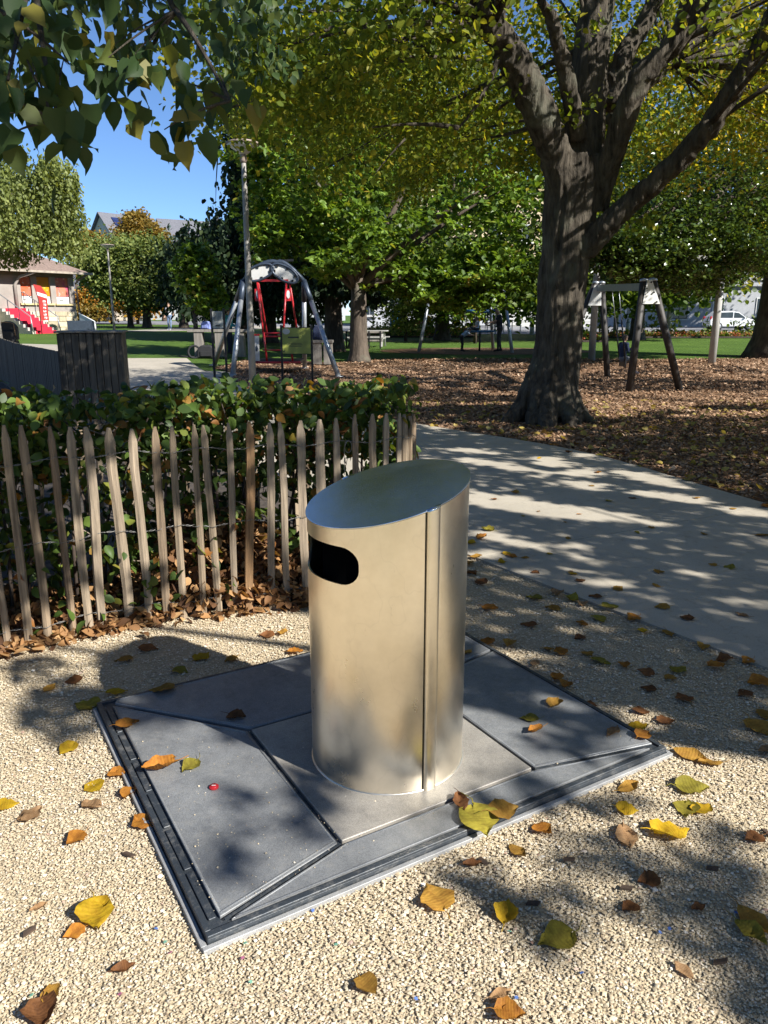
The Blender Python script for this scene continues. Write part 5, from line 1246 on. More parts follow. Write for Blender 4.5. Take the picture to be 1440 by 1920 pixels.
dx = (bm1 - bm0).normalized()
sw = thing('hanging_swing', 'black swing seat on two ropes with sheathed lower ends', 'swing', (0, 0, 0))
SEAT = Vector((sx.x + .32, sx.y, sz))
for s in (-1, 1):
    a = sx + dx * .26 * s; b = SEAT + dx * .22 * s; m_ = a.lerp(b, .42)
    MB().tube([a, m_], .008, 6).build('chain', M_greysteel, sw); MB().tube([m_, b], .02, 8).build('rope_sheath', M_blacksteel, sw)
MB().beam(SEAT - dx * .24, SEAT + dx * .24, .03, .2).build('seat_board', M_blacksteel, sw)
# paler swing set further back
t = thing('grey_swing', 'pale grey post and beam swing frame standing further back on the wood chips', 'swing', (0, 0, 0))
for (fx, fY, tx, ty_) in ((1110, 27.4, 1121, 480), (1336, 25.9, 1357, 480)):
    f = atx(fx, fY); a = at(tx, ty_, 26 if fx > 1200 else 26.2)
    MB().tube([f - Vector((0, 0, .05)), a], [.125, .115], 12).build('post', M_palepole, t)
MB().beam(at(1121, 484, 26.2), at(1357, 484, 26.0), .14, .16).build('beam', M_palepole, t)
# ------------------------------------------------------------ house on the left
A = Vector((-25.4, 42)); B = Vector((-19.6, 50)); HD = (B - A).normalized(); HL = (B - A).length; HA = math.atan2(HD.y, HD.x)
def fx(px, off=0.0):
    u = (px - 720) / FPX; A2 = A + Vector((HD.y, -HD.x)) * off; cp, sp = math.cos(PITCH), math.sin(PITCH)
    # X = u * (Y cos p - dz sin p)
    k = -1.4 * sp
    return (u * (A2.y * cp + k) - A2.x) / (HD.x - u * HD.y * cp)
hz = float(zg(-22, 46)) - .05
M_rend = simple('grey_render', (.30, .265, .235), .9, 0, .12, 2, bmp=.1, bscale=60); M_stonew = simple('cream_stone', (.50, .43, .30), .9, 0, .25, 5, bmp=.3, bscale=25)
M_roof = simple('brown_tiles', (.21, .15, .12), .85, 0, .3, 8, bmp=.3); M_slate = simple('slate', (.13, .13, .145), .6, 0, .2, 5, bmp=.2); M_sill = simple('yellow_stone', (.56, .44, .22), .85, 0, .15, 8)
M_redc = simple('red_carpet', (.50, .015, .04), .9, 0, .12, 8); M_stairs = simple('stair_stone', (.44, .40, .34), .85, 0, .15, 6)
house = thing('house', 'grey rendered house with stone base, brown roof and poster windows', 'house', (A.x, A.y, hz), HA)
W_ = [fx(37), fx(58), fx(68), fx(93), fx(103), fx(128), HL]
ze = 4.25 - hz; zs, zw0, zw1 = 1.95 - hz, 2.42 - hz, 3.98 - hz
# wall with window openings: piers, strips
MB().box((HL / 2, 3.0, ze / 2), (HL, 5.9, ze)).build('core', M_rend, house)
xs_ = [0, W_[0], W_[1], W_[2], W_[3], W_[4], W_[5], HL]
for a, b in ((0, W_[0]), (W_[1], W_[2]), (W_[3], W_[4]), (W_[5], HL)): MB().box(((a + b) / 2, -.06, (zw0 + zw1) / 2), (b - a, .2, zw1 - zw0)).build('pier', M_rend, house)
MB().box((HL / 2, -.06, (zw1 + ze) / 2 + .001), (HL, .2, ze - zw1)).build('lintel_band', simple('dark_band', (.20, .175, .155), .9, 0, .1, 3), house)
MB().box((HL / 2, -.06, (zs + zw0) / 2), (HL, .2, zw0 - zs)).build('apron_wall', M_rend, house)
pb = thing  # stone base: individual blocks
stone = bpy.data.objects.new('stone_base', None); COL.objects.link(stone); stone.parent = house
MB().box((HL / 2, -.05, zs / 2), (HL, .26, zs - .01)).build('base_core', M_stonew, stone)
random.seed(5); z = .02
M_blk = obj_rnd_mat('stone_block', [(0, (.40, .34, .23)), (.5, (.52, .45, .31)), (1, (.60, .54, .41))], .9, (1, 1, 1), 6, .3, 30, .8)
while z < zs - .1:
    h = min(random.uniform(.22, .34), zs - z); x = HL * .35
    while x < HL:
        w = min(random.uniform(.45, .95), HL - x)
        if w > .1: MB().box((x + w / 2, -.2, z + h / 2), (w - .025, .06 + random.uniform(0, .02), h - .025)).build('stone_block', M_blk, stone, .01)
        x += w
    z += h
def poster_mat(name, c1, c2, c3):
    m, n, l, b = new_mat(name); f = noise_fac(n, l, 1.6, 3); f2 = noise_fac(n, l, 5, 4)
    c = ramp(n, l, f, [(.35, c1), (.55, c2)]); c = mixc(n, l, ramp(n, l, f2, [(.58, (0, 0, 0)), (.66, (.8, .8, .8))]), c, c3)
    l.new(c, b.inputs['Base Color']); b.inputs['Roughness'].default_value = .3; return m
PM = [poster_mat('poster_orange', (.62, .10, .02), (.55, .16, .10), (.62, .58, .52)), poster_mat('poster_yellow', (.66, .36, .01), (.60, .22, .01), (.6, .5, .3)), poster_mat('poster_magenta', (.40, .02, .16), (.62, .20, .12), (.6, .45, .42))]
for q in range(3):
    a, b = W_[2 * q], W_[2 * q + 1]
    wd = MB().box(((a + b) / 2, .02, (zw0 + zw1) / 2), (b - a, .05, zw1 - zw0)).build('window', M_blacksteel, house)
    MB().box(((a + b) / 2, -.03, (zw0 + .42 + zw1) / 2), (b - a - .06, .03, zw1 - zw0 - .46)).build('poster', PM[q], wd)
    MB().box(((a + b) / 2, -.03, zw0 + .21), (b - a - .06, .03, .40)).build('poster_strip', M_white, wd)
    MB().box(((a + b) / 2 - .1, -.048, zw0 + .2), ((b - a) * .3, .004, .05)).build('poster_text', M_ink, wd)
    MB().box(((a + b) / 2, -.2, zw0 - .05), (b - a + .3, .2, .1)).build('sill', M_sill, house)
# roof with overhanging eaves
r0 = (-.8, -1.0); r1 = (HL + .8, 6.9)
rv = [(r0[0], r0[1], ze), (r1[0], r0[1], ze), (r1[0], r1[1], ze), (r0[0], r1[1], ze), (2.2, 3, ze + 1.7), (HL - 2.2, 3, ze + 1.7)]
MB().add(rv, [(0, 1, 5, 4), (1, 2, 5), (2, 3, 4, 5), (3, 0, 4), (3, 2, 1, 0)]).build('roof', M_roof, house)
MB().beam((r0[0], r0[1] - .06, ze - .02), (r1[0], r0[1] - .06, ze - .02), .14, .12).build('gutter', simple('gutter', (.33, .28, .22), .6), house)
dpx = fx(139); M_pipe = simple('downpipe', (.20, .15, .12), .6)
MB().tube([(dpx + .45, -1.0, ze - .05), (dpx + .1, -.4, ze - .4), (dpx, -.28, ze - .6), (dpx + .15, -.28, .05)], .06, 8).build('downpipe', M_pipe, house)
MB().tube([(W_[0] + .5, -1.0, ze - .05), (W_[0] - .2, -.5, ze - .35), (W_[0] - .4, -.28, ze - .8), (W_[0] - .4, -.28, zs)], .09, 8).build('downpipe', M_rend, house)
MB().box((HL * .62, 3.2, ze + 1.6), (3.4, 2.4, 1.9)).build('dormer', M_white, house)
for q in range(3): MB().box((HL * .62 - 1.1 + q * 1.1, 1.98, ze + 1.75), (.7, .04, 1.1)).build('dormer_window', M_slate, house)
MB().box((HL * .62, 3.2, ze + 2.6), (3.8, 2.8, .14)).build('dormer_roof', M_roof, house)
# red carpeted steps along the facade
st = thing('stone_stairs', 'stone steps with red carpet leading up beside the house facade', 'stairs', (A.x, A.y, hz), HA)
xc = fx(14); ns = 8; sh = (2.1 - hz) / ns; td = .42
for q in range(ns):
    hh = sh * (ns - q); y1 = -.2 - td * q
    sp_ = MB().box((xc, y1 - td / 2, hh / 2), (1.7, td - .002, hh)).build('step', M_stairs, st, .01)
    MB().box((xc + .05, y1 - td / 2 - .008, hh / 2 + .008), (1.25, td + .006, hh + .016)).build('carpet', M_redc, sp_)
for x in (xc - .82, xc + .82):
    MB().tube([(x, .0, 2.1 - hz + .95), (x, -.25, 2.1 - hz + .95), (x, -.25 - td * ns, .95), (x, -.4 - td * ns, .1)], .03, 8).build('handrail', M_greysteel, st)
    for q in range(4):
        y = -.25 - td * ns * q / 3; MB().tube([(x, y, 0), (x, y, .95 + (2.1 - hz) * (1 - q / 3))], .022, 8).build('baluster', M_greysteel, st)
# beach flag
fl = thing('beach_flag', 'tall red feather flag with white lettering in front of the house', 'flag', atx(80, 43.5), R(25))
zt_ = at(73, 533, 43.5).z - float(zg(-19.4, 43.5))
MB().tube([(0, 0, 0), (0, 0, zt_ * .7), (-.12, 0, zt_ * .95), (-.2, 0, zt_)], [.025, .02, .012, .008], 8).build('mast', M_blacksteel, fl)
fb = MB().prism([(-.02, .72), (.42, .74), (.46, zt_ * .8), (.2, zt_ * .97), (-.18, zt_), (-.02, zt_ * .7)], -.01, .01, 'y').build('cloth', simple('red_cloth', (.40, .03, .025), .8, 0, .15, 4), fl)
MB().prism([(-.02, zt_ * .78), (.44, zt_ * .72), (.44, zt_ * .79), (-.04, zt_ * .85)], -.014, -.011, 'y').build('white_band', M_white, fb)
for q in range(7):
    z = zt_ * .66 - q * zt_ * .066
    MB().box((.28 + random.uniform(-.02, .02), -.013, z), (.14, .004, .10)).build('letter', M_white, fb)
    MB().box((.26 + random.uniform(-.02, .02), -.016, z + random.uniform(-.02, .02)), (.06, .004, .05)).build('letter_counter', M_red, fb)
# metal ramp wall
rw = thing('ramp_wall', 'slanting grey metal ramp wall with handrail beside the house', 'ramp wall', atx(169, 40), R(-20))
MB().prism([(-.5, -.05), (.45, -.05), (.45, .75), (-.5, 1.15)], -.04, .04, 'y').build('wall_panel', M_greysteel, rw); MB().box((.28, -.9, .4), (.04, 1.8, .85)).build('side_panel', M_bluegrey, rw)
MB().tube([(-.5, -.06, 1.18), (.45, -.06, .78), (.45, -.06, 0)], .03, 8).build('handrail', M_white, rw)

# ------------------------------------------------------------ far buildings
def gable(name, label, loc, rz, w, L, ze_, zr, wallm, roofm, extras=None):
    t = thing(name, label, 'building', loc, rz)
    MB().add([(-w / 2, 0, 0), (w / 2, 0, 0), (w / 2, 0, ze_), (0, 0, zr), (-w / 2, 0, ze_), (-w / 2, L, 0), (w / 2, L, 0), (w / 2, L, ze_), (0, L, zr), (-w / 2, L, ze_)], [(0, 1, 2, 3, 4), (5, 9, 8, 7, 6), (0, 4, 9, 5), (1, 6, 7, 2)]).build('wall', wallm, t)
    rf = MB()
    for s in (-1, 1):
        a = Vector((s * (w / 2 + .5), -.5, ze_ - .5 * (zr - ze_) / (w / 2))); b = Vector((0, -.5, zr + .12)); c = Vector((0, L + .5, zr + .12)); d_ = Vector((a.x, L + .5, a.z))
        up_ = Vector((0, 0, .22)); rf.add([a, b, c, d_, a + up_, b + up_, c + up_, d_ + up_], [(0, 1, 2, 3), (7, 6, 5, 4), (0, 4, 5, 1), (1, 5, 6, 2), (2, 6, 7, 3), (3, 7, 4, 0)])
    r_ = rf.build('roof', roofm, t); return t, r_
M_wallw = simple('pale_wall', (.52, .50, .48), .9, 0, .08, 1.5); M_solar = simple('solar_panel', (.02, .03, .09), .2, 0, .2, 3)
b = atx(190, 120); b.x = at(189, 410, 120).x; zr = at(188, 402, 120).z - b.z; ze_ = at(188, 447, 120).z - b.z
t, r_ = gable('tall_house', 'pale gabled house with solar panels on its dark roof', b, R(-40), 6.6, 8.5, ze_, zr, M_wallw, M_slate)
w = 7.2
for i in range(2):
    for j_ in range(3):
        f0, f1 = .18 + .32 * i, .18 + .32 * i + .29; y0, y1 = 1.2 + 2.0 * j_, 3.1 + 2.0 * j_
        def rp(f, y): return (f * (w / 2 + .5), y, zr + .40 + f * ((ze_ - .5 * (zr - ze_) / (w / 2)) - zr - .12))
        MB().add([rp(f0, y0), rp(f1, y0), rp(f1, y1), rp(f0, y1)], [(0, 1, 2, 3)]).build('solar_panel', M_solar, r_)
for q in (-1.4, 1.2): MB().box((q, -.03, ze_ - 1.2), (1.0, .08, 1.5)).build('window', M_slate, t)
b = atx(318, 125); zr = at(298, 417, 125).z - b.z; ze_ = at(298, 452, 125).z - b.z
t, r_ = gable('tall_house', 'house with broad dark grey roof and glazed gable', G(at(300, 425, 123).x, 123), R(-60), 6.4, 11, ze_, zr, M_wallw, M_slate)
for q in (-1, 1): MB().box((q * .9, -.03, ze_ - .3), (1.5, .08, 1.8)).build('window', M_slate, t)
MB().box((0, 9, zr + .5), (.5, .5, 1.4)).build('chimney', M_blacksteel, r_)
gable('low_house', 'low brownish house behind the orange trees', atx(250, 100), R(80), 8, 16, 3.4, 5.5, simple('beige_wall', (.42, .35, .27), .9), M_slate)
# street front behind the park
M_faca = simple('white_render', (.44, .45, .47), .85, 0, .07, 1.2); M_cream = simple('cream_render', (.62, .50, .32), .85, 0, .1, 1); M_glass = simple('dark_glass', (.03, .04, .05), .12, 0, .4, 2)
def front(name, label, x0, x1, Y, h, mat, nwin, seed, upper=None, shop=()):
    random.seed(seed); z0_ = float(zg((x0 + x1) / 2, Y)) - .1
    t = thing(name, label, 'building', ((x0 + x1) / 2, Y, z0_)); L = x1 - x0
    MB().box((0, 5, h / 2), (L, 10, h)).build('wall', mat, t)
    if upper: MB().box((0, 4.97, 4.2 + (h - 4.2) / 2), (L + .12, 10.1, h - 4.2)).build('upper_wall', upper, t)
    for z in (4.1, 7.6, h - .5): MB().box((0, -.12, z), (L + .3, .4, .35)).build('string_course', mat if z < 5 else M_sill, t, .03)
    MB().box((0, 5, h + .2), (L + 1, 11, .4)).build('roof', M_slate, t)
    for fl_ in range(3):
        for q in range(nwin):
            x = -L / 2 + L * (q + .5) / nwin; zc = 2.0 + 3.5 * fl_; sh_ = fl_ == 0 and q in shop
            w, hh = (2.6, 2.3) if sh_ else (1.15, 1.7)
            wn_ = MB().box((x, -.02 if fl_ == 0 else -.07, zc), (w, .12, hh)).build('window', M_white if not sh_ else M_blacksteel, t)
            for s in ((-1, 1) if not sh_ else (-1, 0, 1)):
                ww = (w - .2) / (2 if not sh_ else 3); MB().box((x + s * ww * (.52 if not sh_ else 1.03), -.1 if fl_ == 0 else -.15, zc), (ww - .05, .04, hh - .16)).build('pane', M_glass, wn_)
            MB().box((x, -.12, zc - hh / 2 - .08), (w + .3, .3, .12)).build('sill', M_offwhite, t)
    return t
front('town_house', 'white fronted building with cream upper storeys behind the lawn', -3, 22, 80, 13.5, M_faca, 8, 1, M_cream)
front('town_house', 'pale grey building with a dark shop window behind the parked car', 22.3, 48, 78, 12, simple('pale_grey_render', (.38, .39, .41), .85, 0, .08, 1.2), 6, 2, shop=(1, 4))
front('town_house', 'long white building far behind the rounded trees', -40, -6, 112, 9, M_faca, 9, 3)
MB_ = MB().box((0, 0, 1.2), (9, .3, 2.4)); gw = thing('garage_front', 'white panelled garage front with a round emblem beside the street', 'garage', G(14.6, 72)); MB_.build('wall', M_faca, gw)
for q in range(5): MB().box((0, -.17, .3 + q * .46), (8.6, .04, .42)).build('door_panel', M_offwhite, gw)
MB().tube([(-1.2 + .3 * math.cos(q * .3), -.21, 1.5 + .3 * math.sin(q * .3)) for q in range(17)], .05, 6).build('emblem', M_greysteel, gw)
# street furniture seen under the trees
for q, (px, lab) in enumerate(((744, 'blue banner standing by the street behind the flower bed'), (665 + 1000, ''))):
    if px > 1440: continue
    bn = thing('banner', lab, 'banner', atx(px, 58)); MB().box((0, 0, .85), (.95, .03, 1.6)).build('cloth', simple('sky_blue', (.06, .28, .62), .6, 0, .3, 2), bn)
    for s in (-.5, .5): MB().tube([(s, 0, 0), (s, 0, 1.75)], .025, 6).build('pole', M_greysteel, bn)
ra = thing('street_railing', 'white railing along the street behind the flower bed', 'railing', G(6.0, 57))
for q in range(14): MB().box((-3.9 + q * .6, 0, .5), (.06, .06, 1.0)).build('post', M_offwhite, ra)
for z in (.95, .55): MB().box((0, 0, z), (8.0, .05, .06)).build('rail', M_offwhite, ra)
aw = thing('market_awning', 'dark blue awning over a street stall', 'awning', atx(780, 60)); MB().add([(-1.6, -.8, 1.75), (1.6, -.8, 1.75), (1.6, .8, 2.2), (-1.6, .8, 2.2), (-1.6, -.8, 1.55), (1.6, -.8, 1.55)], [(0, 1, 2, 3), (0, 4, 5, 1)]).build('canopy', M_bluegrey, aw)
for sx_ in (-1.5, 1.5):
    for sy in (-.75, .75): MB().tube([(sx_, sy, 0), (sx_, sy, 1.75)], .03, 6).build('pole', M_greysteel, aw)
MB().box((0, 0, .45), (2.6, 1.0, .9)).build('counter', M_redc, aw)
for q, px in enumerate((1000, 1163)):
    bl = thing('bollard', 'short white bollard beside the %s' % ('garage front' if q == 0 else 'flower border'), 'bollard', atx(997 if q == 0 else 1176, 55)); MB().lathe([(.16, 0), (.15, 1.0), (.12, 1.08), (0, 1.1)], n=14).build('shaft', M_offwhite, bl); MB().lathe([(.165, .8), (.165, .92)], n=14).build('band', M_greysteel, bl)
def chair(loc, rz, label):
    t = thing('cafe_chair', label, 'chair', loc, rz); MB().box((0, 0, .45), (.45, .45, .04)).build('seat', M_bluegrey, t); MB().box((0, .22, .75), (.45, .03, .5)).build('backrest', M_bluegrey, t)
    for a in (-.2, .2):
        for c in (-.2, .2): MB().tube([(a, c, 0), (a, c, .45)], .018, 6).build('leg', M_blacksteel, t)
chair(atx(1256, 66), R(30), 'dark blue cafe chair in front of the shop window')
chair(atx(1240, 66), R(-40), 'dark blue cafe chair beside the grey shop pillar')

# ------------------------------------------------------------ white car
M_carw = simple('white_car_paint', (.72, .73, .74), .2, 0, .03, 2); M_tyre = simple('tyre', (.02, .02, .02), .8)
cx0 = (1305 - 720) / FPX * 64; car = thing('parked_car', 'small white hatchback parked on the street behind the flower border', 'car', G(cx0 + 1.95, 64))
side = [(-1.9, .28), (1.88, .28), (1.95, .55), (1.85, .80), (1.1, .95), (.35, 1.42), (-.3, 1.52), (-1.2, 1.48), (-1.75, 1.05), (-1.95, .75)]
bd = MB().prism(side, -.82, .82, 'y').build('body', M_carw, car, .09, 3)
MB().prism([(.98, .97), (.34, 1.36), (-.05, 1.42), (-.05, .97)], -.835, .835, 'y').build('front_window', M_glass, car, .02)
MB().prism([(-.12, .97), (-.12, 1.43), (-1.1, 1.40), (-1.5, 1.02), (-1.3, .97)], -.835, .835, 'y').build('rear_window', M_glass, car, .02)
MB().add([(1.13, -.66, .985), (1.13, .66, .985), (.40, .62, 1.43), (.40, -.62, 1.43)], [(0, 1, 2, 3)]).build('windscreen', M_glass, car)
for x in (-1.2, 1.22):
    for s in (-1, 1):
        wh = MB().tube([(x, s * .66, .31), (x, s * .84, .31)], .31, 22).build('wheel', M_tyre, car); MB().tube([(x, s * .80, .31), (x, s * .855, .31)], .19, 16).build('rim', M_greysteel, wh)
for s in (-1, 1):
    MB().box((1.86, s * .58, .72), (.16, .34, .14)).build('headlight', M_lampglass, car, .03); MB().box((-1.83, s * .68, .95), (.12, .2, .3)).build('tail_light', M_red, car, .02)
    MB().box((.85, s * .9, 1.0), (.16, .16, .12)).build('mirror', M_carw, car, .03)
    MB().box((-.25, s * .842, .82), (.16, .02, .03)).build('door_handle', M_greysteel, car)
MB().box((1.93, 0, .42), (.1, .5, .12)).build('number_plate', M_offwhite, car)

# ------------------------------------------------------------ flower borders
M_fol = leaf_mat('border_foliage', [(0, (.05, .09, .02)), (.6, (.12, .18, .035)), (1, (.26, .30, .08))], .6, .3, .2)
M_flow = leaf_mat('border_flower', [(0, (.36, .05, .06)), (.35, (.52, .17, .09)), (.7, (.56, .34, .16)), (1, (.62, .48, .34))], .7, .3, .2)
def border(label, x0, x1, y0, y1, seed, hf=.6, ratio=.5, nf=2600):
    g = np.random.default_rng(seed); t = thing('flower_bed', label, 'flower bed', G((x0 + x1) / 2, (y0 + y1) / 2))
    o = np.array(t.location)
    N = nf; X = g.uniform(x0, x1, N); Y = g.uniform(y0, y1, N); hh = hf * (.55 + .45 * vnoise(X, Y, .9, seed)) ; Z = zg(X, Y) + hh * g.random(N)
    leaf_cloud('foliage', np.stack([X, Y, Z], 1) - o, g.uniform(.1, .26, N), M_fol, g, t, 'tiny', .5, -.5)
    N = int(nf * ratio); X = g.uniform(x0, x1, N); Y = g.uniform(y0, y0 + (y1 - y0) * .55, N); Z = zg(X, Y) + hf * .55 * g.random(N) + .05
    leaf_cloud('flowers', np.stack([X, Y, Z], 1) - o, g.uniform(.07, .15, N), M_flow, g, t, 'tiny', .7, .0)
    # upright accents
    P = []
    for q in range(int((x1 - x0) * .8)):
        cx_, cy_ = g.uniform(x0, x1), g.uniform(y0 + .4, y1)
        for k in range(26): P.append((cx_ + g.normal(0, .16), cy_ + g.normal(0, .16), float(zg(cx_, cy_)) + g.uniform(.2, 1.15)))
    P = np.array(P); leaf_cloud('tall_stems', P - o, g.uniform(.25, .45, len(P)), M_fol, g, t, 'long', .2, -1.2)['kind'] = 'stuff'
    MB().box((0, 0, .03), (x1 - x0 + .3, y1 - y0 + .3, .1)).build('bed_soil', M_soil, t)
border('long border of orange and pink flowers along the right lawn', 12.6, 27, 50.2, 52.4, 301, .55, .8, 4200)
border('planted border with red flowers on the lawn behind the carousel', -2.2, 6.0, 51.0, 53.2, 302, .95, .28, 3400)
border('small planted bed beside the main trunk', 11.0, 12.4, 44, 45, 303, .6, .4, 400)
# ------------------------------------------------------------ people
M_skin = simple('skin', (.50, .31, .22), .55, 0, .06, 20); M_hair = simple('dark_hair', (.02, .015, .012), .6, 0, .3, 60); M_hairg = simple('brown_hair', (.10, .06, .035), .6, 0, .3, 60)
def cloth(name, c): return simple(name, c, .85, 0, .18, 14, bmp=.15, bscale=40)
M_eye = simple('eye', (.02, .02, .02), .3)
def person(label, loc, rz, H, pose, top, bottom, shoes, hair, sleeve='short', bald=False, group=None):
    """pose: joints in metres for a 1.75 m body, x right, y forward, z up; one continuous skin"""
    k = H / 1.75; mats = [M_skin, top, bottom, shoes]
    J = dict(pelvis=(0, 0, .95), chest=(0, .02, 1.30), neck=(0, .02, 1.47), head=(0, .05, 1.63),
             hip=[(-.09, 0, .93), (.09, 0, .93)], knee=[(-.10, .03, .50), (.10, .03, .50)], ankle=[(-.10, 0, .09), (.10, 0, .09)], toe=[(-.11, .17, .04), (.11, .17, .04)],
             sh=[(-.19, .0, 1.41), (.19, .0, 1.41)], elbow=[(-.25, -.03, 1.13), (.25, -.03, 1.13)], wrist=[(-.25, .06, .88), (.25, .06, .88)])
    J.update(pose); V_ = lambda p: Vector(p) * k
    caps = []
    pel, ch, nk, hd = map(V_, (J['pelvis'], J['chest'], J['neck'], J['head']))
    sh = [V_(p) for p in J['sh']]; hip = [V_(p) for p in J['hip']]
    caps += [(pel, pel.lerp(ch, .5), .135, .125, 1), (pel.lerp(ch, .5), ch, .13, .15, 1), (ch, ch.lerp(nk, .6), .15, .10, 1), (sh[0], sh[1], .075, .075, 1), (hip[0], hip[1], .115, .115, 2), (pel, (hip[0] + hip[1]) / 2, .14, .14, 2), (nk - (nk - ch) * .15, hd, .055, .06, 0)]
    ax = (hd - nk).normalized()
    caps += [(hd - ax * .015 * k, hd + ax * .045 * k, .088, .093, 0)]
    fw = J.get('face', (0, 1, 0)); fw = Vector(fw).normalized(); rt = fw.cross(ax).normalized()
    caps += [(hd + fw * .085 * k - ax * .01 * k, hd + fw * .105 * k - ax * .03 * k, .012, .016, 0), (hd + fw * .04 * k - ax * .075 * k, hd + fw * .065 * k - ax * .075 * k, .05, .04, 0), (hd + rt * .088 * k - ax * .03 * k, hd + rt * .092 * k, .018, .02, 0), (hd - rt * .088 * k - ax * .03 * k, hd - rt * .092 * k, .018, .02, 0)]
    for s in (0, 1):
        kn, an, to = V_(J['knee'][s]), V_(J['ankle'][s]), V_(J['toe'][s]); el, wr = V_(J['elbow'][s]), V_(J['wrist'][s])
        caps += [(hip[s], kn, .095, .065, 2), (kn, an, .062, .045, 2), (an, to, .045, .035, 3), (an + (an - to) * .25 + Vector((0, 0, -.03 * k)), to, .038, .035, 3)]
        am = 1 if sleeve == 'long' else 0
        caps += [(sh[s], sh[s].lerp(el, .6), .062, .055, 1), (sh[s].lerp(el, .5), el, .05, .044, am), (el, wr, .043, .03, am)]
    mb_ = MB()
    for a, b, ra, rb, m_ in caps:
        d_ = (b - a); L = d_.length; d_ = d_.normalized() if L > 1e-6 else Vector((0, 0, 1)); ra *= k; rb *= k; pts, rad = [], []
        for q in range(5): t_ = math.pi / 2 * q / 4; pts.append(a - d_ * ra * math.cos(t_)); rad.append(max(ra * math.sin(t_), .001))
        for q in range(1, 5): t_ = math.pi / 2 * q / 4; pts.append(b + d_ * rb * math.sin(t_)); rad.append(max(rb * math.cos(t_), .001))
        if L > 1e-6: pts.insert(5, b); rad.insert(5, rb)
        mb_.tube(pts, rad, 14)
    me = remesh(mb_, .02 * k)
    me.materials.clear()
    for m_ in mats: me.materials.append(m_)
    # clothing colour of each patch of the skin from the nearest bone
    n = len(me.polygons); C = np.empty(n * 3, np.float32); me.polygons.foreach_get('center', C); C = C.reshape(-1, 3)
    best = np.full(n, 1e9); mi = np.zeros(n, np.int32)
    for a, b, ra, rb, m_ in caps:
        a_, d_ = np.array(a), np.array(b - a); L2 = max(d_ @ d_, 1e-9); t_ = np.clip(((C - a_) @ d_) / L2, 0, 1)
        dist = np.linalg.norm(C - a_ - t_[:, None] * d_, axis=1) - (ra + (rb - ra) * t_) * k
        w = dist < best; best[w] = dist[w]; mi[w] = m_
    # hands: palm and five bent fingers joined onto the same mesh
    hb = MB()
    for s in (0, 1):
        el, wr = V_(J['elbow'][s]), V_(J['wrist'][s]); d_ = (wr - el).normalized(); sd = d_.cross(Vector((0, 1, .2))).normalized(); nn = sd.cross(d_)
        if s: sd = -sd
        hb.tube([wr - d_ * .01 * k, wr + d_ * .04 * k, wr + d_ * .085 * k], [.026 * k, .036 * k, .033 * k], 8)
        for q, (off, ln) in enumerate(((-.027, .065), (-.009, .075), (.009, .07), (.026, .055))):
            b0 = wr + d_ * .08 * k + sd * off * k; b1 = b0 + (d_ * .6 + nn * .25).normalized() * ln * .5 * k; b2 = b1 + (d_ * .5 + nn * .6).normalized() * ln * .5 * k
            hb.tube([b0, b1, b2], [.009 * k, .0085 * k, .006 * k], 5)
        b0 = wr + d_ * .03 * k + sd * .03 * k; hb.tube([b0, b0 + (sd + d_ * .7).normalized() * .03 * k, b0 + (sd * .6 + d_).normalized() * .06 * k], [.011 * k, .010 * k, .007 * k], 5)
    hm = hb.mesh('h', mats)
    bm_ = bmesh.new(); bm_.from_mesh(me)
    bm_.faces.ensure_lookup_table()
    for f, m_ in zip(bm_.faces, mi): f.material_index = int(m_); f.smooth = True
    bm_.from_mesh(hm); bm_.to_mesh(me); bm_.free(); bpy.data.meshes.remove(hm)
    me.name = 'person'
    o = link('person', me); o.location = loc; o.rotation_euler = (0, 0, rz); tag(o, label, 'person', group)
    if hair:
        R_ = Matrix((rt, fw, ax)).transposed(); pr = []
        hb2 = MB(); hb2.lathe([(0, .152), (.05, .145), (.085, .115), (.102, .07), (.104, .02), (.098, -.02 if not bald else .03)], n=18)
        hb2.v = [tuple(hd + R_ @ (Vector((p[0], p[1] - .012 - (.012 if p[2] < .06 else 0), p[2] - .02)) * k)) for p in hb2.v]
        # open at the face
        hb2.f = [f for f in hb2.f if not ((sum((Vector(hb2.v[i]) - hd).dot(fw) for i in f) / len(f) > .055 * k) and (sum((Vector(hb2.v[i]) - hd).dot(ax) for i in f) / len(f) < .065 * k))]
        hb2.m = [0] * len(hb2.f); hb2.sm = [True] * len(hb2.f)
        hb2.build('hair', hair, o, fixn=False)
    eb = MB()
    for s in (-1, 1): eb.lathe([(0, -.011 * k), (.011 * k, 0), (0, .011 * k)], hd + fw * .086 * k + rt * s * .032 * k + ax * .012 * k, 8)
    eb.build('eyes', M_eye, o)
    return o
person('man in white T-shirt and blue jeans standing on the far lawn path', atx(320, 53), R(172), 1.76,
       dict(wrist=[(-.28, .08, .90), (.27, .12, .90)], ankle=[(-.10, .10, .09), (.12, -.08, .09)], toe=[(-.12, .27, .04), (.14, .08, .04)], knee=[(-.10, .09, .50), (.11, .02, .50)]),
       cloth('white_shirt', (.56, .55, .56)), cloth('jeans', (.13, .19, .30)), cloth('pale_shoes', (.4, .42, .45)), M_hairg)
person('man in dark shirt and trousers pushing the blue roundabout', atx(936, 33.0), R(78), 1.78,
       dict(chest=(0, .05, 1.30), neck=(0, .06, 1.47), head=(0, .11, 1.63), elbow=[(-.24, .20, 1.22), (.24, .18, 1.18)], wrist=[(-.20, .50, 1.15), (.18, .44, 1.08)], knee=[(-.10, .05, .5), (.10, .02, .5)], ankle=[(-.10, .04, .09), (.10, -.06, .09)], toe=[(-.11, .21, .04), (.11, .11, .04)]),
       cloth('dark_shirt', (.018, .02, .03)), cloth('dark_trousers', (.035, .032, .03)), cloth('dark_shoes', (.015, .014, .013)), None)
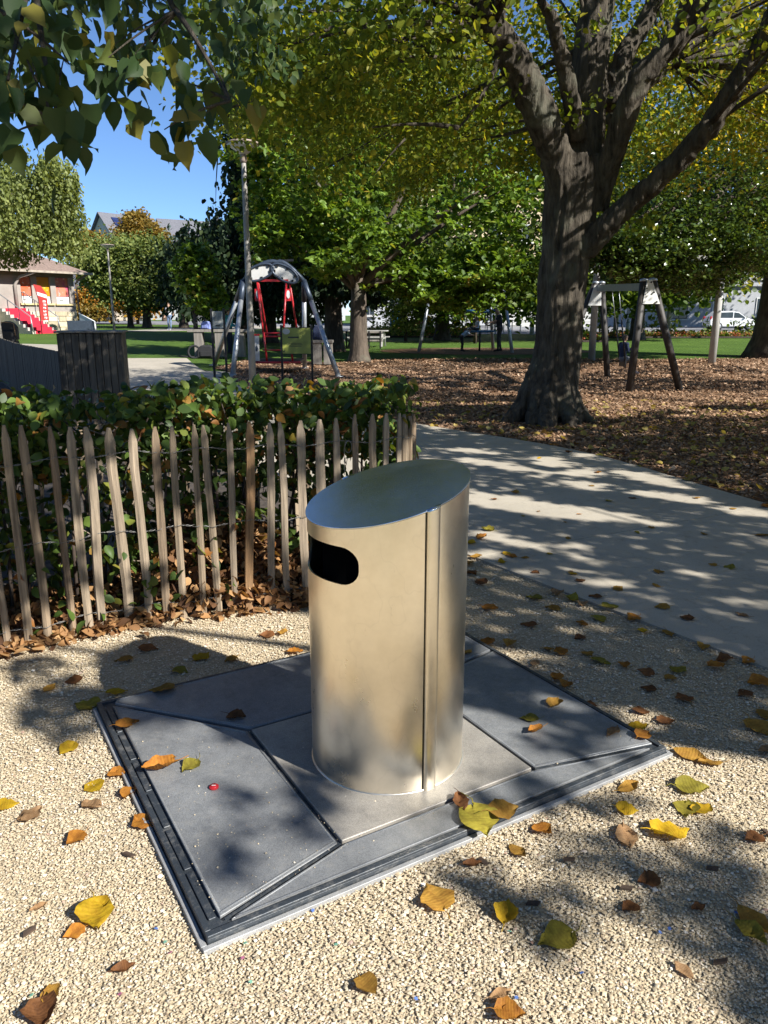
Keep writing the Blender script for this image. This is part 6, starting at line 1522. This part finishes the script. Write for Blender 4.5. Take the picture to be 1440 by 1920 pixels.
person('child in pale blue shirt bending over the edge of the blue roundabout', atx(866, 33.1), R(-80), 1.18,
       dict(pelvis=(0, -.06, .93), chest=(0, .24, 1.12), neck=(0, .36, 1.22), head=(0, .48, 1.30), face=(0, .8, -.6), sh=[(-.19, .30, 1.19), (.19, .30, 1.19)], elbow=[(-.22, .46, 1.0), (.22, .48, 1.05)], wrist=[(-.18, .64, 1.0), (.18, .66, 1.02)], hip=[(-.09, -.05, .92), (.09, -.05, .92)]),
       cloth('pale_blue_shirt', (.34, .42, .52)), cloth('black_trousers', (.015, .015, .018)), cloth('black_shoes', (.012, .012, .012)), M_hair)
person('child in white shirt sitting on the blue roundabout', Vector((cc.x - .12, 33.55, cz + hz_ - .86 * 1.1 / 1.75 + .03)), R(95), 1.1,
       dict(pelvis=(0, 0, .98), chest=(0, .03, 1.30), knee=[(-.12, .40, 1.0), (.12, .40, 1.0)], ankle=[(-.12, .62, .96), (.12, .60, .94)], toe=[(-.12, .72, 1.06), (.12, .70, 1.04)], elbow=[(-.27, .08, 1.15), (.27, .08, 1.15)], wrist=[(-.28, .28, 1.12), (.28, .28, 1.12)]),
       cloth('white_top', (.55, .55, .56)), cloth('dark_shorts', (.02, .02, .03)), cloth('white_shoes', (.5, .5, .5)), M_hair)
kk = 1.22 / 1.75
person('child in navy jacket and grey trousers sitting on the swing', SEAT - Vector((0, 0, .80 * kk - .02)), R(-72), 1.22,
       dict(pelvis=(0, 0, .93), chest=(0, -.02, 1.28), neck=(0, -.01, 1.45), head=(0, .03, 1.61), hip=[(-.09, .02, .91), (.09, .02, .91)], knee=[(-.11, .42, .88), (.11, .42, .86)], ankle=[(-.11, .40, .46), (.11, .46, .46)], toe=[(-.11, .55, .38), (.11, .61, .39)], elbow=[(-.27, .02, 1.16), (.27, .02, 1.16)], wrist=[(-.27, .16, 1.32), (.27, .16, 1.32)]),
       cloth('navy_jacket', (.018, .03, .075)), cloth('grey_trousers', (.16, .17, .19)), cloth('pinkish_shoes', (.5, .40, .42)), M_hairg, 'long')
person('person in teal top standing behind the long timber bench', atx(431, 28.0), R(-100), 1.62,
       dict(elbow=[(-.24, .06, 1.14), (.24, .08, 1.14)], wrist=[(-.16, .28, 1.06), (.16, .30, 1.06)]),
       cloth('teal_top', (.05, .30, .34)), cloth('dark_jeans', (.02, .025, .05)), cloth('brown_shoes', (.06, .04, .03)), M_hairg, 'long')

# ------------------------------------------------------------ fallen leaves, one by one
def leaf_colour(name, c1, c2):
    m, n, l, b = new_mat(name)
    oi = n.new('ShaderNodeObjectInfo'); f = noise_fac(n, l, 4.5, 6, rough=.72)
    c = ramp(n, l, f, [(.32, c2), (.62, c1)])
    v = ramp(n, l, oi.outputs['Random'], [(0, (.72, .72, .72)), (1, (1.18, 1.15, 1.1))])
    c = mixc(n, l, 1.0, c, v, 'MULTIPLY')
    l.new(c, b.inputs['Base Color']); b.inputs['Roughness'].default_value = .7; b.inputs['Specular IOR Level'].default_value = .2
    w = n.new('ShaderNodeTexWave'); w.inputs['Scale'].default_value = 3.2; w.inputs['Distortion'].default_value = 3.0; w.inputs['Detail'].default_value = 3
    tc = n.new('ShaderNodeTexCoord'); l.new(tc.outputs['Object'], w.inputs['Vector']); bump(n, l, b, w.outputs['Fac'], .10, .02)
    tr_ = n.new('ShaderNodeBsdfTranslucent'); l.new(c, tr_.inputs[0]); mx = n.new('ShaderNodeMixShader'); mx.inputs[0].default_value = .22
    l.new(b.outputs[0], mx.inputs[1]); l.new(tr_.outputs[0], mx.inputs[2]); l.new(mx.outputs[0], n['Material Output'].inputs[0])
    return m
LC = dict(yellow=leaf_colour('leaf_yellow', (.56, .37, .02), (.40, .22, .015)), ochre=leaf_colour('leaf_ochre', (.42, .24, .045), (.27, .13, .025)), orange=leaf_colour('leaf_orange', (.46, .20, .03), (.28, .10, .02)),
          brown=leaf_colour('leaf_brown', (.22, .095, .035), (.10, .042, .018)), olive=leaf_colour('leaf_olive', (.34, .29, .04), (.19, .15, .025)), tan=leaf_colour('leaf_tan', (.40, .25, .13), (.24, .13, .06)))
def fallen_mesh(seed, curl, col):
    g = np.random.default_rng(seed); nu, nv = 9, 6; vs_ = []; ph = g.uniform(0, 6, 4)
    prof = [.02, .36, .47, .50, .46, .37, .24, .10, .0] if seed % 3 else [.02, .17, .27, .33, .34, .30, .22, .11, .0]
    for i in range(nu):
        u = i / (nu - 1)
        for j in range(nv):
            v = -1 + 2 * j / (nv - 1); w = prof[i] * (1 + .07 * math.sin(7 * u + ph[0] + v * 2)) * (g.uniform(.86, 1.05) if abs(v) > .9 else 1)
            x = u - (.10 * (abs(v)) if i < 2 else 0); y = v * w
            z = curl * (abs(v) ** 1.6) * w * 1.1 + curl * .45 * (u - .45) ** 2 * 2 + .05 * math.sin(5 * u + ph[1]) * math.sin(3 * v + ph[2]) * (1 + curl) + .035 * g.normal()
            th = curl * .8 * v; vs_.append((x - .5, y * math.cos(th * .6), z))
    fs = [(i * nv + j, (i + 1) * nv + j, (i + 1) * nv + j + 1, i * nv + j + 1) for i in range(nu - 1) for j in range(nv - 1)]
    b0 = len(vs_); pts = [(-.5, 0, vs_[nv // 2][2]), (-.72, .03, .06 + .1 * curl), (-.95, .10 * g.normal(), .05 + .12 * g.random())]
    zmin = min(p[2] for p in vs_)
    mb_ = MB().add(vs_, fs, 0, True); mb_.tube(pts, [.018, .014, .012], 4)
    mb_.v = [(p[0], p[1], p[2] - zmin) for p in mb_.v]
    return mb_.mesh('fallen_leaf', [LC[col]])
FM = {c: [fallen_mesh(900 + 17 * i + 5 * q, cu, c) for q, cu in enumerate((.06, .16, .30, .5, .85))] for i, c in enumerate(LC)}
WORD = dict(yellow='bright yellow', ochre='ochre', orange='orange', brown='dark brown', olive='olive yellow', tan='pale tan')
def surf(X, Y):
    u, v = plate_local(np.array([X]), np.array([Y]))
    if U0 < u[0] < U1 and V0 < v[0] < V1: return 'plate', .038
    if inside([(p[0], p[1]) for p in cn] + [(p[0], p[1]) for p in cf[::-1]], np.array([X]), np.array([Y]))[0]: return 'path', .013
    if inside(MULCH, np.array([X]), np.array([Y]))[0]: return 'chips', .008
    return 'gravel', .004
SURFW = dict(plate='lying on the grey steel plate', path='lying on the concrete path', chips='lying on the wood chips by the path', gravel='lying on the pale gravel')
def fallen(X, Y, size, col, curl=None, rz=None):
    if math.hypot(X - BC.x, Y - BC.y) < BR + .04: return
    s, z = surf(X, Y); q = random.randrange(5) if curl is None else curl
    o = link('fallen_leaf', FM[col][q]); o.location = (X, Y, z + float(zg(X, Y))); o.scale = (size, size, size * random.uniform(.7, 1.1)); o.rotation_euler = (random.gauss(0, .08), random.gauss(0, .08), random.uniform(0, 6.28) if rz is None else rz)
    sz_ = 'large' if size > .105 else ('small' if size < .062 else '')
    wh = SURFW[s]
    if s == 'gravel':
        u, v = plate_local(X, Y); du = max(abs(u) - .9, abs(v) - .74); df = np.min(np.hypot(FENCE[:, 0] - X, FENCE[:, 1] - Y)); dp = min(math.hypot(p[0] - X, p[1] - Y) for p in cn[5:20])
        wh = 'on gravel beside the steel plate' if du < .2 else 'on gravel at the foot of the paling fence' if df < .45 else 'on gravel along the concrete path edge' if dp < .42 else 'on open sunny gravel' if X < 0 else 'on open gravel under the tree shade' if Y > 1.9 and X > .8 else 'on open gravel in front of the plate'
    elif s == 'path':
        wh = 'lying on the shaded concrete path' if shade(np.array([X]), np.array([Y]))[0] else 'lying on a sunlit spot of the concrete path'
    elif s == 'plate':
        u, v = plate_local(X, Y); wh = 'on the ' + ('left' if False else ('end panel of the steel plate' if u < -.43 else 'plate panel beside the path' if u > .35 else 'long plate panel in front of the bin' if v < 0 else 'plate panel facing the fence'))
    lab = ' '.join(w for w in (sz_, WORD[col], 'curled' if q >= 3 else '', 'fallen leaf', wh) if w)
    tag(o, lab, 'leaf', 'fallen leaves: ' + lab)
random.seed(77)
LEAVES = [
    (-0.788, 1.747, 0.120, 'yellow', 2), (-0.830, 1.695, 0.060, 'orange', 2), (-0.039, 1.524, 0.075, 'ochre', 3), (-0.802, 1.443, 0.100, 'brown', 4), (0.144, 1.826, 0.115, 'ochre', 0), (0.339, 1.770, 0.085, 'yellow', 4),
    (0.451, 1.673, 0.115, 'olive', 1), (0.413, 2.014, 0.075, 'ochre', 2), (0.512, 2.112, 0.075, 'orange', 2), (0.307, 2.109, 0.160, 'olive', 0), (0.256, 2.201, 0.090, 'brown', 3), (0.393, 2.171, 0.110, 'ochre', 1),
    (0.816, 2.224, 0.075, 'yellow', 1), (0.766, 2.078, 0.115, 'tan', 1), (0.920, 2.109, 0.140, 'yellow', 1), (1.082, 2.346, 0.120, 'olive', 1), (1.010, 2.218, 0.100, 'olive', 1), (1.069, 2.224, 0.090, 'yellow', 2),
    (1.151, 2.548, 0.120, 'ochre', 2), (0.858, 2.346, 0.090, 'ochre', 2), (1.026, 2.748, 0.085, 'yellow', 2), (0.999, 2.633, 0.080, 'orange', 3), (0.893, 2.660, 0.090, 'tan', 1), (0.714, 2.889, 0.085, 'ochre', 3),
    (0.579, 2.760, 0.080, 'olive', 1), (0.588, 2.660, 0.085, 'orange', 4), (-1.010, 2.711, 0.095, 'orange', 2), (-1.264, 2.925, 0.120, 'olive', 1), (-1.169, 3.044, 0.100, 'yellow', 0), (-0.964, 3.005, 0.115, 'ochre', 0),
    (-0.591, 2.777, 0.085, 'brown', 2), (-1.208, 2.591, 0.085, 'yellow', 1), (-0.989, 2.247, 0.095, 'tan', 1), (-1.008, 2.349, 0.085, 'yellow', 1), (-0.956, 2.427, 0.070, 'orange', 3), (-0.880, 2.300, 0.070, 'orange', 3),
    (-0.788, 2.157, 0.085, 'orange', 2), (-0.800, 2.404, 0.125, 'orange', 4), (-0.697, 2.420, 0.085, 'olive', 1), (-1.274, 2.250, 0.090, 'yellow', 1), (-0.973, 2.070, 0.075, 'orange', 2), (-1.254, 3.372, 0.090, 'ochre', 1),
    (-0.879, 3.408, 0.100, 'yellow', 1), (-0.737, 3.372, 0.075, 'ochre', 1), (-0.656, 1.579, 0.060, 'brown', 3), (0.285, 1.506, 0.060, 'tan', 1), (0.298, 1.450, 0.075, 'orange', 3), (0.267, 1.957, 0.060, 'brown', 3),
    (1.007, 1.732, 0.110, 'ochre', 2), (0.979, 1.687, 0.100, 'olive', 2), (1.165, 2.078, 0.070, 'brown', 2), (-1.165, 2.198, 0.090, 'tan', 0), (-1.406, 3.171, 0.090, 'brown', 1), (-0.942, 3.253, 0.080, 'olive', 1),
    (-1.480, 3.089, 0.070, 'ochre', 1), (-1.165, 3.500, 0.100, 'brown', 1), (0.398, 3.384, 0.070, 'ochre', 2), (0.525, 3.571, 0.100, 'orange', 3), (0.630, 3.551, 0.085, 'ochre', 3), (0.865, 3.463, 0.080, 'orange', 2),
    (0.717, 3.332, 0.080, 'tan', 1), (0.785, 3.193, 0.075, 'orange', 3), (0.809, 3.104, 0.075, 'orange', 3), (1.000, 3.438, 0.070, 'ochre', 1), (1.038, 3.349, 0.100, 'olive', 1), (1.136, 3.303, 0.070, 'orange', 3),
    (1.213, 3.247, 0.080, 'brown', 1), (1.380, 3.264, 0.090, 'olive', 0), (1.301, 3.182, 0.070, 'ochre', 1), (1.169, 3.079, 0.070, 'brown', 1), (1.291, 2.996, 0.090, 'brown', 1), (1.072, 2.889, 0.080, 'brown', 1),
    (1.152, 2.802, 0.080, 'brown', 1), (0.871, 2.935, 0.080, 'brown', 1), (1.199, 2.495, 0.090, 'ochre', 2), (1.566, 3.292, 0.090, 'orange', 3), (1.677, 3.130, 0.120, 'orange', 2), (1.730, 3.349, 0.080, 'orange', 2),
    (1.571, 3.029, 0.080, 'brown', 1), (1.502, 2.739, 0.120, 'ochre', 1), (1.455, 2.584, 0.090, 'tan', 1), (1.575, 2.845, 0.080, 'ochre', 1), (0.771, 3.806, 0.090, 'brown', 1), (1.060, 3.821, 0.080, 'orange', 1),
    (1.176, 3.881, 0.100, 'olive', 1), (0.948, 4.038, 0.090, 'ochre', 1), (1.280, 4.038, 0.110, 'olive', 1), (1.351, 3.881, 0.100, 'orange', 2), (1.360, 3.734, 0.070, 'yellow', 1), (1.235, 4.207, 0.080, 'brown', 1),
    (1.483, 3.685, 0.075, 'ochre', 1), (1.566, 4.038, 0.090, 'ochre', 1), (1.655, 3.881, 0.090, 'brown', 1), (1.963, 3.919, 0.075, 'tan', 1), (1.227, 4.487, 0.075, 'brown', 1), (1.416, 4.343, 0.075, 'ochre', 1),
    (1.657, 4.390, 0.060, 'ochre', 2), (0.875, 4.976, 0.080, 'orange', 1), (0.732, 5.430, 0.100, 'orange', 3), (0.631, 4.976, 0.090, 'ochre', 2), (0.848, 5.036, 0.070, 'yellow', 1), (0.962, 4.952, 0.060, 'ochre', 2),
    (1.143, 5.036, 0.050, 'yellow', 1), (0.875, 4.207, 0.100, 'olive', 1), (0.602, 4.038, 0.100, 'orange', 2), (1.364, 5.430, 0.050, 'ochre', 1), (1.304, 6.229, 0.050, 'tan', 1), (1.619, 6.140, 0.045, 'orange', 1),
    (1.144, 6.087, 0.045, 'yellow', 1), (1.449, 5.885, 0.050, 'ochre', 2), (0.981, 6.655, 0.060, 'brown', 3), (1.218, 6.933, 0.080, 'ochre', 3), (2.248, 7.888, 0.075, 'orange', 3), (2.019, 7.234, 0.060, 'ochre', 1),
    (1.796, 8.733, 0.060, 'yellow', 1), (2.823, 6.717, 0.070, 'ochre', 1), (2.986, 6.321, 0.060, 'ochre', 1), (2.077, 5.725, 0.060, 'ochre', 1), (1.925, 5.574, 0.050, 'olive', 1), (2.170, 4.802, 0.060, 'ochre', 1),
    (2.269, 4.747, 0.090, 'olive', 1), (2.842, 5.501, 0.100, 'ochre', 1), (1.998, 6.614, 0.080, 'olive', 1), (2.244, 6.717, 0.070, 'brown', 1), (1.761, 4.640, 0.080, 'ochre', 1), (0.974, 4.640, 0.060, 'brown', 2),
    (2.413, 5.530, 0.060, 'ochre', 1), (1.197, 4.640, 0.060, 'tan', 1), (0.564, 4.640, 0.100, 'brown', 2), (0.613, 4.487, 0.100, 'brown', 2), (0.820, 3.500, 0.060, 'ochre', 1), (-0.965, 1.786, 0.050, 'tan', 1),
    (-0.528, 3.699, 0.090, 'ochre', 2), (-0.432, 3.457, 0.080, 'orange', 3), (-0.607, 3.664, 0.080, 'brown', 2), (0.770, 1.890, 0.070, 'brown', 2), (0.683, 1.786, 0.060, 'brown', 2), (0.876, 1.786, 0.050, 'brown', 3),
    (0.753, 1.579, 0.060, 'tan', 1), (-0.811, 1.509, 0.060, 'ochre', 3),
]
CONF = [
    (-0.197, 1.775, 0), (-0.126, 1.657, 1), (-0.363, 1.614, 2), (0.753, 1.906, 3), (0.336, 1.702, 1), (0.738, 1.698, 0), (0.496, 1.568, 0), (0.320, 1.496, 0), (-0.855, 1.503, 1), (-0.365, 1.662, 1), (-0.553, 1.631, 2), (-0.822, 1.817, 2), (0.768, 1.711, 0), (0.077, 1.493, 0), (-0.330, 1.541, 1), (-0.642, 1.506, 2), (0.973, 1.768, 0), (0.178, 1.689, 3), (-0.613, 1.711, 0), (-0.576, 1.666, 1)
]
# cap [-0.58392613  2.30000353  0.06      ]
for (x, y, s, c, q) in LEAVES: fallen(x, y, s * .9, c, q)
pal = ['ochre', 'orange', 'brown', 'brown', 'tan', 'olive', 'yellow']
for q in range(46):     # drift along the near edge of the path
    p = cn[random.randrange(6, 13)]; p2 = (p[0] + random.gauss(0, .12) - .1, p[1] + random.gauss(0, .3)); fallen(p2[0], p2[1], random.uniform(.05, .095), random.choice(pal))
for q in range(34):     # far edge of the path
    p = cf[random.randrange(8, 17)]; fallen(p[0] + random.gauss(0.10, .10), p[1] + random.gauss(0, .35), random.uniform(.06, .1), random.choice(pal))
gl = np.random.default_rng(5)
N = 1500; X = gl.uniform(0, 8, N); Y = gl.uniform(6, 15, N); k = inside(MULCH, X, Y) & (abs(X) < .55 * Y) & (gl.random(N) < np.clip(1.4 - (Y - 6) * .1, .2, 1)); X, Y = X[k], Y[k]
M_yl = leaf_mat('yellow_litter', [(0, (.20, .13, .04)), (.5, (.36, .27, .06)), (1, (.46, .38, .14))], .5, .2)
tag(leaf_cloud('yellow_leaf_litter', np.stack([X, Y, zg(X, Y) + .025], 1), gl.uniform(.06, .1, len(X)), M_yl, gl, None, 'heart', 1.6, .0), 'small pale yellow leaves strewn over the dark wood chips', 'leaf litter', kind='stuff')
# bits on the ground
PAP = [simple('paper_blue', (.08, .16, .42), .7), simple('paper_green', (.16, .36, .26), .7), simple('paper_pink', (.38, .12, .2), .7), simple('paper_yellow', (.5, .46, .2), .7)]
for (x, y, c) in CONF:
    n_ = random.choice((5, 6)); pts = [(.0062 * math.cos(6.283 * i / (2 * n_)) * (1 if i % 2 else .55), .0062 * math.sin(6.283 * i / (2 * n_)) * (1 if i % 2 else .55)) for i in range(2 * n_)]
    o = MB().prism(pts, 0, .0012).build('confetti', PAP[c]); o.location = (x, y, .007); o.rotation_euler = (random.gauss(0, .25), random.gauss(0, .25), random.uniform(0, 6))
    cn_ = ('blue', 'green', 'pink', 'yellow')[c]; tag(o, 'tiny %s paper confetti star on the gravel' % cn_, 'confetti', '%s confetti on the gravel' % cn_)
cap_ = thing('bottle_cap', 'crimped red bottle cap lying on the grey steel plate', 'bottle cap', (-.583, 2.299, .038))
pts = [(.016 * (1 + .06 * (i % 2)) * math.cos(i * .1496), .016 * (1 + .06 * (i % 2)) * math.sin(i * .1496)) for i in range(42)]
MB().prism(pts, 0, .007).build('skirt', M_red, cap_, .0015); MB().lathe([(.0145, .0065), (.0135, .0088), (0, .0092)], n=24).build('crown', M_red, cap_)
MB().box((0, 0, .0094), (.014, .003, .0012)).build('print', M_white, cap_)
M_brk = simple('bark_bit', (.07, .045, .03), .9, 0, .4, 40)
for (x, y) in ((.42, 1.80), (.56, 1.98), (.70, 1.86), (.30, 1.97), (.98, 1.94), (-.78, 2.0), (-.62, 2.2), (.86, 1.6), (-.95, 1.7), (1.22, 2.1)):
    o = MB().prism([(-.02, -.006), (.015, -.008), (.022, .004), (-.012, .007)], 0, .006).build('bark_chip', M_brk); o.location = (x, y, .006); o.rotation_euler = (random.gauss(0, .15), random.gauss(0, .15), random.uniform(0, 6)); tag(o, 'small dark bark chip lying on the gravel', 'bark chip', 'bark chips on the gravel')
